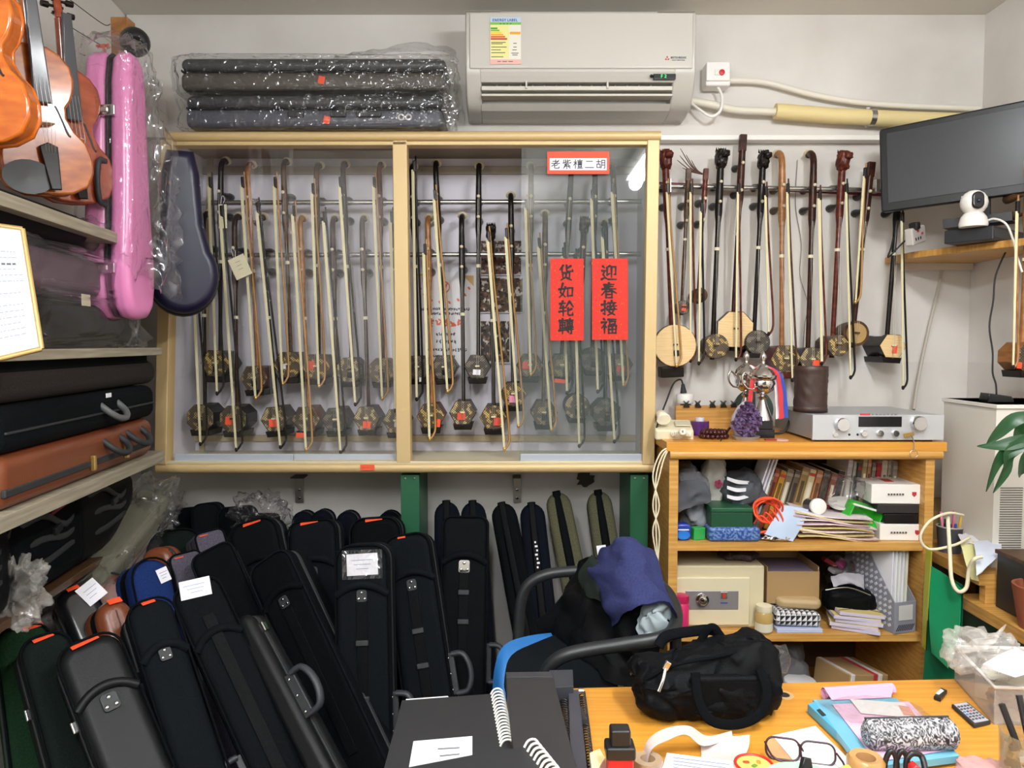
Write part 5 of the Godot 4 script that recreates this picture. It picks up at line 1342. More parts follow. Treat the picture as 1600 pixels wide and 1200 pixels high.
	part(sf, "red_mark", pbox(1129, 927, 1134, 934, 2.5425, 0.002, 0.0005), hexm("b83a34", 0.5))
	part(sf, "blue_mark", pbox(1126, 941, 1137, 943, 2.549, 0.001, 0.0003), hexm("3c4a9a", 0.5))
	solo("spectacle_case", "crumpled dark brown pouch lying on the safe", "pouch", "", MB.new().add(lump(Vector3(0.12, 0.03, 0.08), 0.4, 22, 2, 0.6, 9), at(Vector3(P(1155, 880, 2.62).x, P(1155, 884, 2.56).y + 0.018, -2.64))), hexm("3a2424", 0.5))
	var pink := thing("pink_bottle", "bright pink drinking bottle in front of the safe", "bottle")
	var pk := Vector3(P(1067, 990, 2.5).x, h2, -2.53)
	part(pink, "bottle", MB.new().add(lathe([Vector2(0, 0), Vector2(0.024, 0), Vector2(0.026, 0.004), Vector2(0.026, 0.092), Vector2(0.022, 0.1), Vector2(0, 0.1)], 26), at(pk)), hexm("d53069", 0.35))
	part(pink, "cap", MB.new().add(lathe([Vector2(0, 0.1), Vector2(0.025, 0.1), Vector2(0.026, 0.106), Vector2(0.025, 0.122), Vector2(0.015, 0.126), Vector2(0, 0.126)], 26), at(pk)), hexm("b81f55", 0.35))
	var hj := thing("honey_jar", "small glass jar of amber cream with white lid", "jar")
	var hc := Vector3(P(1197, 992, 2.5).x, h2, -2.525)
	part(hj, "glass", MB.new().add(lathe([Vector2(0, 0), Vector2(0.026, 0), Vector2(0.029, 0.006), Vector2(0.029, 0.06), Vector2(0.024, 0.07)], 24), at(hc)), hexm("b89a5c", 0.15))
	part(hj, "paper_label", MB.new().add(lathe([Vector2(0.0293, 0.006), Vector2(0.0293, 0.034)], 24), at(hc)), hexm("d9d3bc", 0.7))
	part(hj, "lid", MB.new().add(lathe([Vector2(0, 0.07), Vector2(0.025, 0.07), Vector2(0.026, 0.074), Vector2(0.026, 0.09), Vector2(0, 0.092)], 24), at(hc)), M.cream)
	var cb := thing("cardboard_box", "plain open cardboard box standing beside the safe", "box")
	var hc2 := P(1240, 944, 2.58).y
	var kraft := hexm("a5855a", 0.8)
	var ca := P(1199, 884, 2.58)
	var cb2 := P(1281, 884, 2.58)
	part(cb, "front", slab(Vector3(ca.x, hc2, -2.584), Vector3(cb2.x, P(0, 893, 2.58).y, -2.58)), kraft)
	part(cb, "back", slab(Vector3(ca.x, hc2, -2.78), Vector3(cb2.x, ca.y, -2.776)), kraft)
	for e in [ca.x, cb2.x - 0.004]: part(cb, "side", slab(Vector3(e, hc2, -2.776), Vector3(e + 0.004, ca.y - 0.004, -2.584)), kraft)
	part(cb, "bottom", slab(Vector3(ca.x, hc2, -2.78), Vector3(cb2.x, hc2 + 0.004, -2.58)), kraft)
	part(cb, "contents", slab(Vector3(ca.x + 0.01, hc2 + 0.004, -2.77), Vector3(cb2.x - 0.01, ca.y - 0.025, -2.59)), hexm("8c7f92", 0.8))
	solo("box_riser", "dark folded carton under the cardboard box", "box", "", slab(Vector3(ca.x + 0.005, h2, -2.77), Vector3(cb2.x - 0.002, hc2 - 0.001, -2.6)), hexm("3b332c", 0.8))
	var bw := mat(Color.WHITE, 0.5)
	bw.albedo_texture = checks_tex()
	tri_map(bw, 14.0)
	solo("light_blue_notebook", "pale blue notebook under the houndstooth pouch", "notebook", "", sbox(1214, 1286, 983, 2.51, 0.13, h2, 0.002), hexm("b6bedb", 0.6))
	var nb := P(1250, 983, 2.51).y
	solo("houndstooth_pouch", "black and white houndstooth pouch on the pale notebook", "pouch", "", MB.new().add(rbox(Vector3(0.156, 0.05, 0.1), 0.016, 3), at(Vector3(P(1250, 970, 2.51).x, nb + 0.026, -2.57), turn(0, 0, -4))), bw)
	solo("spectacle_case", "tan hard spectacle case on the houndstooth pouch", "case", "", MB.new().add(pillow(rrect(0.15, 0.05, 0.024), 0.034, 0.014, 4), at(Vector3(P(1256, 955, 2.52).x, nb + 0.07, -2.575), turn(-80, 0, -7))), hexm("b59b72", 0.55))
	var bp := thing("black_pouch", "black zipped soft pouch lying on the note stacks", "pouch")
	part(bp, "pouch", MB.new().add(lump(Vector3(0.17, 0.09, 0.1), 0.18, 12, 5, 0.6, 12), at(P(1326, 938, 2.6), turn(0, 0, -6))), M.nylon)
	part(bp, "zip", tube(curve([P(1290, 922, 2.545), P(1325, 918, 2.54), P(1360, 930, 2.55)], 5), 0.002, 5), M.nickel)
	solo("clear_bag", "clear plastic bag of small goods at the back of the lower shelf", "bag", "", MB.new().add(lump(Vector3(0.16, 0.13, 0.1), 0.4, 14, 18, 0.6, 12), at(P(1325, 893, 2.72))), M.film_thick)
	for k in 7: solo("sweet_packet", "small %s packet in the clear bag on the lower shelf" % ["red", "white", "magenta", "grey", "brown", "silver", "rose"][k], "packet", "packets in the clear bag", MB.new().add(rbox(Vector3(0.05, 0.016, 0.03), 0.004), at(P(1296 + k * 9, 878 + (k * 13) % 24, 2.7), turn(k * 20, k * 31, -30 + k * 22))), hexm(["9c2a34", "c9c5c9", "b03a7a", "77757c", "5a3a34", "b4b4ba", "c07a86"][k], 0.5))
	solo("grey_wrapper", "pale grey plastic wrapper above the black pouch", "wrapper", "", drape([[P(1297, 900, 2.6), P(1325, 896, 2.6), P(1351, 898, 2.6)], [P(1300, 915, 2.57), P(1328, 912, 2.565), P(1350, 920, 2.57)]], 0.002, 5, 0.008, 20), hexm("a6a4aa", 0.35))
	for k in 5:
		var o := Vector3(P(1346, 992, 2.52).x - 0.012 * (k % 2), h2 + 0.007 + k * 0.013, -2.57)
		var nt := thing("note_stack", ("bundle of cream and lilac slips, %s in its stack" % ["lowest", "second", "third", "fourth", "topmost"][k]), "paper", "slip bundles on the lower shelf", at(o, turn(0, -22 + k * 5, -1.5 - k)))
		part(nt, "slips", rbox(Vector3(0.15, 0.0115, 0.12), 0.001), hexm("c9bfd2", 0.8))
		part(nt, "top_slip", rbox(Vector3(0.149, 0.001, 0.119), 0.0003), hexm("cdb878", 0.8), at(Vector3(0, 0.0062, 0)))
		if k == 4:
			for s in [-1.0, 1.0]: part(nt, "rubber_band", tube([Vector3(-0.075, 0.0075, s * 0.05), Vector3(0.075, 0.0075, s * -0.03), Vector3(0.0765, -0.004, s * -0.03)], 0.0012, 5), hexm("4a3c38", 0.7))
	# magazine file
	var mf := thing("magazine_file", "grey plastic magazine file with slotted sides on the lower shelf", "file holder")
	var fx := Transform3D(turn(0, 16, 0), Vector3(P(1418, 1000, 2.49).x, h2, -2.51))
	var grey := hexm("8d8e98", 0.45)
	part(mf, "front", rbox(Vector3(0.085, 0.105, 0.004), 0.001), grey, fx * at(Vector3(0, 0.054, 0)))
	part(mf, "label_card", rbox(Vector3(0.055, 0.05, 0.002), 0.0005), hexm("cfcdc6", 0.6), fx * at(Vector3(0, 0.07, 0.003)))
	for k in 9: part(mf, "slot", MB.new().add(rbox(Vector3(0.0035, 0.024, 0.002), 0.0005), at(Vector3(-0.03 + k * 0.0075, 0.02, 0.0022), turn(0, 0, -32))), hexm("3a3a40", 0.6), fx)
	for s in [-1.0, 1.0]:
		part(mf, "side", MB.new().add(pillow([Vector2(0, 0), Vector2(0, 0.105), Vector2(-0.17, 0.3), Vector2(-0.24, 0.3), Vector2(-0.24, 0)], 0.003, 0.0005, 1, true), at(Vector3(s * 0.042, 0.001, 0), turn(0, -90, 0))), grey, fx)
	for r in 13:
		for c in 9:
			var zz := -0.02 - c * 0.022
			var yy := 0.025 + r * 0.02
			if yy < 0.1 + (-zz) * 1.12 and yy < 0.29 : part(mf, "side_slot", MB.new().add(rbox(Vector3(0.0012, 0.009, 0.013), 0.0003), at(Vector3(-0.0442, yy, zz), turn(-32, 0, 0))), hexm("d2d2d6", 0.5), fx)
	for s in 1: part(mf, "bottom", rbox(Vector3(0.082, 0.004, 0.24), 0.001), grey, fx * at(Vector3(0, 0.002, -0.12)))
	var fc := ["e6e6ea", "d7d59a", "efeef2", "c9ccd4", "e9ece4", "dfe6d6", "f0eff4", "cfe0cc", "e4e4da", "d3d09a"]
	for k in 10:
		solo("filed_paper", "%s sheaf standing in the grey magazine file" % ["white", "yellow-green", "bright white", "bluish white", "ivory", "pale green", "snow white", "mint", "off-white", "straw yellow"][k], "paper", "sheaves in the magazine file", MB.new().add(rbox(Vector3(0.0052, 0.285 + 0.012 * sin(k * 2.1), 0.2), 0.001), fx * at(Vector3(-0.035 + k * 0.0078, 0.15, -0.13 + 0.008 * cos(k * 3.0)), turn(0, 0, -1.5))), mat(Color(fc[k]), 0.8))
	# ---- lowest compartment
	var tb := thing("taped_box", "cardboard carton with white and red tape in the lowest compartment", "box")
	var tx := at(Vector3(P(1352, 1050, 2.5).x, h3 + 0.08, -2.62), turn(0, 20, -8))
	part(tb, "carton", rbox(Vector3(0.17, 0.15, 0.16), 0.003), kraft, tx)
	for e in [[-0.07, 0.02], [0.05, 0.02]]: part(tb, "tape", rbox(Vector3(e[1], 0.152, 0.162), 0.003), hexm("d9d3d0", 0.5), tx * at(Vector3(e[0], 0, 0)))
	part(tb, "red_tape_print", rbox(Vector3(0.018, 0.153, 0.163), 0.003), hexm("b8323e", 0.5), tx * at(Vector3(0.028, 0, 0)))
	solo("white_tub", "round white plastic tub in the lowest compartment", "tub", "", MB.new().add(lathe([Vector2(0, 0), Vector2(0.045, 0), Vector2(0.05, 0.11), Vector2(0.053, 0.112), Vector2(0.053, 0.13), Vector2(0.048, 0.134), Vector2(0, 0.134)], 28), at(Vector3(P(1270, 1060, 2.45).x, h3, -2.56))), hexm("d5d3d2", 0.4))
	solo("grey_bag", "dull grey bag slumped beside the white tub", "bag", "", MB.new().add(lump(Vector3(0.16, 0.22, 0.12), 0.3, 9, 31, 0.6, 10), at(Vector3(P(1232, 1050, 2.6).x, h3 + 0.11, -2.66))), hexm("5c5a5c", 0.7))

func checks_tex() -> Texture2D:
	var im := Image.create(96, 96, false, Image.FORMAT_RGB8)
	for y in 96:
		for x in 96:
			var a := (x / 12) % 2 == 0
			var b := (y / 12) % 2 == 0
			var k: bool = a if a == b else (x + y) % 24 < 12
			im.set_pixel(x, y, Color("e4e4e6") if k else Color("18181a"))
	return ImageTexture.create_from_image(im)

# ---------------------------------------------------------------- right corner
func right_corner() -> void:
	# television across the corner
	var tl := P(1372, 202, 2.78)
	var bl := P(1377, 332, 2.78)
	var tr := P(1600, 156, 2.5)
	var x := (tr - tl).normalized()
	var y := (tl - bl).normalized()
	y = (y - x * x.dot(y)).normalized()
	var z := x.cross(y)
	var hgt := (tl - bl).length()
	var wid := 0.56
	var t := thing("television", "black flat television mounted across the corner above the shelf", "television", "", Transform3D(Basis(x, y, z), bl + (tl - bl) / 2))
	part(t, "frame", MB.new().add(pillow(rrect(wid, hgt, 0.012), 0.035, 0.006), at(Vector3(wid / 2, 0, -0.02))), hexm("12151a", 0.28))
	part(t, "screen", rbox(Vector3(wid - 0.05, hgt - 0.05, 0.003), 0.001), mat(Color("34373b"), 0.22), at(Vector3(wid / 2, 0.005, -0.002)))
	part(t, "rear_hump", rbox(Vector3(wid * 0.6, hgt * 0.7, 0.04), 0.015, 2), M.plastic, at(Vector3(wid / 2, 0, -0.055)))
	words(t, "maker_name", "PHILIPS", 0.015, hexm("e8e8ea", 0.4), at(Vector3(wid * 0.5, -hgt / 2 + 0.012, 0.0005)))
	var hs := P(1500, 382, 2.6).y
	part(t, "stand_neck", slab(Vector3(-0.03, -hgt / 2 - 0.06, -0.06), Vector3(0.03, -hgt / 2 + 0.02, -0.03)), M.plastic, at(Vector3(wid / 2 + 0.02, 0, 0)))
	part(t, "stand_foot", slab(Vector3(-0.1, -hgt / 2 - 0.085, -0.1), Vector3(0.1, -hgt / 2 - 0.055, 0.02)), M.plastic, at(Vector3(wid / 2 + 0.02, 0, 0)))
	var sh := thing("corner_shelf", "small wooden corner shelf under the television", "shelf")
	var flat := Basis(Vector3(1, 0, 0), Vector3(0, 0, 1), Vector3(0, -1, 0))
	part(sh, "board", pillow([Vector2(1.44, -2.985), Vector2(1.775, -2.985), Vector2(1.775, -2.4), Vector2(1.62, -2.42), Vector2(1.452, -2.8)], 0.024, 0.002, 1, true), M.pine, at(Vector3(0, hs - 0.012, 0), flat))
	part(sh, "batten", slab(Vector3(1.5, hs - 0.05, -2.985), Vector3(1.77, hs - 0.024, -2.965)), hexm("cfc6b2", 0.6))
	var sb := thing("set_top_box", "flat black set-top box on the corner shelf", "box")
	part(sb, "body", rbox(Vector3(0.27, 0.045, 0.15), 0.004), hexm("232529", 0.45), at(Vector3(1.6, hs + 0.023, -2.62), turn(0, 38, 0)))
	part(sb, "front_strip", rbox(Vector3(0.262, 0.03, 0.004), 0.001), M.shinyblack, at(Vector3(1.6, hs + 0.023, -2.62), turn(0, 38, 0)) * at(Vector3(0, 0, 0.074)))
	var so := thing("power_strip", "grey socket strip with red switches at the end of the corner shelf", "power strip")
	var sx := at(P(1430, 368, 2.72), turn(0, 38, 14))
	part(so, "body", rbox(Vector3(0.1, 0.06, 0.03), 0.006), hexm("b9b3ae", 0.5), sx)
	for k in 2: part(so, "switch", rbox(Vector3(0.012, 0.006, 0.004), 0.001), hexm("b02f30", 0.4), sx * at(Vector3(-0.012 + k * 0.03, 0.016 - k * 0.012, 0.016)))
	for k in 3: part(so, "socket_hole", rbox(Vector3(0.006, 0.01, 0.002), 0.0005), M.plastic, sx * at(Vector3(-0.03 + k * 0.018, -0.01, 0.0155)))
	part(so, "plug", rbox(Vector3(0.03, 0.025, 0.03), 0.005), M.plastic, sx * at(Vector3(-0.02, 0.035, 0.01)))
	var ct := thing("security_camera", "white ball-headed pan camera with dark face standing on the set-top box", "camera")
	var cc := P(1521, 345, 2.52)
	var cb := Vector3(cc.x, hs + 0.046, cc.z)
	part(ct, "base", MB.new().add(lathe([Vector2(0, 0), Vector2(0.041, 0), Vector2(0.043, 0.008), Vector2(0.038, 0.03), Vector2(0.028, 0.044), Vector2(0, 0.046)], 28), at(cb)), M.white)
	part(ct, "head", ball(0.041, Vector3.ONE, 24), M.white, at(cb + Vector3(0, 0.078, 0)))
	part(ct, "face", MB.new().add(pillow(rrect(0.036, 0.056, 0.018, 6), 0.016, 0.006, 3), at(cb + Vector3(-0.008, 0.08, 0.034), turn(-4, -16, 0))), M.shinyblack)
	part(ct, "lens", ball(0.007), hexm("16203a", 0.1), at(cb + Vector3(-0.01, 0.078, 0.042)))
	cable("camera_cable", "white cable leading from the ball camera down past the shelf edge", [cb + Vector3(0.035, 0.012, -0.01), P(1552, 342, 2.5), P(1572, 350, 2.45), P(1583, 375, 2.42), P(1589, 400, 2.42), P(1597, 425, 2.42)], 0.0035, M.white)
	cable("adapter_cable", "thin black wavy cable hanging from the corner shelf to the adapter", [P(1574, 388, 2.62), P(1556, 430, 2.62), P(1552, 470, 2.62), P(1546, 510, 2.6), P(1551, 550, 2.6), P(1551, 582, 2.58), P(1556, 600, 2.56), P(1557, 616, 2.52)], 0.003, M.rubber)
	cable("grey_cable", "pale grey cable running down the wall behind the amplifier", [P(1476, 396, 2.98), P(1466, 450, 2.97), P(1452, 510, 2.96), P(1440, 565, 2.95), P(1432, 610, 2.93), P(1428, 640, 2.9)], 0.006, hexm("b9b3a6", 0.6))
	cable("black_loop_cable", "short black cable looping beside the fiddle under the television", [P(1432, 362, 2.72), P(1410, 380, 2.76), P(1388, 402, 2.8), P(1392, 388, 2.86), P(1396, 370, 2.9)], 0.003, M.rubber)
	# white heater
	var h := thing("white_heater", "tall white appliance with slotted grille standing on the side counter", "heater")
	var top := P(1560, 631, 2.4).y
	part(h, "body", slab(Vector3(1.5, 0.8, -2.66), Vector3(1.77, top, -2.37)), hexm("dcd8cd", 0.4))
	part(h, "cap", slab(Vector3(1.495, top - 0.012, -2.665), Vector3(1.774, top, -2.362)), hexm("e2ded4", 0.35))
	for k in 34: part(h, "grille_slot", rbox(Vector3(0.07, 0.0035, 0.002), 0.0005), hexm("6f6c66", 0.6), at(Vector3(1.555, top - 0.26 - k * 0.0075, -2.3695)))
	var ad := thing("power_adapter", "black wedge-shaped power adapter lying on the white heater", "adapter")
	part(ad, "case", MB.new().add(pillow([Vector2(-0.045, 0), Vector2(-0.038, 0.03), Vector2(0.034, 0.02), Vector2(0.042, 0.008), Vector2(0.042, 0)], 0.05, 0.003, 1), at(Vector3(P(1560, 620, 2.46).x, top, -2.47))), M.plastic)
	# counter along the right wall, in two levels
	var c := thing("side_counter", "wooden counter along the side wall beyond the bookcase", "counter")
	part(c, "upper_board", slab(Vector3(1.42, 0.765, -2.98), Vector3(1.775, 0.8, -2.3)), M.pine)
	part(c, "lower_board", slab(Vector3(1.41, 0.672, -2.4), Vector3(1.775, 0.708, -0.9)), M.pine)
	part(c, "divider", slab(Vector3(1.44, 0.708, -2.33), Vector3(1.775, 0.765, -2.3)), M.pine)
	for zz in [-2.9, -0.95]: part(c, "leg", slab(Vector3(1.7, 0, zz - 0.03), Vector3(1.76, 0.69 if zz > -2 else 0.765, zz + 0.03)), M.pine)
	var bx := thing("black_speaker", "low black box with brown top on the lower counter board", "box")
	part(bx, "body", slab(Vector3(1.46, 0.709, -2.28), Vector3(1.76, 0.87, -1.98)), hexm("201f20", 0.5))
	part(bx, "top", slab(Vector3(1.455, 0.871, -2.285), Vector3(1.765, 0.883, -1.975)), M.brownwood)
	part(bx, "chrome_knob", ball(0.018, Vector3(1.4, 0.7, 1)), M.chrome, at(Vector3(1.56, 0.892, -2.1)))
	# pen cup and papers
	var pc := thing("pen_cup", "dark mesh pen cup full of coloured pens on the side counter", "pen cup")
	var p0 := Vector3(1.478, 0.8, -2.56)
	part(pc, "cup", MB.new().add(lathe([Vector2(0, 0), Vector2(0.036, 0), Vector2(0.042, 0.085), Vector2(0.039, 0.085), Vector2(0.034, 0.004), Vector2(0, 0.004)], 20), at(p0)), hexm("4b4b50", 0.5))
	part(pc, "rim", MB.new().add(ring(0.041, 0.003), at(p0 + Vector3(0, 0.086, 0))), hexm("a9a7a6", 0.4))
	var pens := ["d84f7a", "e6b23c", "3d59b0", "c4383c", "e88aa8", "58a050", "282828", "d96a8f"]
	for k in 8:
		var a := TAU * k / 8
		solo("pen", "%s pen standing in the dark mesh cup" % ["pink", "yellow", "blue", "red", "rose", "green", "black", "magenta"][k], "pen", "pens in the mesh cup", tube([p0 + Vector3(cos(a) * 0.018, 0.012, sin(a) * 0.018), p0 + Vector3(cos(a) * 0.034, 0.115 + 0.02 * sin(k * 2.0), sin(a) * 0.03)], 0.0042, 7), hexm(pens[k], 0.4))
	cable("cream_cable", "stiff cream cable looping round the pen cup and hanging off the counter", [P(1505, 805, 2.42), P(1480, 802, 2.38), P(1452, 815, 2.36), P(1438, 840, 2.36), P(1452, 858, 2.36), P(1490, 852, 2.36), P(1515, 840, 2.4)], 0.0045, M.cream)
	cable("cream_cable", "flat cream cable hanging from the pen cup in a deep bend", [P(1481, 808, 2.4), P(1484, 860, 2.34), P(1487, 905, 2.3), P(1497, 924, 2.28), P(1510, 918, 2.28), P(1514, 890, 2.28), P(1522, 874, 2.26), P(1534, 870, 2.26)], 0.006, M.cream)
	solo("yellow_note", "pale yellow sheet hanging off the edge of the side counter", "paper", "", drape([[P(1500, 848, 2.4), P(1522, 846, 2.42)], [P(1508, 875, 2.33), P(1528, 872, 2.34)], [P(1518, 906, 2.3), P(1531, 908, 2.3)]], 0.001, 4, 0.003), hexm("dbd79a", 0.8))
	solo("white_note", "crumpled white sheet lying behind the yellow one", "paper", "", drape([[P(1500, 832, 2.5), P(1525, 828, 2.52), P(1543, 838, 2.5)], [P(1505, 850, 2.4), P(1528, 850, 2.4), P(1560, 858, 2.36)]], 0.001, 4, 0.014, 14), M.paper)
	solo("bluish_note", "bluish printed sheet lying beside the black box", "paper", "", drape([[P(1522, 846, 2.38), P(1562, 844, 2.4)], [P(1524, 868, 2.3), P(1564, 862, 2.32)], [P(1526, 900, 2.25), P(1534, 894, 2.25)]], 0.001, 4, 0.004), hexm("ccd2e2", 0.8))
	solo("black_cone", "dark pointed plastic wedge standing between the heater and bookcase", "wedge", "", tube([P(1502, 790, 2.72), P(1507, 740, 2.72)], [0.025, 0.002], 4), M.plastic)
	solo("brown_parcel", "brown paper parcel at the back of the side counter", "parcel", "", slab(Vector3(1.44, 0.8, -2.97), Vector3(1.7, 0.9, -2.72)), hexm("8b7148", 0.8))
	# bright folders between bookcase and desk
	var g := thing("green_folder", "bright green plastic folder standing beside the bookcase", "folder")
	part(g, "cover", drape([[P(1455, 884, 2.42), P(1480, 900, 2.36), P(1502, 920, 2.3)], [P(1452, 960, 2.38), P(1476, 980, 2.32), P(1497, 1000, 2.26)], [P(1456, 1020, 2.34), P(1472, 1035, 2.28), P(1482, 1045, 2.24)]], 0.003, 5), hexm("0f8a5a", 0.3))
	part(g, "back_cover", drape([[P(1455, 884, 2.44), P(1505, 915, 2.32)], [P(1440, 1100, 2.36), P(1500, 1100, 2.26)]], 0.003, 4), hexm("0c5a3a", 0.35))
	solo("yellow_folder", "thin yellow-green folder beside the magazine file", "folder", "", drape([[P(1448, 850, 2.46), P(1456, 858, 2.42)], [P(1443, 940, 2.44), P(1450, 950, 2.4)], [P(1441, 1010, 2.42), P(1447, 1016, 2.38)]], 0.003, 4), hexm("b3b535", 0.4))
	solo("metal_sheet", "dark green metal sheet closing the space under the side counter", "panel", "", slab(Vector3(1.44, 0, -2.5), Vector3(1.46, 0.66, -1.2)), hexm("123f2c", 0.4))
	# house plant
	var pl := thing("house_plant", "house plant with long pointed green leaves in front of the white heater", "plant")
	var root := P(1650, 830, 2.05)
	part(pl, "pot", MB.new().add(lathe([Vector2(0, 0), Vector2(0.05, 0), Vector2(0.07, 0.12), Vector2(0.062, 0.12), Vector2(0.058, 0.1), Vector2(0, 0.1)], 24), at(Vector3(root.x, 0.709, -2.1))), hexm("8f4d32", 0.7))
	var crown := P(1640, 655, 2.1)
	part(pl, "stem", tube(curve([Vector3(root.x, 0.8, -2.1), root + Vector3(0, 0.1, -0.05), crown], 5), 0.008, 8), hexm("4f5a30", 0.7))
	var leaves := [[[1622, 648], [1585, 655], [1558, 678], [1540, 696]], [[1630, 680], [1590, 690], [1560, 696], [1526, 697]], [[1630, 655], [1598, 668], [1588, 690], [1586, 712]], [[1620, 690], [1585, 700], [1560, 720], [1540, 768]], [[1625, 672], [1580, 705], [1572, 735], [1551, 770]], [[1628, 690], [1604, 716], [1596, 738], [1592, 746]]]
	for l in leaves:
		var dd := 2.12
		var ctr := []
		for k in 4: ctr.append(P(l[k][0], l[k][1], dd + 0.012 * k + (0.03 if l == leaves[2] else 0.0)))
		var pts := curve(ctr, 5)
		var lw := 0.019
		var m := sheet(func(u, v):
			var i: int = int(round(u * (pts.size() - 1)))
			var p: Vector3 = pts[i]
			var dir: Vector3 = (pts[min(i + 1, pts.size() - 1)] - pts[max(i - 1, 0)]).normalized()
			var sd := dir.cross(Vector3(0.2, 0.5, 0.9)).normalized()
			return p + sd * (v - 0.5) * 2.0 * lw * sin(PI * pow(clamp(u * 0.92 + 0.06, 0, 1), 0.8)) + Vector3(0, 0, 0.006 * abs(v - 0.5)), pts.size() - 1, 4, 0.0008)
		part(pl, "leaf", m, hexm("2f6a34" if l == leaves[2] else "1f4a28", 0.35))
		part(pl, "leaf_stalk", tube(curve([crown, (crown + ctr[0]) / 2 + Vector3(0, 0.01, 0), ctr[0]], 4), 0.0025, 5), hexm("2f5a30", 0.5))

# ---------------------------------------------------------------- cases standing on the floor
# the front face's middle line runs from pixel (tx, ty) at depth dt through (bx, by) at depth db to the floor
func floor_case(label: String, tx: float, ty: float, bx: float, by: float, dt: float, db: float, w: float, th: float, m: Material, o := {}) -> Node3D:
	var T := P(tx, ty, dt)
	var B := P(bx, by, db)
	var y := (T - B).normalized()
	var yaw: float = deg_to_rad(o.get("yaw", 0.0))
	var z := Vector3(sin(yaw), 0, cos(yaw))
	z = (z - y * y.dot(z)).normalized()
	var x := y.cross(z)
	var L: float = (T.y - abs(x.y) * w / 2 - max(0.0, -z.y) * 0.0 - max(0.0, z.y) * th - 0.004) / y.y
	L = min(L, o.get("len", 9.0))
	var t := thing("instrument_case", label, "case", o.get("group", "instrument cases standing on the floor"), Transform3D(Basis(x, y, z), T - y * L - z * th / 2))
	var c := Vector3(0, L / 2, 0)
	var tr: float = o.get("round", 0.035)
	var soft: float = o.get("soft", 0.018)
	var out := rrect(w, L, max(0.02, soft + 0.004), 5, max(tr, soft + 0.004))
	if o.has("taper"):
		out = out.map(func(p: Vector2): return Vector2(p.x * lerp(o.taper, 1.0, clamp(0.5 - p.y / L, 0.0, 1.0)), p.y))
	part(t, "shell", pillow(out, th * 0.52, soft, 3), o.get("shell", m), at(c + Vector3(0, 0, -th * 0.23)))
	part(t, "lid", pillow(out, th * 0.44, soft, 3), m, at(c + Vector3(0, 0, th * 0.27)))
	var inner := out.map(func(p: Vector2): return p * Vector2(0.985, 0.996))
	part(t, "zip_band", pillow(inner, 0.014, 0.002, 1), o.get("band", M.rubber), at(c + Vector3(0, 0, th * 0.04)))
	if o.get("welt", true):
		var rim := []
		for p in out: rim.append(Vector3(p.x * 0.97, p.y * 0.994, 0))
		rim.append(rim[0])
		part(t, "welt", tube(rim, 0.0032, 6), M.black2 if m == M.black3 else M.black3, at(c + Vector3(0, 0, th * 0.47)))
	var f := th * 0.49
	if o.has("ridge"):
		var yy: float = L - o.ridge
		part(t, "padded_ridge", tube(curve([Vector3(-w * 0.46, yy - 0.024, f - 0.006), Vector3(-w * 0.25, yy - 0.004, f + 0.002), Vector3(0, yy + 0.004, f + 0.004), Vector3(w * 0.25, yy - 0.004, f + 0.002), Vector3(w * 0.46, yy - 0.024, f - 0.006)], 4), 0.011, 8), m)
	if o.has("plate"):
		var py: float = L - o.plate
		var ps: float = o.get("plate_s", 1.0)
		var pp := part(t, "strap_plate", pillow(rrect(0.03 * ps, 0.034 * ps, 0.008, 4), 0.004, 0.0012, 1), M.nickel if o.get("silver", false) else M.rubber, at(Vector3(0, py, f + 0.003)))
		for k in [[0, 0.009], [-0.0085, -0.008], [0.0085, -0.008]]: part(pp, "rivet", ball(0.0042 * ps, Vector3(1, 1, 0.5), 8), M.chrome, at(Vector3(k[0] * ps, k[1] * ps, 0.0025)))
	if o.has("strap"):
		var s0: float = L - o.strap[0]
		var s1: float = max(0.03, L - o.strap[1])
		part(t, "strap", rbox(Vector3(0.03, s0 - s1, 0.004), 0.001), M.nylon, at(Vector3(0, (s0 + s1) / 2, f + 0.003)))
		for k in o.get("buckles", []): part(t, "buckle", rbox(Vector3(0.036, 0.016, 0.01), 0.003), M.rubber, at(Vector3(0, L - k, f + 0.006)))
	for hd in o.get("handles", []):
		var side: float = hd[0]
		var hy: float = L - hd[1]
		var hp := part(t, "handle_pad", rbox(Vector3(0.028, 0.12, 0.012), 0.003), hexm("2b2d30", 0.5), at(Vector3(side * (w / 2 + 0.002), hy, f * 0.55)))
		part(hp, "grip", tube(curve([Vector3(side * 0.008, 0.056, 0.004), Vector3(side * 0.04, 0.052, 0.008), Vector3(side * 0.056, 0.02, 0.01), Vector3(side * 0.056, -0.02, 0.01), Vector3(side * 0.04, -0.052, 0.008), Vector3(side * 0.008, -0.056, 0.004)], 4), 0.0085, 8, 1.4), hexm("33353a", 0.5))
		for k in [-0.045, 0.0, 0.045]: part(hp, "rivet", ball(0.0042, Vector3(1, 1, 0.6), 8), M.chrome, at(Vector3(-side * 0.004, k, 0.007)))
	if o.has("latches"):
		for k in o.latches: part(t, "latch", rbox(Vector3(0.02, 0.028, 0.02), 0.003), M.chrome, at(Vector3(k[0] * w / 2, L - k[1], th * 0.05)))
	if o.has("sticker"):
		var s: Array = o.sticker
		part(t, "price_sticker", rbox(Vector3(s[2], s[3], 0.0012), 0.0004), M.orange, at(Vector3(s[0] * w, L - 0.004 - s[1], f - 0.004 if s[1] < 0.02 else f + 0.0026), turn(-38 if s[1] < 0.02 else 0, 0, s[4] if s.size() > 4 else 0)))
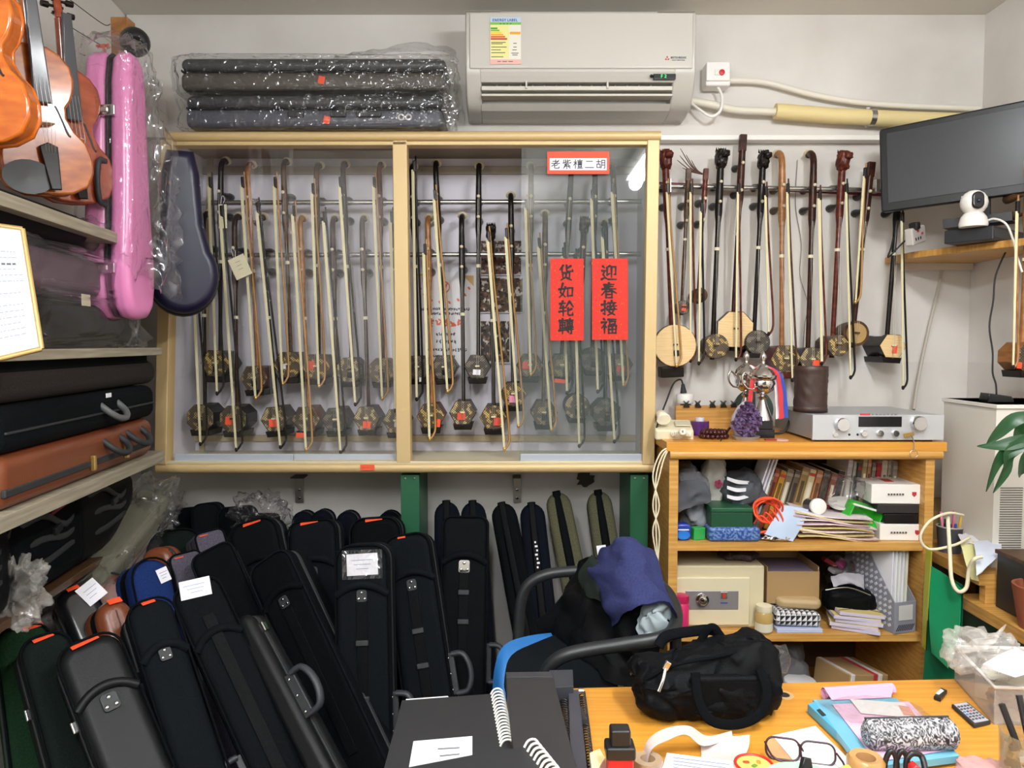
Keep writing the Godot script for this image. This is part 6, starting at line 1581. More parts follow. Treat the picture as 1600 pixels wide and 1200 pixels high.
	if o.has("card"):
		var s: Array = o.card
		part(t, "paper_card", rbox(Vector3(s[2], s[3], 0.001), 0.0004), M.paper, at(Vector3(s[0] * w, L - s[1], f + 0.003), turn(0, 0, s[4] if s.size() > 4 else 0)))
		if s.size() > 5: part(t, "card_sleeve", rbox(Vector3(s[2] * 1.3, s[3] * 1.35, 0.0006), 0.0002), M.film, at(Vector3(s[0] * w, L - s[1], f + 0.0045)))
		for k in 3: part(t, "card_writing", rbox(Vector3(s[2] * (0.7 - 0.15 * k), 0.0016, 0.0006), 0.0002), hexm("8f98b8", 0.8), at(Vector3(s[0] * w, L - s[1] + s[3] * (0.2 - 0.2 * k), f + 0.0038), turn(0, 0, s[4] if s.size() > 4 else 0)))
	return t

func floor_cases() -> void:
	# back row
	floor_case("black case furthest in the corner, its lid ajar, beside film-wrapped bags", 290, 793, 296, 900, 2.78, 2.74, 0.1, 0.12, M.black3, {"soft": 0.012})
	floor_case("black case with folded top second from the corner", 320, 786, 326, 900, 2.76, 2.72, 0.1, 0.12, M.black, {"soft": 0.012, "yaw": 10})
	floor_case("black slant-topped case beside the shiny film bag", 358, 792, 360, 900, 2.74, 2.7, 0.1, 0.12, M.black3, {"soft": 0.012, "yaw": -12})
	var fb := thing("film_bag", "crumpled clear film bag over a dark case in the back row", "bag")
	part(fb, "film", MB.new().add(lump(Vector3(0.17, 0.16, 0.14), 0.55, 18, 3, 0.6, 26), at(P(407, 812, 2.72))), M.film_thick)
	part(fb, "dark_case", MB.new().add(rbox(Vector3(0.12, 0.88, 0.1), 0.02, 2), at(Vector3(P(405, 800, 2.74).x, 0.44, -2.76))), M.black3)
	floor_case("black case with arched lid and orange sticker under the film bag", 390, 813, 428, 1000, 2.5, 2.4, 0.17, 0.12, M.black, {"ridge": 0.13, "plate": 0.165, "sticker": [0.02, 0.004, 0.06, 0.016, 6], "soft": 0.03, "round": 0.05})
	floor_case("black case with moulded rectangular lid and orange sticker", 486, 812, 494, 1000, 2.52, 2.42, 0.165, 0.13, M.black2, {"ridge": 0.13, "plate": 0.17, "sticker": [-0.05, 0.004, 0.058, 0.012, 10], "soft": 0.026, "round": 0.04, "latches": [[-1, 0.1]]})
	floor_case("black case with orange sticker against the green post", 585, 808, 590, 1000, 2.6, 2.52, 0.18, 0.13, M.black3, {"sticker": [-0.02, 0.004, 0.058, 0.012, 8], "soft": 0.03, "round": 0.05})
	for e in [[470, 800, "rounded black bag top behind the moulded case, with small red sticker"], [500, 798, "second rounded black bag top behind the moulded case"], [540, 800, "black bag with rounded top behind the case beside the green post"], [606, 800, "black bag with square top touching the green post"]]:
		floor_case(e[2], e[0], e[1], e[0] + 4, 900, 2.82, 2.8, 0.085, 0.1, M.navybag, {"round": 0.042, "soft": 0.03, "welt": false, "group": "black bags of the back row"})
	# soft bags along the wall beside the green posts
	for e in [[697, 782, 700, 980, "navybag", "narrow black soft bag just beside the green post"], [738, 782, 748, 980, "navybag", "narrow black soft bag behind the silver-plated case"], [783, 785, 822, 985, "black3", "slim black soft bag leaning aslant with pale stitching"], [830, 785, 850, 985, "navybag", "slim navy-black soft bag with white print down its front"], [869, 768, 912, 985, "olive", "olive soft bag with black central stripe, beside the printed bag"], [934, 766, 968, 985, "olive", "olive soft bag with black central stripe and white paper tag"]]:
		var t := floor_case(e[5], e[0], e[1], e[2], e[3], 2.82, 2.62, 0.105, 0.085, M[e[4]], {"round": 0.052, "soft": 0.036, "taper": 0.88, "welt": false, "group": "soft bags along the wall"})
		var L: float = t.position.distance_to(P(e[0], e[1], 2.82))
		part(t, "centre_stripe", MB.new().add(tube(curve([Vector3(0, L + 0.002, -0.01), Vector3(0, L - 0.012, 0.03), Vector3(0, L - 0.04, 0.0405), Vector3(0, L * 0.5, 0.042), Vector3(0, 0.06, 0.042)], 4), 0.015, 6, 0.22), Transform3D.IDENTITY), M.black3 if e[4] == "olive" else M.nylon)
		if e[0] == 830:
			for k in 7: part(t, "white_print", rbox(Vector3(0.006 + 0.004 * (k % 2), 0.007, 0.001), 0.0002), M.paper, at(Vector3(0.002 * (k % 3), L - 0.15 - k * 0.015, 0.0475)))
		if e[0] == 934: part(t, "paper_tag", rbox(Vector3(0.034, 0.034, 0.001), 0.0003), M.paper, at(Vector3(-0.02, L - 0.22, 0.05)))
	# middle
	floor_case("black case with silver rivet plate and buckled strap, upright by the green post", 727, 806, 722, 1040, 2.46, 2.36, 0.15, 0.13, M.black, {"ridge": 0.125, "plate": 0.16, "silver": true, "plate_s": 1.2, "strap": [0.17, 0.6], "buckles": [0.24, 0.33], "handles": [[1, 0.46]], "soft": 0.024, "round": 0.03})
	floor_case("black case with orange dot and buckled strap, leaning beside the labelled case", 632, 834, 664, 1060, 2.34, 2.22, 0.15, 0.13, M.black2, {"ridge": 0.12, "plate": 0.155, "strap": [0.17, 0.6], "buckles": [0.29, 0.39], "handles": [[1, 0.43]], "soft": 0.026, "round": 0.045, "sticker": [-0.08, 0.004, 0.024, 0.01]})
	floor_case("tall upright black case with white address card in a clear sleeve", 564, 851, 569, 1180, 2.16, 2.05, 0.155, 0.13, M.black2, {"ridge": 0.115, "plate": 0.142, "strap": [0.16, 0.7], "buckles": [0.27, 0.42], "handles": [[1, 0.47]], "soft": 0.022, "round": 0.045, "card": [0.02, 0.055, 0.088, 0.06, 1, 1], "latches": [[-1, 0.2], [-1, 0.42]]})
	floor_case("plain black case leaning hard against the labelled case", 413, 872, 508, 1080, 2.22, 2.06, 0.15, 0.12, M.black3, {"ridge": 0.11, "plate": 0.145, "strap": [0.17, 0.6], "soft": 0.02, "round": 0.04, "yaw": -6})
	floor_case("dark plain case with buckle rings behind the case with crumpled paper", 326, 856, 392, 1010, 2.3, 2.16, 0.13, 0.13, M.black3, {"soft": 0.018, "round": 0.03, "latches": [[-1, 0.06]], "yaw": 20})
	floor_case("small mauve-grey case with orange sticker, higher of the pair", 326, 828, 345, 900, 2.46, 2.42, 0.095, 0.14, M.greycloth, {"soft": 0.014, "round": 0.02, "sticker": [-0.2, 0.004, 0.026, 0.018], "yaw": 40})
	floor_case("small mauve-grey case with orange sticker, lower of the pair", 288, 862, 308, 940, 2.34, 2.3, 0.095, 0.14, M.greycloth, {"soft": 0.014, "round": 0.02, "sticker": [-0.2, 0.004, 0.026, 0.018], "yaw": 40})
	floor_case("big dark rounded case behind the mauve-grey cases", 272, 826, 280, 920, 2.56, 2.5, 0.17, 0.13, M.darkgreen, {"soft": 0.035, "round": 0.06, "yaw": 30})
	# left
	floor_case("brown leather case whose top peeps over the blue case", 238, 856, 250, 930, 2.36, 2.33, 0.1, 0.1, M.brownleather, {"round": 0.045, "soft": 0.03, "welt": false})
	floor_case("blue round-topped case with black band and white label", 234, 870, 258, 980, 2.2, 2.14, 0.125, 0.17, M.bluecloth, {"round": 0.06, "soft": 0.035, "card": [0.22, 0.06, 0.034, 0.042, 12], "band": M.black3, "yaw": 52})
	floor_case("brown leather case with orange sticker behind the shiny black one", 158, 897, 196, 1000, 2.2, 2.14, 0.1, 0.12, M.brownleather, {"round": 0.04, "soft": 0.03, "sticker": [-0.1, 0.004, 0.04, 0.018], "yaw": 38})
	floor_case("glossy black leather case with white paper and orange sticker", 112, 914, 166, 1030, 2.06, 2.0, 0.11, 0.14, M.shinyblack, {"round": 0.045, "soft": 0.035, "card": [0.32, 0.04, 0.055, 0.06, 18], "sticker": [0.0, 0.004, 0.03, 0.016], "welt": false, "yaw": 46})
	floor_case("glossy brown leather case with black belt and orange sticker", 176, 934, 214, 1060, 1.98, 1.92, 0.09, 0.15, M.brownleather, {"round": 0.045, "soft": 0.035, "sticker": [0.05, 0.004, 0.034, 0.02], "band": M.black3, "welt": false, "yaw": 50})
	floor_case("black case with crumpled white paper and leather side handle", 300, 908, 432, 1190, 1.98, 1.8, 0.125, 0.14, M.black, {"ridge": 0.15, "soft": 0.024, "round": 0.04, "strap": [0.1, 0.7], "handles": [[-1, 0.5], [1, 0.42]], "card": [0.0, 0.022, 0.075, 0.05, -14], "yaw": 34})
	floor_case("black case with orange sticker and padded rim, between brown and papered cases", 230, 934, 300, 1150, 1.9, 1.76, 0.115, 0.15, M.black2, {"ridge": 0.13, "plate": 0.15, "soft": 0.03, "round": 0.045, "sticker": [0.0, 0.004, 0.032, 0.02, 4], "latches": [[-1, 0.17]], "yaw": 42})
	floor_case("bulging black leather case with rivet plate and orange sticker", 132, 996, 212, 1195, 1.76, 1.64, 0.14, 0.14, M.blackleather, {"ridge": 0.13, "plate": 0.165, "plate_s": 1.2, "soft": 0.035, "round": 0.045, "sticker": [-0.02, 0.004, 0.06, 0.02, 6], "latches": [[-1, 0.17]], "yaw": 42})
	floor_case("slim dark grey leather case with silver clasp and loop handle beside the papered case", 372, 964, 476, 1170, 1.97, 1.8, 0.075, 0.1, M.blackleather, {"round": 0.03, "soft": 0.02, "taper": 0.7, "handles": [[1, 0.26]], "latches": [[0.6, 0.05]], "yaw": 0, "welt": false})
	floor_case("dark green-black case with orange sticker between the green and leather cases", 66, 990, 122, 1190, 1.8, 1.7, 0.11, 0.15, M.darkgreen, {"soft": 0.025, "round": 0.04, "sticker": [0.0, 0.004, 0.045, 0.016, 8], "latches": [[-1, 0.16], [-0.2, 0.16]], "yaw": 44})
	floor_case("moss green cloth case with orange sticker under the clear bag", 34, 976, 62, 1190, 1.9, 1.8, 0.12, 0.1, M.greencloth, {"soft": 0.025, "round": 0.04, "sticker": [0.2, 0.004, 0.045, 0.018, 8], "yaw": 44})

# ---------------------------------------------------------------- left wall
func vshape(s: float) -> Array:
	# half outline of a violin body, from the bottom middle up, for a body 1.0 long
	var half := [Vector2(0.0, -0.5), Vector2(0.13, -0.49), Vector2(0.235, -0.44), Vector2(0.288, -0.34), Vector2(0.29, -0.24), Vector2(0.262, -0.14), Vector2(0.235, -0.105), Vector2(0.195, -0.06), Vector2(0.157, 0.02), Vector2(0.16, 0.09), Vector2(0.195, 0.135), Vector2(0.222, 0.2), Vector2(0.236, 0.28), Vector2(0.222, 0.37), Vector2(0.17, 0.44), Vector2(0.09, 0.485), Vector2(0.0, 0.5)]
	var o := []
	for p in half: o.append(p * s)
	for i in range(half.size() - 2, 0, -1): o.append(Vector2(-half[i].x, half[i].y) * s)
	return o
func violin(label: String, p: Vector3, basis_: Basis, m: Material, bare := false) -> void:
	var t := thing("violin", label, "violin", "violins hung on the side wall", Transform3D(basis_, p))
	part(t, "ribs", pillow(vshape(0.345), 0.034, 0.002, 1), m)
	part(t, "top_plate", MB.new().add(pillow(vshape(0.358), 0.016, 0.007, 3), at(Vector3(0, 0, 0.022))), m)
	part(t, "back_plate", MB.new().add(pillow(vshape(0.358), 0.012, 0.006, 3), at(Vector3(0, 0, -0.02))), m)
	for s in [-1.0, 1.0]:
		part(t, "sound_hole", tube(curve([Vector3(s * 0.03, 0.035, 0.0302), Vector3(s * 0.034, 0.028, 0.0302), Vector3(s * 0.043, 0.0, 0.0302), Vector3(s * 0.052, -0.03, 0.0302), Vector3(s * 0.058, -0.036, 0.0302)], 4), 0.0026, 6, 0.5), M.plastic)
	part(t, "neck", tube([Vector3(0, 0.16, 0.01), Vector3(0, 0.3, 0.018)], 0.012, 10), m)
	part(t, "fingerboard", MB.new().add(pillow([Vector2(-0.021, 0), Vector2(0.021, 0), Vector2(0.0125, 0.27), Vector2(-0.0125, 0.27)], 0.01, 0.004, 2), at(Vector3(0, 0.035, 0.044), turn(3, 0, 0))), mat(Color("4a4b50"), 0.12))
	part(t, "scroll", tube(curve([Vector3(0, 0.3, 0.02), Vector3(0, 0.37, 0.008), Vector3(0, 0.395, 0.004), Vector3(0, 0.402, 0.02), Vector3(0, 0.39, 0.024), Vector3(0, 0.388, 0.012)], 4), 0.011, 10), m)
	for k in 4:
		var s := -1.0 if k % 2 else 1.0
		part(t, "peg", tube([Vector3(-s * 0.014, 0.315 + k * 0.016, 0.014), Vector3(s * 0.02, 0.315 + k * 0.016, 0.014), Vector3(s * 0.024, 0.315 + k * 0.016, 0.014), Vector3(s * 0.04, 0.315 + k * 0.016, 0.014)], [0.004, 0.004, 0.009, 0.008], 8), M.blackwood)
	part(t, "bridge", MB.new().add(pillow([Vector2(-0.02, 0), Vector2(-0.018, 0.022), Vector2(0, 0.032), Vector2(0.018, 0.022), Vector2(0.02, 0)], 0.003, 0.0008, 1), at(Vector3(0, -0.012, 0.03), turn(90, 0, 0))), M.bone)
	part(t, "tailpiece", MB.new().add(pillow([Vector2(-0.012, -0.065), Vector2(0.012, -0.065), Vector2(0.021, 0.04), Vector2(0, 0.05), Vector2(-0.021, 0.04)], 0.007, 0.003, 2), at(Vector3(0, -0.105, 0.044), turn(-6, 0, 0))), M.blackwood)
	for k in 4: part(t, "string", tube([Vector3(-0.0075 + k * 0.005, 0.3, 0.034), Vector3(-0.015 + k * 0.01, -0.012, 0.062), Vector3(-0.009 + k * 0.006, -0.08, 0.05)], 0.0005, 3), M.nickel)
	if not bare: part(t, "chin_rest", MB.new().add(lathe([Vector2(0, 0), Vector2(0.05, 0.002), Vector2(0.056, 0.012), Vector2(0.05, 0.011), Vector2(0, 0.004)], 22), at(Vector3(-0.055, -0.14, 0.034), turn(90, 0, 0) * Basis.from_scale(Vector3(1, 1, 0.72)))), hexm("2c2d2e", 0.45))

func left_wall_things() -> void:
	var n := wall_n()
	var t := wall_t()
	var B := Basis(n.cross(Vector3.UP) * -1.0, Vector3.UP, n)   # x along the wall towards the corner, z into the room
	# violins face half towards the room; their scrolls reach out of the picture
	var face := func(yaw: float, roll: float): return Basis(Vector3.UP, deg_to_rad(yaw)) * turn(0, 0, roll)
	violin("bright orange violin with black chin rest, furthest from the pink case", P(-26, 101, 1.72), face.call(4, 3), M.violins[0])
	violin("amber violin with grey chin rest hung in the middle of the row", P(60, 190, 1.9), face.call(50, 6), M.violins[1])
	violin("red-brown violin hung nearest the pink case", P(106, 214, 2.1), face.call(54, 4), M.violins[2], true)
	solo("black_pad", "black rectangular pad behind the red-brown violin", "pad", "", MB.new().add(rbox(Vector3(0.05, 0.2, 0.02), 0.004), at(P(137, 230, 2.25), turn(0, 40, 0))), M.plastic)
	# post, dome camera, wires
	solo("wooden_post", "short orange wooden block on the wall above the pink case", "post", "", pbox(172, 26, 201, 96, 2.42, 0.05, 0.003), M.tanwood)
	var dc := thing("dome_camera", "black bullet-shaped security camera beside the wooden block", "camera")
	var dp := P(211, 66, 2.36)
	part(dc, "housing", MB.new().add(lathe([Vector2(0, -0.05), Vector2(0.036, -0.048), Vector2(0.042, -0.03), Vector2(0.043, 0.0), Vector2(0.038, 0.03), Vector2(0.026, 0.045), Vector2(0, 0.048)], 24), at(dp, aim(Vector3(0.45, -0.35, 0.8)))), hexm("1a1d20", 0.35))
	part(dc, "lens_ring", MB.new().add(lathe([Vector2(0.008, 0), Vector2(0.019, 0), Vector2(0.019, 0.006), Vector2(0.008, 0.004)], 20), at(dp + Vector3(0.02, -0.016, 0.036), aim(Vector3(0.45, -0.35, 0.8)))), M.shinyblack)
	for k in 8: part(dc, "diode", ball(0.0018, Vector3.ONE, 6), M.nickel, at(dp + Vector3(0.023 + cos(TAU * k / 8) * 0.013, -0.008 + sin(TAU * k / 8) * 0.013, 0.041)))
	part(dc, "bracket", tube([dp + Vector3(-0.02, 0, -0.02), P(200, 60, 2.44)], 0.01, 8), M.plastic)
	cable("picture_wire", "thin dark wire strung from the wooden block towards the violins, upper strand", [P(172, 38, 2.42), P(160, 37, 2.38), P(110, 0, 2.2), P(60, -38, 2.05)], 0.0014, hexm("4a4642", 0.6))
	cable("picture_wire", "thin dark wire strung from the red ribbon towards the violins, lower strand", [P(160, 72, 2.42), P(115, 45, 2.25), P(80, 20, 2.1)], 0.0014, hexm("4a4642", 0.6))
	var rb := thing("red_ribbon", "short red ribbon knotted beside the wooden block", "ribbon")
	for e in [[[150, 71], [160, 73], [170, 69]], [[160, 72], [164, 80], [165, 94]], [[152, 74], [162, 70], [171, 75]]]:
		part(rb, "strand", tube(curve([P(e[0][0], e[0][1], 2.38), P(e[1][0], e[1][1], 2.38), P(e[2][0], e[2][1], 2.38)], 4), 0.004, 6, 0.4), hexm("d8604e", 0.6))
	# pink case
	var pk := thing("violin_case", "glossy pink hard violin case with silver latches hanging in torn clear film", "case", "", Transform3D(turn(0, 88, 0) * Basis.from_scale(Vector3(0.8, 1, 0.82)), P(186, 294, 2.22)))
	var half := [Vector2(0.0, -0.375), Vector2(0.05, -0.37), Vector2(0.086, -0.34), Vector2(0.1, -0.28), Vector2(0.1, -0.2), Vector2(0.088, -0.1), Vector2(0.08, 0.0), Vector2(0.074, 0.15), Vector2(0.066, 0.29), Vector2(0.05, 0.355), Vector2(0.022, 0.375)]
	var out := []
	for p in half: out.append(p)
	for i in range(half.size() - 1, 0, -1): out.append(Vector2(-half[i].x, half[i].y))
	part(pk, "lid", pillow(out, 0.072, 0.03, 4), M.pink, at(Vector3(0, 0, 0.042)))
	part(pk, "shell", pillow(out, 0.085, 0.03, 4), M.pink, at(Vector3(0, 0, -0.044)))
	part(pk, "seal", pillow(out.map(func(p): return p * Vector2(0.97, 0.992)), 0.01, 0.002, 1), hexm("2a2426", 0.5))
	for y in [0.2, -0.235]:
		var sx := -0.08 if y > 0 else -0.108
		part(pk, "latch", MB.new().add(rbox(Vector3(0.014, 0.03, 0.075), 0.004), at(Vector3(sx, y, 0))), M.chrome)
		part(pk, "latch_tongue", MB.new().add(rbox(Vector3(0.008, 0.014, 0.03), 0.003), at(Vector3(sx - 0.008, y, 0))), M.nickel)
	part(pk, "handle", tube(curve([Vector3(-0.082, 0.06, 0.0), Vector3(-0.115, 0.055, -0.004), Vector3(-0.125, 0.0, -0.006), Vector3(-0.118, -0.05, -0.004), Vector3(-0.09, -0.06, 0.0)], 5), 0.009, 8), M.rubber)
	part(pk, "badge", ball(0.013, Vector3(0.4, 1, 1)), hexm("b8a860", 0.4), at(Vector3(-0.092, -0.15, -0.052)))
	part(pk, "film", lump(Vector3(0.22, 0.66, 0.21), 0.12, 14, 12, 0.3, 30), M.film, at(Vector3(0, 0.08, 0)))
	part(pk, "film_tail", drape([[P(226, 118, 2.26), P(240, 122, 2.27), P(252, 130, 2.3)], [P(232, 200, 2.24), P(252, 200, 2.26), P(266, 196, 2.3)], [P(236, 290, 2.22), P(260, 288, 2.25), P(276, 282, 2.3)], [P(236, 380, 2.2), P(262, 384, 2.24), P(280, 384, 2.3)], [P(228, 452, 2.18), P(258, 462, 2.22), P(284, 466, 2.3)]], 0.0006, 8, 0.03, 16, 5), M.film_thick, pk.transform.affine_inverse())
	# navy case behind
	var nv := thing("violin_case", "navy blue round-ended case with black edge hanging behind the pink one", "case", "", Transform3D(turn(0, 24, 0), P(284, 372, 2.5)))
	var o2 := []
	for i in 21:
		var w := deg_to_rad(-218.0 + 256.0 * i / 20.0)
		o2.append(Vector2(cos(w) * 0.108, -0.12 + sin(w) * 0.125))
	o2 += [Vector2(0.066, 0.04), Vector2(0.055, 0.2), Vector2(0.04, 0.27), Vector2(-0.04, 0.27), Vector2(-0.055, 0.2), Vector2(-0.066, 0.04)]
	part(nv, "lid", pillow(o2, 0.06, 0.03, 4), hexm("100e2c", 0.35), at(Vector3(0, 0, 0.035)))
	part(nv, "shell", pillow(o2.map(func(p): return p * 1.03), 0.07, 0.02, 3), M.plastic, at(Vector3(0, 0, -0.035)))
	# shelves
	var shelf := func(a: Vector3, label: String, thick: float):
		var s := thing("wall_shelf", label, "shelf", "plank shelves on the side wall")
		var near := 1.35
		var far := 2.45
		var off := 0.27
		var p0 := WALL_L + t * (3.0 - far)
		var p1 := WALL_L + t * (3.0 - near)
		var c := (p0 + p1) / 2 + n * off / 2
		part(s, "plank", rbox(Vector3(off, thick, (p1 - p0).length()), 0.002), M.shelfwood, at(Vector3(c.x, a.y - thick / 2, c.z), Basis(n, Vector3.UP, n.cross(Vector3.UP))))
		for k in [0.15, 0.9]:
			var q := p0.lerp(p1, k)
			part(s, "bracket", bar(Vector3(q.x, a.y - thick - 0.002, q.z) + n * 0.01, Vector3(q.x, a.y - thick - 0.002, q.z) + n * 0.2, 0.02, 0.012), M.nickel)
	var h1 := PL(66, 321, 0.27).y
	var h2 := PL(112, 545, 0.27).y
	var h3 := PL(112, 763, 0.27).y
	shelf.call(Vector3(0, h1, 0), "weathered plank shelf under the hanging violins", 0.03)
	shelf.call(Vector3(0, h2, 0), "weathered plank shelf carrying the film-wrapped bags", 0.024)
	shelf.call(Vector3(0, h3, 0), "weathered plank shelf carrying the brown leather case", 0.034)
	# a long thing lying on a shelf: along the wall between two depths
	var lying := func(called, label, cat, group, d0: float, d1: float, h: float, hh: float, wd: float, m: Material, off := 0.25, soft := 0.03):
		var a := WALL_L + t * (3.0 - d1)
		var b := WALL_L + t * (3.0 - d0)
		var c := (a + b) / 2 + n * (off - wd / 2)
		var o := thing(called, label, cat, group, Transform3D(Basis(-t, Vector3.UP, n), Vector3(c.x, h, c.z)))
		part(o, "body", MB.new().add(pillow(rrect((b - a).length(), hh, soft), wd, soft * 0.9, 4), at(Vector3(0, hh / 2, 0))), m)
		return o
	var gs := "cases lying on the side wall shelves"
	var cs: Node3D
	# lowest visible shelf: brown leather, black, dark bags
	cs = lying.call("leather_case", "brown leather oblong case with dark belt band on the shelf", "case", gs, 1.5, 2.38, h3 + 0.001, 0.115, 0.2, M.brownleather, 0.262, 0.035)
	part(cs, "belt_band", rbox(Vector3(0.86, 0.018, 0.012), 0.004), M.rubber, at(Vector3(0, 0.038, 0.097)))
	handle_on(cs, Vector3(0.12, 0.075, 0.1), M.rubber, "handle")
	handle_on(cs, Vector3(0.28, 0.08, 0.1), M.rubber, "handle")
	for k in [-0.02, 0.2]: part(cs, "buckle", rbox(Vector3(0.014, 0.04, 0.012), 0.003), M.brass, at(Vector3(k, 0.04, 0.106)))
	cs = lying.call("instrument_case", "black cloth oblong case with grey handle lying on the brown leather case", "case", gs, 1.5, 2.4, h3 + 0.117, 0.1, 0.2, M.black, 0.262, 0.03)
	part(cs, "zip_band", rbox(Vector3(0.86, 0.006, 0.01), 0.002), M.rubber, at(Vector3(0, 0.045, 0.098)))
	handle_on(cs, Vector3(0.1, 0.055, 0.1), hexm("5a5c5c", 0.5), "handle")
	part(cs, "white_tag", rbox(Vector3(0.03, 0.012, 0.004), 0.001), M.paper, at(Vector3(0.09, 0.09, 0.1)))
	cs = lying.call("instrument_bag", "dark grey-brown soft bag lying above the black cloth case", "bag", gs, 1.5, 2.46, h3 + 0.219, 0.075, 0.21, M.brownbag, 0.25, 0.034)
	cs = lying.call("instrument_bag", "black soft bag lying below the plank of the wrapped bags", "bag", gs, 1.5, 2.42, h3 + 0.296, h2 - h3 - 0.296 - 0.03, 0.2, M.black3, 0.24, 0.03)
	# film-wrapped bags on the middle shelf
	cs = lying.call("wrapped_bag", "black bag in clear film lying lowest above the plank", "bag", gs, 1.5, 2.36, h2 + 0.002, 0.12, 0.18, M.black3, 0.22, 0.04)
	part(cs, "film", lump(Vector3(0.92, 0.145, 0.23), 0.16, 16, 3, 0.3, 34), M.film_thick, at(Vector3(0, 0.066, 0.01)))
	cs = lying.call("wrapped_bag", "mauve bag in clear film in the middle of the wrapped bags", "bag", gs, 1.5, 2.34, h2 + 0.135, 0.11, 0.18, hexm("5c4452", 0.7), 0.22, 0.04)
	part(cs, "film", lump(Vector3(0.92, 0.135, 0.23), 0.18, 16, 7, 0.3, 34), M.film_thick, at(Vector3(0, 0.058, 0.01)))
	part(cs, "cream_tag", rbox(Vector3(0.05, 0.03, 0.002), 0.0005), M.cream, at(Vector3(0.05, -0.01, 0.11)))
	cs = lying.call("instrument_bag", "black ribbed bag lying on top of the wrapped bags", "bag", gs, 1.5, 2.02, h2 + 0.26, 0.085, 0.2, M.nylon, 0.24, 0.04)
	cs = lying.call("wrapped_bag", "small pinkish film parcel beside the black ribbed bag", "bag", gs, 2.08, 2.36, h2 + 0.262, 0.07, 0.16, hexm("6a5060", 0.6), 0.22, 0.034)
	part(cs, "film", lump(Vector3(0.33, 0.1, 0.2), 0.3, 20, 9, 0.4, 26), M.film_thick, at(Vector3(0, 0.04, 0.01)))
	# framed certificate
	var fr := thing("framed_certificate", "certificate in thin gold frame leaning before the wrapped bags", "picture frame")
	var c0 := P(-60, 345, 1.5); var c1 := P(35, 358, 1.56); var c2 := P(65, 545, 1.5); var c3 := P(-60, 575, 1.42)
	var pm := mat(Color.WHITE, 0.7)
	pm.albedo_texture = letter_tex()
	part(fr, "paper", sheet(func(u, v): return c0.lerp(c1, u).lerp(c3.lerp(c2, u), v), 4, 4, 0.002), pm)
	for e in [[c0, c1], [c1, c2], [c2, c3], [c3, c0]]: part(fr, "moulding", tube([e[0], e[1]], 0.0055, 4), hexm("c9a76a", 0.35, 0.3))
	part(fr, "backing", sheet(func(u, v): return c0.lerp(c1, u).lerp(c3.lerp(c2, u), v) + Vector3(-0.003, 0, -0.008), 2, 2, 0.004), hexm("6a5a44", 0.8))
	part(fr, "strut", tube([(c1 + c2) / 2 + Vector3(-0.03, 0, -0.01), PL(40, 560, 0.12)], 0.004, 5), M.rubber)
	# black bags under the last shelf
	for e in [[1.35, 1.75, 0.12, 0.2, "nylon", "black bag with webbing straps under the lowest plank, furthest from the corner"], [1.7, 2.12, 0.11, 0.22, "black3", "black bag with red-trimmed strap under the lowest plank"], [2.05, 2.5, 0.13, 0.2, "nylon", "black bag under the lowest plank, nearest the corner"]]:
		cs = lying.call("instrument_bag", e[5], "bag", "black bags under the lowest plank", e[0], e[1], h3 - 0.28, 0.225, 0.14, M[e[4]], 0.165, 0.055)
		for k in 3: part(cs, "strap", tube(curve([Vector3(-0.18, 0.18 - k * 0.05, 0.06), Vector3(-0.05, 0.2 - k * 0.06, 0.072), Vector3(0.08, 0.15 - k * 0.03, 0.072), Vector3(0.19, 0.19 - k * 0.05, 0.06)], 4), 0.009, 6, 0.3), M.rubber)
		if e[0] == 1.7: part(cs, "red_trim", rbox(Vector3(0.12, 0.008, 0.004), 0.001), hexm("7a2030", 0.6), at(Vector3(0.06, 0.2, 0.07), turn(0, 0, 8)))
		part(cs, "buckle", rbox(Vector3(0.04, 0.02, 0.012), 0.003), M.plastic, at(Vector3(0.02, 0.15, 0.076), turn(0, 0, 12)))
	# their rack
	var rk := thing("bag_rack", "dark low rack holding the black bags beneath the planks", "rack")
	var ra := WALL_L + t * 0.55 + n * 0.085
	var rbb := WALL_L + t * 1.75 + n * 0.085
	part(rk, "board", rbox(Vector3(0.16, 0.02, (rbb - ra).length()), 0.002), M.brownwood, at(Vector3((ra.x + rbb.x) / 2, h3 - 0.292, (ra.z + rbb.z) / 2), Basis(n, Vector3.UP, n.cross(Vector3.UP))))
	for p in [ra, rbb]: part(rk, "leg", slab(Vector3(p.x - 0.02, 0, p.z - 0.02), Vector3(p.x + 0.02, h3 - 0.302, p.z + 0.02)), M.brownwood)
	# drab wrapped case leaning behind the blue case, and the clear bag at the picture's edge
	var dr := thing("wrapped_case", "long drab case in crumpled clear film leaning below the lowest plank", "case")
	var wa := P(225, 800, 2.5)
	var wb := P(150, 890, 2.25)
	var wy := (wa - wb).normalized()
	var wx := wy.cross(Vector3.BACK).normalized()
	var wt := Transform3D(Basis(wx, wy, wx.cross(wy)), (wa + wb) / 2)
	part(dr, "case", rbox(Vector3(0.13, 0.42, 0.09), 0.03, 3), hexm("6d6a58", 0.7), wt)
	part(dr, "film", lump(Vector3(0.17, 0.5, 0.12), 0.35, 18, 14, 0.45, 28), M.film_thick, wt)
	part(dr, "film_crest", lump(Vector3(0.12, 0.1, 0.08), 0.6, 20, 4, 0.6, 22), M.film_thick, at(P(248, 798, 2.5)))
	solo("clear_bag", "big crumpled clear plastic bag lying on the green case", "bag", "", MB.new().add(lump(Vector3(0.14, 0.15, 0.1), 0.6, 18, 41, 0.65, 28), at(P(14, 922, 1.78))), M.film_white)

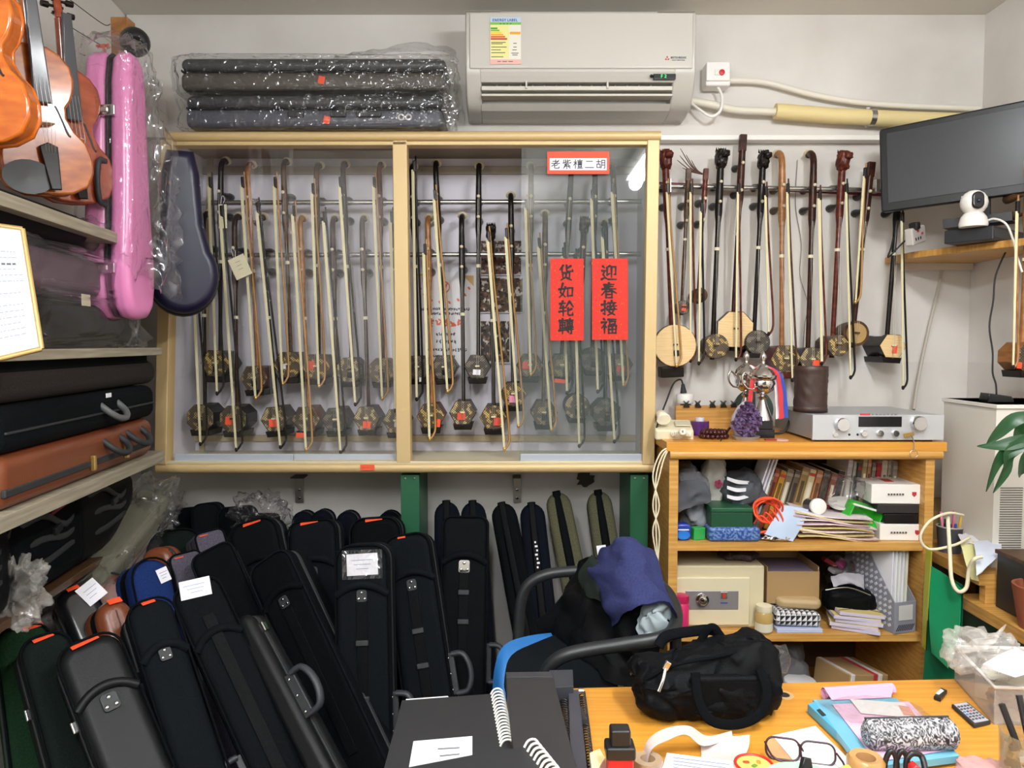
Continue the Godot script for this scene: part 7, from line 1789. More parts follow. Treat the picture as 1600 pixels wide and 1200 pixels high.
func handle_on(o: Node3D, p: Vector3, m: Material, called: String) -> void:
	part(o, called, tube(curve([p + Vector3(-0.055, 0.012, -0.005), p + Vector3(-0.05, -0.01, 0.02), p + Vector3(-0.02, -0.026, 0.034), p + Vector3(0.02, -0.026, 0.034), p + Vector3(0.05, -0.01, 0.02), p + Vector3(0.055, 0.012, -0.005)], 4), 0.009, 8), m)
func letter_tex() -> Texture2D:
	var im := Image.create(200, 300, false, Image.FORMAT_RGB8)
	im.fill(Color("c3c7ce"))
	var rng := RandomNumberGenerator.new()
	rng.seed = 4
	for y in range(60, 260, 14):
		if rng.randf() < 0.2: continue
		var x := 24
		while x < 150 + rng.randi() % 30:
			var w := 4 + rng.randi() % 12
			im.fill_rect(Rect2i(x, y, w, 2 if y != 88 else 5), Color("8d929c") if y != 88 else Color("5c6068"))
			x += w + 4
	return ImageTexture.create_from_image(im)

# ---------------------------------------------------------------- chair and clothes
func chair_and_clothes() -> void:
	var t := thing("office_chair", "black tubular-armed chair with blue-edged seat standing behind the desk", "chair")
	part(t, "arm_rail", tube(curve([P(848, 1066, 1.8), P(858, 1042, 1.79), P(880, 1025, 1.78), P(920, 1015, 1.78), P(980, 1006, 1.78), P(1032, 997, 1.79), P(1053, 982, 1.83), P(1056, 955, 1.92), P(1042, 925, 2.04), P(1010, 903, 2.15), P(960, 893, 2.2), P(890, 893, 2.2), P(850, 899, 2.2), P(824, 915, 2.2), P(813, 945, 2.2), P(810, 1000, 2.2)], 5), 0.0165, 10), hexm("232527", 0.42))
	part(t, "blue_edge", drape([[P(772, 1110, 1.9), P(775, 1050, 1.93), P(788, 1011, 1.97), P(825, 996, 2.02), P(875, 991, 2.08)], [P(784, 1110, 1.87), P(785, 1058, 1.9), P(796, 1026, 1.94), P(832, 1008, 2.0), P(880, 992, 2.07)], [P(792, 1110, 1.87), P(795, 1062, 1.9), P(806, 1034, 1.94), P(838, 1016, 2.0), P(882, 1000, 2.07)]], 0.012, 4), hexm("1f66a8", 0.6))
	part(t, "seat_pad", drape([[P(790, 1110, 1.88), P(789, 1060, 1.905), P(799, 1030, 1.945), P(836, 1011, 2.0), P(882, 994, 2.07)], [P(840, 1112, 1.86), P(840, 1062, 1.9), P(855, 1036, 1.94), P(885, 1018, 2.0), P(925, 1000, 2.06)], [P(960, 1112, 1.86), P(965, 1070, 1.9), P(975, 1045, 1.94), P(990, 1025, 2.0), P(1005, 1008, 2.05)]], 0.03, 4), M.black2)
	var c := P(900, 1060, 1.95)
	part(t, "seat_base", rbox(Vector3(0.42, 0.05, 0.4), 0.02, 2), M.plastic, at(Vector3(c.x, 0.46, -2.0)))
	part(t, "column", tube([Vector3(c.x, 0.1, -2.0), Vector3(c.x, 0.44, -2.0)], 0.03, 14), M.steel)
	for k in 5:
		var a := TAU * k / 5
		part(t, "foot", tube([Vector3(c.x, 0.1, -2.0), Vector3(c.x + cos(a) * 0.26, 0.06, -2.0 + sin(a) * 0.26)], [0.025, 0.018], 8), M.plastic)
		part(t, "castor", ball(0.03, Vector3(0.6, 1, 1)), M.rubber, at(Vector3(c.x + cos(a) * 0.26, 0.03, -2.0 + sin(a) * 0.26)))
	for s in [[848, 1066, 1.8], [810, 1000, 2.2], [1056, 965, 1.9]]:
		var q := P(s[0], s[1], s[2])
		part(t, "arm_post", tube([q, Vector3(q.x, 0.46, q.z)], 0.015, 8), M.plastic)
	# clothes thrown over the rail
	solo("black_jacket", "black jacket hanging over the chair rail under the navy shirt", "jacket", "", drape([[P(905, 885, 2.16), P(930, 872, 2.1), P(960, 880, 2.05), P(1000, 900, 2.03), P(1040, 930, 2.0)], [P(890, 920, 2.1), P(920, 915, 2.03), P(955, 920, 1.98), P(1000, 940, 1.94), P(1040, 965, 1.92)], [P(880, 960, 2.08), P(910, 955, 2.0), P(950, 965, 1.95), P(990, 980, 1.9), P(1030, 1000, 1.9)], [P(862, 990, 2.06), P(895, 990, 2.0), P(940, 1010, 1.93), P(985, 1030, 1.9), P(1020, 1040, 1.88)], [P(880, 1030, 2.02), P(910, 1040, 1.96), P(950, 1060, 1.9), P(985, 1075, 1.88), P(1010, 1075, 1.86)]], 0.012, 4, 0.03, 9, 4), M.nylon)
	solo("dark_sleeve", "black sleeve trailing from the jacket towards the soft bags", "sleeve", "", tube(curve([P(925, 905, 2.12), P(900, 935, 2.1), P(875, 965, 2.1), P(850, 985, 2.12)], 5), 0.035, 10, 0.6), M.black3)
	solo("dark_green_hood", "dark green hood lining showing beside the navy shirt", "hood", "", drape([[P(925, 868, 2.04), P(940, 880, 1.99), P(945, 895, 1.97)], [P(905, 895, 2.06), P(928, 905, 1.98), P(940, 920, 1.95)], [P(912, 925, 2.04), P(930, 935, 1.97), P(946, 940, 1.94)]], 0.008, 5, 0.008, 14), hexm("14201b", 0.85))
	solo("navy_shirt", "navy blue shirt draped over the chair back", "shirt", "", drape([[P(935, 862, 2.04), P(955, 847, 1.99), P(975, 840, 1.96), P(996, 845, 1.96), P(1014, 858, 1.99)], [P(928, 880, 2.02), P(950, 871, 1.95), P(978, 864, 1.91), P(1008, 870, 1.92), P(1030, 890, 1.95)], [P(924, 893, 2.0), P(945, 904, 1.93), P(980, 904, 1.88), P(1015, 908, 1.88), P(1042, 925, 1.91)], [P(936, 930, 1.97), P(950, 938, 1.9), P(985, 934, 1.85), P(1020, 928, 1.85), P(1051, 945, 1.88)], [P(957, 985, 1.93), P(970, 968, 1.87), P(998, 946, 1.83), P(1035, 939, 1.83), P(1058, 967, 1.86)]], 0.006, 5, 0.014, 11, 9), M.navy)
	solo("pale_jacket", "crumpled pale blue-grey garment under the navy shirt", "jacket", "", drape([[P(1000, 948, 1.9), P(1022, 938, 1.88), P(1042, 936, 1.87), P(1052, 950, 1.89)], [P(996, 968, 1.88), P(1018, 964, 1.85), P(1040, 960, 1.84), P(1050, 968, 1.86)], [P(994, 985, 1.88), P(1012, 988, 1.85), P(1030, 984, 1.85), P(1042, 982, 1.86)], [P(1000, 1010, 1.88), P(1012, 1008, 1.86), P(1024, 1004, 1.86), P(1034, 996, 1.87)]], 0.008, 5, 0.03, 16, 2), hexm("aab8bd", 0.8))
	solo("grey_trousers", "grey cloth hanging behind the black handbag", "cloth", "", drape([[P(1005, 1005, 1.93), P(1020, 1005, 1.92), P(1032, 1004, 1.92)], [P(998, 1040, 1.9), P(1012, 1040, 1.89), P(1026, 1040, 1.89)], [P(985, 1072, 1.9), P(1000, 1075, 1.88), P(1018, 1078, 1.88)]], 0.01, 5, 0.02, 14, 6), hexm("6b716c", 0.85))

# ---------------------------------------------------------------- desk
const DH := 0.75
# a flat polygon of thickness th whose upper face fills those pixels at height h
func flatq(px: Array, h: float, th: float, bevel := 0.001) -> MB:
	var o := []
	for p in px:
		var q := PY(p[0], p[1], h)
		o.append(Vector2(q.x, q.z))
	return MB.new().add(pillow(o, th, bevel, 1, true), at(Vector3(0, h - th / 2, 0), Basis(Vector3(1, 0, 0), Vector3(0, 0, 1), Vector3(0, -1, 0))))
func desk() -> void:
	var t := thing("desk", "honey-coloured wooden desk in front of the chair", "desk")
	var a := PY(792, 1077, DH)
	var b := PY(1700, 1057, DH)
	part(t, "top", MB.new().add(pillow([Vector2(a.x, a.z), Vector2(b.x - 0.12, b.z), Vector2(b.x - 0.12, -0.85), Vector2(a.x, -0.85)], 0.03, 0.003, 2, true), at(Vector3(0, DH - 0.015, 0), Basis(Vector3(1, 0, 0), Vector3(0, 0, 1), Vector3(0, -1, 0)))), M.pinetop)
	for x in [a.x + 0.05, b.x - 0.18]: part(t, "side_panel", slab(Vector3(x - 0.015, 0, -1.58), Vector3(x + 0.015, DH - 0.03, -0.9)), M.pine)
	part(t, "modesty_panel", slab(Vector3(a.x + 0.06, 0.25, -1.56), Vector3(b.x - 0.19, DH - 0.03, -1.545)), M.pine)
	var sc := thing("low_cabinet", "plain black low cabinet under the spiral notebook beside the desk", "cabinet")
	var sa := PY(662, 1100, DH)
	part(sc, "carcass", slab(Vector3(sa.x, 0, -1.52), Vector3(a.x - 0.012, DH - 0.02, -0.95)), M.plastic)
	part(sc, "cabinet_top", slab(Vector3(sa.x - 0.005, DH - 0.02, -1.53), Vector3(a.x - 0.01, DH - 0.001, -0.94)), M.plastic)
	var g := PY(1225, 1087, DH)
	part(t, "cable_hole", MB.new().add(lathe([Vector2(0.009, 0.0), Vector2(0.02, 0.0), Vector2(0.02, 0.002), Vector2(0.012, 0.002)], 22), at(g)), hexm("c9a878", 0.4))
	part(t, "cable_hole_dark", MB.new().add(lathe([Vector2(0, 0.0005), Vector2(0.012, 0.0005), Vector2(0.012, 0.001), Vector2(0, 0.001)], 18), at(g)), hexm("2c2218", 0.9))

func coil(a: Vector3, b: Vector3, r: float, turns: int, w: float) -> MB:
	var y := (b - a).normalized()
	var x := y.cross(Vector3.UP).normalized()
	var z := x.cross(y)
	var pts := []
	for i in turns * 10 + 1:
		var f := float(i) / (turns * 10)
		pts.append(a.lerp(b, f) + (x * cos(f * turns * TAU) + z * sin(f * turns * TAU)) * r)
	return tube(pts, w, 5)
func desk_things() -> void:
	var blk := hexm("26272a", 0.55)
	# spiral-bound black books
	var t := thing("spiral_notebook", "large black notebook with white spiral and white label at the desk end", "notebook")
	part(t, "cover", flatq([[628, 1094], [778, 1083], [800, 1170], [596, 1215]], DH + 0.022, 0.022), blk)
	part(t, "pages", flatq([[634, 1092], [700, 1087], [702, 1090], [634, 1096]], DH + 0.016, 0.008), M.paper)
	for k in 17:
		var p := PY(lerp(776.0, 792.0, k / 16.0), lerp(1085.0, 1166.0, k / 16.0), DH + 0.022)
		part(t, "spiral_ring", tube(curve([p + Vector3(-0.012, 0.001, 0.002), p + Vector3(-0.006, 0.01, 0), p + Vector3(0.004, 0.012, -0.001), p + Vector3(0.012, 0.006, -0.002), p + Vector3(0.014, 0.0, -0.002)], 3), 0.0022, 5), M.white)
	part(t, "white_label", flatq([[646, 1158], [738, 1150], [738, 1179], [639, 1198]], DH + 0.0235, 0.001, 0.0002), M.paper)
	for k in 2: part(t, "label_writing", flatq([[684 + k * 3, 1169 + k * 11], [718, 1167 + k * 10], [718, 1169 + k * 10], [684 + k * 3, 1171 + k * 11]], DH + 0.0242, 0.0006, 0.0001), hexm("6d7076", 0.8))
	t = thing("tall_notebook", "long black stiff-covered book lying across the spiral notebook", "notebook")
	part(t, "cover", flatq([[790, 1050], [862, 1049], [905, 1215], [806, 1215]], DH + 0.05, 0.028), hexm("2d2d2e", 0.5))
	part(t, "spine_fold", flatq([[790, 1050], [862, 1049], [864, 1057], [791, 1058]], DH + 0.054, 0.006), hexm("37373a", 0.5))
	t = thing("spiral_notebook", "black notebook with white spiral lying over the white label", "notebook")
	part(t, "cover", flatq([[652, 1196], [828, 1164], [870, 1230], [640, 1260]], DH + 0.062, 0.012), blk)
	for k in 8:
		var p := PY(lerp(830.0, 866.0, k / 7.0), lerp(1166.0, 1212.0, k / 7.0), DH + 0.062)
		part(t, "spiral_ring", tube(curve([p + Vector3(-0.012, 0.0, 0.004), p + Vector3(-0.005, 0.01, 0.001), p + Vector3(0.006, 0.011, -0.002), p + Vector3(0.014, 0.0, -0.004)], 3), 0.0026, 5), M.white)
	t = thing("binding_machine", "dark metal binding rail with black coils and steel bolts on the desk", "binder")
	part(t, "rail", flatq([[888, 1078], [904, 1077], [919, 1215], [892, 1215]], DH + 0.03, 0.03), hexm("3c3d44", 0.4))
	part(t, "block", flatq([[858, 1047], [895, 1046], [896, 1072], [866, 1074]], DH + 0.045, 0.045), hexm("34363c", 0.5))
	part(t, "coil", coil(PY(880, 1084, DH + 0.012), PY(890, 1212, DH + 0.012), 0.009, 30, 0.0014), M.plastic)
	part(t, "coil", coil(PY(909, 1082, DH + 0.012), PY(924, 1212, DH + 0.012), 0.007, 32, 0.0014), M.plastic)
	for x in [[868, 1078], [880, 1081], [908, 1080]]: part(t, "bolt", tube([PY(x[0] - 4, x[1], DH + 0.018), PY(x[0] + 4, x[1], DH + 0.018)], 0.006, 10), M.nickel)
	part(t, "grip", tube([PY(906, 1110, DH + 0.02), PY(914, 1130, DH + 0.02)], 0.008, 8), M.rubber)
	# stamp, pad
	t = thing("stamp", "black and red self-inking stamp standing on the desk", "stamp")
	var s := PY(968, 1222, DH)
	part(t, "body", rbox(Vector3(0.044, 0.05, 0.034), 0.004), hexm("c0202a", 0.3), at(s + Vector3(0, 0.026, 0)))
	part(t, "collar", rbox(Vector3(0.05, 0.022, 0.04), 0.004), M.plastic, at(s + Vector3(0, 0.058, 0)))
	part(t, "cap", rbox(Vector3(0.034, 0.03, 0.03), 0.004), M.plastic, at(s + Vector3(0, 0.082, 0)))
	t = thing("memo_block", "pale yellow and white memo block beside the stamp", "memo pad")
	part(t, "white_sheets", flatq([[921, 1178], [937, 1171], [946, 1186], [926, 1215]], DH + 0.03, 0.03), M.paper)
	part(t, "yellow_sheets", flatq([[921, 1176], [937, 1169], [946, 1184], [926, 1212]], DH + 0.034, 0.003), hexm("e6dfa4", 0.8))
	# handbag
	handbag()
	# curled tape strip
	t = thing("paper_strip", "curled translucent paper strip lying before the handbag", "paper strip")
	var strip := film(Color(0.86, 0.8, 0.78, 0.75), 0.3)
	part(t, "strip", drape([[PY(1004, 1188, DH + 0.001), PY(1010, 1160, DH + 0.03), PY(1035, 1140, DH + 0.045), PY(1075, 1134, DH + 0.045), PY(1105, 1150, DH + 0.02), PY(1143, 1142, DH + 0.02)], [PY(1010, 1206, DH + 0.001), PY(1018, 1172, DH + 0.03), PY(1045, 1156, DH + 0.04), PY(1072, 1148, DH + 0.04), PY(1100, 1166, DH + 0.015), PY(1145, 1152, DH + 0.015)]], 0.0008, 5), strip)
	part(t, "folded_end", drape([[PY(1095, 1156, DH + 0.01), PY(1130, 1152, DH + 0.02), PY(1171, 1147, DH + 0.03)], [PY(1095, 1180, DH + 0.002), PY(1130, 1176, DH + 0.004), PY(1168, 1172, DH + 0.01)], [PY(1097, 1206, DH + 0.002), PY(1130, 1200, DH + 0.003), PY(1150, 1190, DH + 0.004)]], 0.0008, 5, 0.003, 20), strip)
	t = thing("printed_form", "white printed form lying at the desk front", "paper")
	part(t, "sheet", flatq([[1042, 1176], [1165, 1192], [1150, 1250], [1020, 1250]], DH + 0.006, 0.001, 0.0002), hexm("e4e6f2", 0.8))
	for k in 5: part(t, "print_line", flatq([[1052, 1183 + k * 5], [1140 - k * 6, 1194 + k * 5], [1140 - k * 6, 1195 + k * 5], [1052, 1184 + k * 5]], DH + 0.0066, 0.0005, 0.0001), hexm("7880a8", 0.8))
	t = thing("tape_roll", "roll of clear tape lying under the curled strip", "tape")
	part(t, "roll", MB.new().add(lathe([Vector2(0.013, 0), Vector2(0.026, 0), Vector2(0.026, 0.02), Vector2(0.013, 0.02), Vector2(0.013, 0)], 24), at(PY(1012, 1202, DH))), film(Color(0.75, 0.66, 0.55, 0.6), 0.2))
	t = thing("round_tin", "yellow round tin with red rim and printed top on the desk", "tin")
	var rt := PY(1178, 1205, DH)
	part(t, "tin", MB.new().add(lathe([Vector2(0, 0), Vector2(0.032, 0), Vector2(0.033, 0.012), Vector2(0, 0.013)], 26), at(rt)), hexm("e5cf6a", 0.4))
	part(t, "rim", MB.new().add(ring(0.032, 0.0028), at(rt + Vector3(0, 0.0125, 0))), hexm("c4281f", 0.35))
	for k in 3: part(t, "printed_patch", MB.new().add(pillow(rrect(0.012, 0.008, 0.003), 0.0008, 0.0002, 1), at(rt + Vector3(-0.012 + k * 0.011, 0.0135, -0.006 + (k % 2) * 0.012), turn(-90, k * 40, 0))), hexm(["b5482f", "6a8a3a", "d98a3a"][k], 0.5))
	# green dish with pens
	t = thing("green_dish", "pale green oval dish of stationery at the desk front", "dish")
	var gd := PY(1258, 1250, DH)
	part(t, "dish", MB.new().add(lathe([Vector2(0, 0), Vector2(0.05, 0), Vector2(0.07, 0.026), Vector2(0.067, 0.026), Vector2(0.048, 0.006), Vector2(0, 0.006)], 32), at(gd)), hexm("9cc9a4", 0.4))
	solo("binder_clip", "black binder clip lying in the green dish", "clip", "", MB.new().add(pillow([Vector2(-0.016, 0), Vector2(-0.008, 0.03), Vector2(0.008, 0.03), Vector2(0.016, 0)], 0.012, 0.003, 1), at(gd + Vector3(0.012, 0.022, -0.03), turn(-20, 25, -20))), M.plastic)
	for e in [["purple", "5a3a86", -0.05, 0.0], ["grey", "5c5c60", -0.015, -0.012], ["yellow-green", "b5dc58", 0.035, -0.02], ["black", "222224", 0.0, 0.02]]:
		solo("marker_pen", "%s marker lying in the green dish" % e[0], "pen", "markers in the green dish", tube([gd + Vector3(e[2] - 0.02, 0.024, e[3] + 0.02), gd + Vector3(e[2] + 0.05, 0.034, e[3] - 0.012)], 0.0055 if e[0] != "yellow-green" else 0.008, 8), hexm(e[1], 0.35))
	# spectacles on white sheets
	solo("white_sheet", "white sheet of paper under the spectacles", "paper", "", flatq([[1207, 1149], [1274, 1134], [1345, 1205], [1262, 1215]], DH + 0.002, 0.001, 0.0002), M.paper)
	spectacles()
	# tablet, folders, patterned case
	t = thing("tablet", "tablet in a light blue cover under papers on the desk", "tablet")
	part(t, "blue_cover", flatq([[1262, 1100], [1276, 1094], [1345, 1158], [1395, 1215], [1338, 1172]], DH + 0.02, 0.018), hexm("4fa3c4", 0.4))
	part(t, "slab", flatq([[1270, 1093], [1400, 1090], [1500, 1180], [1350, 1200]], DH + 0.02, 0.014), hexm("6fb0c8", 0.4))
	part(t, "button_strip", flatq([[1276, 1109], [1281, 1107], [1291, 1117], [1285, 1119]], DH + 0.0212, 0.001, 0.0002), M.rubber)
	solo("pink_sheet", "sheet of pink paper on the tablet", "paper", "", flatq([[1300, 1100], [1420, 1096], [1490, 1170], [1370, 1190]], DH + 0.0225, 0.001, 0.0002), hexm("e0b6cf", 0.8))
	solo("clear_sleeve", "clear plastic sleeve of small papers on the pink sheet", "sleeve", "", drape([[PY(1278, 1094, DH + 0.026), PY(1340, 1088, DH + 0.034), PY(1400, 1090, DH + 0.034), PY(1440, 1104, DH + 0.03)], [PY(1300, 1112, DH + 0.026), PY(1350, 1108, DH + 0.03), PY(1410, 1108, DH + 0.03), PY(1455, 1118, DH + 0.03)], [PY(1330, 1130, DH + 0.026), PY(1370, 1128, DH + 0.03), PY(1420, 1124, DH + 0.03), PY(1470, 1130, DH + 0.03)]], 0.0006, 5, 0.004, 16), M.film_thick)
	solo("photo_slip", "white slip with orange and grey print in the clear sleeve", "paper", "", flatq([[1328, 1092], [1412, 1098], [1438, 1122], [1345, 1114]], DH + 0.0255, 0.001, 0.0002), hexm("e9e4e0", 0.7))
	solo("orange_print", "small orange picture on the white slip", "picture", "", flatq([[1404, 1102], [1420, 1104], [1432, 1119], [1412, 1117]], DH + 0.0264, 0.0006, 0.0001), hexm("d99a82", 0.7))
	var pr := thing("pink_roll", "rolled sheet of pink paper lying across the desk", "paper roll")
	var ra := PY(1287, 1084, DH + 0.014)
	var rb := PY(1394, 1077, DH + 0.014)
	var ry := (rb - ra).normalized()
	var rz := ry.cross(Vector3.UP).normalized()
	part(pr, "roll", sheet(func(u, v):
		var a: float = lerp(0.0, 8.4, v)
		var r: float = 0.014 - 0.0007 * a
		return ra.lerp(rb, u) + Vector3.UP * sin(a) * r + rz * cos(a) * r, 4, 30, 0.0008), hexm("e3a7c6", 0.8))
	part(pr, "loose_flap", drape([[ra + Vector3(0, 0.012, 0.008), rb + Vector3(0, 0.012, 0.008)], [PY(1300, 1094, DH + 0.022), PY(1392, 1090, DH + 0.022)]], 0.0008, 4), hexm("e3a7c6", 0.8))
	var sm := mat(Color.WHITE, 0.4)
	sm.albedo_texture = swirl_tex()
	tri_map(sm, 2.6)
	var pc := thing("pencil_case", "silver and black swirl-patterned cylindrical pencil case", "pencil case")
	var pa := PY(1352, 1148, DH + 0.045)
	var pb := PY(1490, 1146, DH + 0.045)
	var cap := hexm("2a2a2c", 0.5)
	part(pc, "body", tube([pa, pa.lerp(pb, 0.04), pa.lerp(pb, 0.5), pa.lerp(pb, 0.96), pb], [0.018, 0.026, 0.028, 0.027, 0.02], 20), sm)
	part(pc, "zip", tube([pa.lerp(pb, 0.02) + Vector3(0, 0.025, -0.01), pa.lerp(pb, 0.97) + Vector3(0, 0.026, -0.01)], 0.0026, 6), cap)
	# amber cup, loops, lighter
	t = thing("tape_cup", "amber see-through roll of tape standing on the desk edge", "tape")
	part(t, "roll", MB.new().add(lathe([Vector2(0.016, 0), Vector2(0.03, 0), Vector2(0.031, 0.04), Vector2(0.026, 0.046), Vector2(0.016, 0.044), Vector2(0.016, 0)], 26), at(PY(1352, 1222, DH))), film(Color(0.8, 0.6, 0.36, 0.8), 0.2))
	t = thing("scissors", "black-handled scissors standing among the desk clutter", "scissors")
	for k in 2:
		var c := PY(1392 + k * 17, 1200, DH + 0.03)
		part(t, "finger_loop", tube(curve([c + Vector3(-0.008, -0.025, 0), c + Vector3(-0.01, 0.01, 0), c + Vector3(0, 0.03, 0), c + Vector3(0.01, 0.01, 0), c + Vector3(0.008, -0.025, 0)], 5), 0.0045, 8), M.plastic)
	part(t, "blades", tube([PY(1400, 1210, DH + 0.006), PY(1402, 1260, DH + 0.003)], [0.007, 0.003], 4), M.steel)
	t = thing("lighter", "red and black hand punch beside the scissors", "punch")
	part(t, "red_body", MB.new().add(pillow([Vector2(-0.012, -0.025), Vector2(0.014, -0.025), Vector2(0.012, 0.012), Vector2(-0.004, 0.026), Vector2(-0.012, 0.02)], 0.02, 0.005, 2), at(PY(1432, 1215, DH + 0.026))), hexm("c22a2c", 0.25))
	part(t, "black_frame", tube(curve([PY(1418, 1222, DH + 0.006), PY(1416, 1192, DH + 0.04), PY(1424, 1178, DH + 0.055), PY(1440, 1182, DH + 0.05), PY(1447, 1210, DH + 0.03)], 5), 0.005, 8), M.plastic)
	# usb stick, remote
	t = thing("memory_stick", "small black memory stick with white label on the desk", "memory stick")
	part(t, "stick", flatq([[1459, 1087], [1470, 1074], [1480, 1078], [1470, 1091]], DH + 0.009, 0.008), M.plastic)
	part(t, "label", flatq([[1462, 1083], [1470, 1076], [1475, 1079], [1467, 1085]], DH + 0.0098, 0.001, 0.0002), M.paper)
	t = thing("calculator", "slim grey pocket calculator lying beside the clear box", "calculator")
	part(t, "body", flatq([[1487, 1100], [1511, 1096], [1548, 1126], [1522, 1132]], DH + 0.009, 0.008), M.rubber)
	part(t, "face", flatq([[1490, 1100], [1510, 1097], [1545, 1125], [1523, 1129]], DH + 0.0098, 0.001, 0.0003), hexm("b4b4ba", 0.4))
	for i in 4:
		for j in 6:
			var u := 0.14 + i * 0.24
			var w := 0.16 + j * 0.135
			var q := Vector2(1490, 1100).lerp(Vector2(1510, 1097), u).lerp(Vector2(1523, 1129).lerp(Vector2(1545, 1125), u), w)
			part(t, "key", MB.new().add(rbox(Vector3(0.0045, 0.002, 0.0055), 0.0006), at(PY(q.x, q.y, DH + 0.011), turn(0, -40, 0))), hexm("d8605a", 0.5) if i == 2 and j == 2 else (hexm("6c7fb8", 0.5) if i == 0 and j > 1 and j < 4 else hexm("53555c", 0.5)))
	# clear box with bags
	t = thing("clear_box", "cloudy clear plastic storage box full of bags and papers on the desk", "box")
	var cm := film(Color(0.8, 0.8, 0.8, 0.28), 0.15)
	var b0 := PY(1492, 1062, DH); var b1 := PY(1553, 1132, DH)
	var ht := 0.075
	var up := Vector3(0, ht, 0)
	var out := Vector3(0.3, 0, 0.02)
	var wallq := func(a: Vector3, b: Vector3): return sheet(func(u, v): return a.lerp(b, u) + up * v, 2, 2, 0.002)
	part(t, "side", wallq.call(b0, b1), cm)
	part(t, "side", wallq.call(b1, b1 + out), cm)
	part(t, "side", wallq.call(b0, b0 + out), cm)
	part(t, "side", wallq.call(b0 + out, b1 + out), cm)
	part(t, "rim", tube([b0 + up, b1 + up, b1 + out + up, b0 + out + up, b0 + up], 0.004, 6), hexm("cfcdca", 0.4))
	part(t, "floor_panel", sheet(func(u, v): return b0.lerp(b1, u).lerp(b0.lerp(b1, u) + out, v) + Vector3(0, 0.002, 0), 2, 2, 0.002), cm)
	var mid := (b0 + b1) / 2 + out / 2
	solo("white_carton", "flat white carton inside the clear box", "box", "", MB.new().add(rbox(Vector3(0.12, 0.05, 0.07), 0.003), at(b0.lerp(b1, 0.55) + Vector3(0.075, 0.03, 0.0), turn(0, -45, 0))), hexm("d9d8c8", 0.6))
	solo("plastic_bag", "crumpled white plastic bag spilling over the clear box", "bag", "", MB.new().add(lump(Vector3(0.12, 0.075, 0.1), 0.6, 18, 51, 0.65, 26), at(P(1532, 1022, 1.6))), M.film_white)
	solo("bag_corner", "upturned corner of the white plastic bag", "bag", "", drape([[P(1500, 1010, 1.62), P(1520, 1002, 1.62), P(1545, 994, 1.62), P(1570, 978, 1.62)], [P(1503, 1022, 1.58), P(1528, 1016, 1.58), P(1550, 1006, 1.6), P(1569, 984, 1.62)]], 0.001, 5, 0.008, 18), M.film_white)
	solo("note_sheets", "stack of white note sheets lying on the bags in the clear box", "paper", "", drape([[P(1536, 1040, 1.5), P(1560, 1026, 1.54), P(1584, 1015, 1.58)], [P(1562, 1048, 1.46), P(1590, 1036, 1.5), P(1620, 1026, 1.55)], [P(1586, 1056, 1.43), P(1620, 1046, 1.47), P(1650, 1036, 1.52)]], 0.006, 3), M.paper)
	solo("cable_bundle", "bundle of dark cables inside the clear box", "cables", "", MB.new().add(lump(Vector3(0.09, 0.03, 0.06), 0.5, 30, 6, 0.6, 12), at(PY(1590, 1090, DH + 0.03))), M.plastic)
	# glass pen pot at the edge
	t = thing("pen_pot", "clear pot packed with yellow and black odds and ends at the desk edge", "pen pot")
	var pp := PY(1600, 1235, DH)
	part(t, "pot", MB.new().add(lathe([Vector2(0, 0), Vector2(0.036, 0), Vector2(0.04, 0.1), Vector2(0.038, 0.1), Vector2(0.034, 0.003), Vector2(0, 0.003)], 28), at(pp)), film(Color(0.6, 0.58, 0.5, 0.3), 0.05))
	var rng := RandomNumberGenerator.new()
	rng.seed = 33
	for k in 22: solo("pot_trinket", "%s trinket inside the clear pen pot" % ["yellow", "black", "white", "brown"][k % 4], "trinket", "trinkets in the pen pot", MB.new().add(rbox(Vector3(0.008 + rng.randf() * 0.01, 0.012 + rng.randf() * 0.014, 0.008), 0.001), at(pp + Vector3(cos(k * 2.4) * 0.022, 0.012 + k * 0.0036, sin(k * 2.4) * 0.022), turn(rng.randf() * 90, rng.randf() * 180, rng.randf() * 90))), hexm(["b59a4e", "1e1e1e", "d8d2c0", "6b4a26"][k % 4], 0.4))
	for e in [[1565, 1100, 1592, 1170, "long black pen standing aslant in the clear pot"], [1592, 1086, 1606, 1150, "second black pen in the clear pot"]]:
		solo("black_pen", e[4], "pen", "", tube([P(e[0], e[1], 1.27), P(e[2], e[3], 1.25)], 0.0055, 8), M.plastic)
	solo("pink_wrapper", "pinkish clear wrapper bundle at the desk front", "wrapper", "", MB.new().add(lump(Vector3(0.075, 0.03, 0.05), 0.4, 26, 15, 0.6, 12), at(PY(1535, 1205, DH + 0.014))), film(Color(0.85, 0.66, 0.66, 0.7), 0.25))

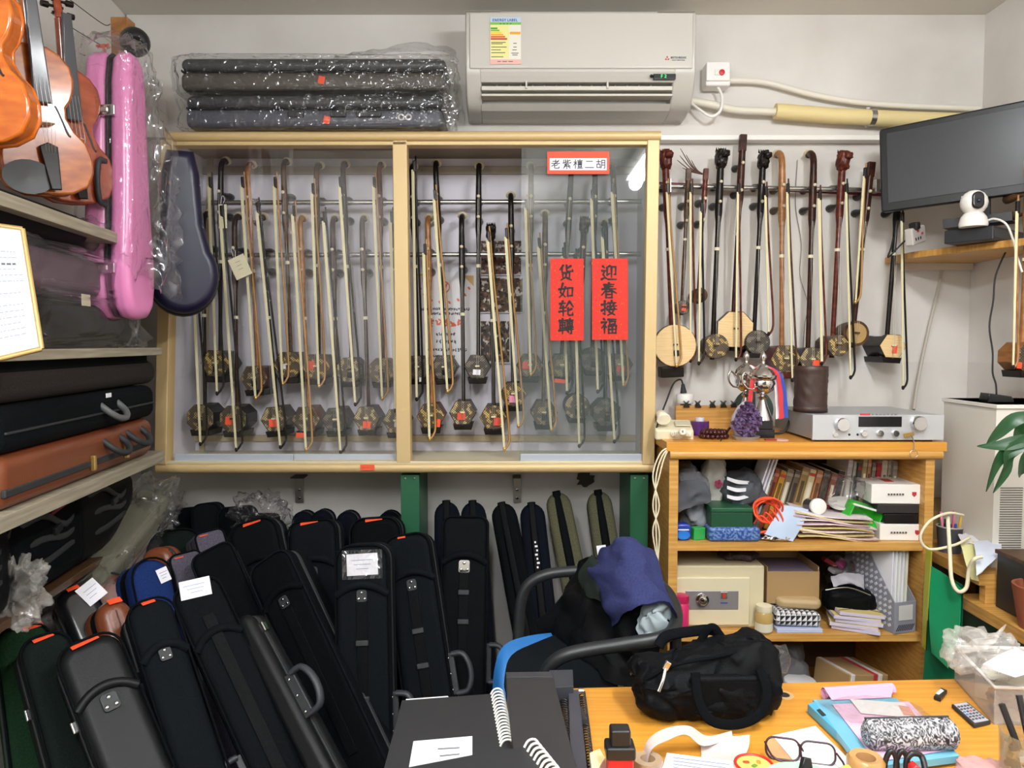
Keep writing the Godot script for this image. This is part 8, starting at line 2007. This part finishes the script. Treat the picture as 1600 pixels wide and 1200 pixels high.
func swirl_tex() -> Texture2D:
	var f := noise(0.045, 17, 2)
	var im := Image.create(192, 192, false, Image.FORMAT_RGB8)
	for y in 192:
		for x in 192:
			var k := fposmod(f.get_noise_2d(x, y) * 5.0 + 0.6 * f.get_noise_2d(x * 2 + 90, y * 2), 1.0)
			im.set_pixel(x, y, Color("d6d6da") if k > 0.5 else Color("17171a"))
	return ImageTexture.create_from_image(im)
func spectacles() -> void:
	var t := thing("spectacles", "brown-rimmed spectacles with folded arms lying on white paper", "spectacles")
	var lens := film(Color(0.9, 0.92, 0.95, 0.12), 0.03)
	var rim := hexm("3a1f26", 0.3)
	var c := [PY(1223, 1170, DH + 0.018), PY(1278, 1177, DH + 0.018)]
	for k in 2:
		var pts := []
		var flat := []
		for p in rrect(0.058, 0.036, 0.014, 5):
			var q: Vector3 = c[k] + Basis(Vector3.UP, -0.25) * Vector3(p.x, p.y * 0.92, -p.y * 0.4)
			pts.append(q); flat.append(q)
		pts.append(pts[0])
		part(t, "rim", tube(pts, 0.0021, 6), rim)
		var m := MB.new()
		var o := m.vert(c[k], Vector3(0, 0.6, 0.8))
		var ids := []
		for q in flat: ids.append(m.vert(q, Vector3(0, 0.6, 0.8)))
		for i in ids.size(): m.tri(o, ids[i], ids[(i + 1) % ids.size()])
		part(t, "lens", m, lens)
	part(t, "bridge", tube(curve([c[0] + Vector3(0.028, 0.006, -0.001), (c[0] + c[1]) / 2 + Vector3(0, 0.01, -0.002), c[1] + Vector3(-0.028, 0.006, 0.004)], 4), 0.0018, 6), rim)
	part(t, "arm", tube(curve([c[0] + Vector3(-0.029, 0.008, -0.01), c[0] + Vector3(-0.02, -0.004, 0.03), c[0] + Vector3(0.05, -0.012, 0.04)], 4), 0.002, 6), rim)
	part(t, "arm", tube(curve([c[1] + Vector3(0.03, 0.004, 0.008), c[1] + Vector3(0.026, -0.006, 0.045), c[1] + Vector3(-0.05, -0.012, 0.03)], 4), 0.002, 6), rim)

func handbag() -> void:
	var t := thing("handbag", "black nylon handbag with silver zip pull standing on the desk", "bag")
	var a := PY(1116, 1136, DH)
	var x := Transform3D(turn(0, 4, 0), Vector3(a.x, DH + 0.001, a.z - 0.075))
	var nz := noise(15, 6, 3)
	var body := rbox(Vector3(0.29, 0.13, 0.15), 0.04, 3, 26)
	body.warp(func(p: Vector3):
		var top: float = clamp(p.y / 0.065, -1, 1)
		var q := p
		q.x *= 1.0 - 0.06 * max(0.0, -top)
		q.z *= 1.0 - 0.3 * max(0.0, top)
		q.y += 0.012 * top * sin(p.x * 16.0) - 0.02 * max(0.0, top) * p.x / 0.14 * -0.6
		q += Vector3(nz.get_noise_3dv(p), nz.get_noise_3dv(p + Vector3(5, 0, 0)) * 0.6, nz.get_noise_3dv(p + Vector3(0, 5, 0))) * 0.02
		if p.y < -0.05: q.y = p.y
		return q)
	part(t, "body", body, M.nylon, x * at(Vector3(0, 0.065, 0)))
	part(t, "zip_track", tube(curve([Vector3(-0.135, 0.085, 0.045), Vector3(-0.08, 0.115, 0.052), Vector3(0.0, 0.128, 0.05), Vector3(0.08, 0.136, 0.04), Vector3(0.14, 0.128, 0.02)], 5), 0.004, 6), M.black3, x)
	part(t, "zip_pull", tube(curve([Vector3(-0.1, 0.114, 0.062), Vector3(-0.108, 0.096, 0.074), Vector3(-0.118, 0.076, 0.08)], 4), 0.0036, 7, 0.6), M.chrome, x)
	part(t, "zip_slider", rbox(Vector3(0.012, 0.018, 0.008), 0.002), M.chrome, x * at(Vector3(-0.097, 0.118, 0.06), turn(0, 0, -30)))
	part(t, "front_pocket", MB.new().add(pillow(rrect(0.15, 0.08, 0.02), 0.02, 0.009, 3), at(Vector3(0.02, 0.06, 0.067), turn(-5, 0, 0))).warp(func(p: Vector3): return p + Vector3(0, 0, nz.get_noise_3dv(p * 1.6) * 0.012)), M.nylon, x)
	part(t, "handle", tube(curve([Vector3(-0.045, 0.11, 0.076), Vector3(-0.042, 0.06, 0.09), Vector3(-0.02, 0.025, 0.1), Vector3(0.03, 0.018, 0.104), Vector3(0.075, 0.035, 0.1), Vector3(0.092, 0.075, 0.092), Vector3(0.085, 0.112, 0.074)], 5), 0.0095, 8, 0.2), M.black3, x)
	part(t, "rear_handle", tube(curve([Vector3(-0.09, 0.12, -0.03), Vector3(-0.07, 0.138, -0.04), Vector3(-0.01, 0.145, -0.045), Vector3(0.03, 0.147, -0.04), Vector3(0.05, 0.125, -0.03)], 5), 0.011, 8, 0.35), M.black3, x)
	part(t, "rear_loop", tube(curve([Vector3(0.0, 0.13, -0.03), Vector3(0.015, 0.155, -0.03), Vector3(0.03, 0.155, -0.03), Vector3(0.045, 0.13, -0.03)], 4), 0.009, 8, 0.4), M.black3, x)
	part(t, "end_clip", tube([Vector3(-0.138, 0.05, 0.04), Vector3(-0.118, 0.025, 0.06)], 0.003, 6), M.nickel, x)
	part(t, "film_scrap", lump(Vector3(0.05, 0.05, 0.04), 0.5, 30, 3, 0.6, 8), M.film_thick, x * at(Vector3(0.14, 0.105, 0.02)))
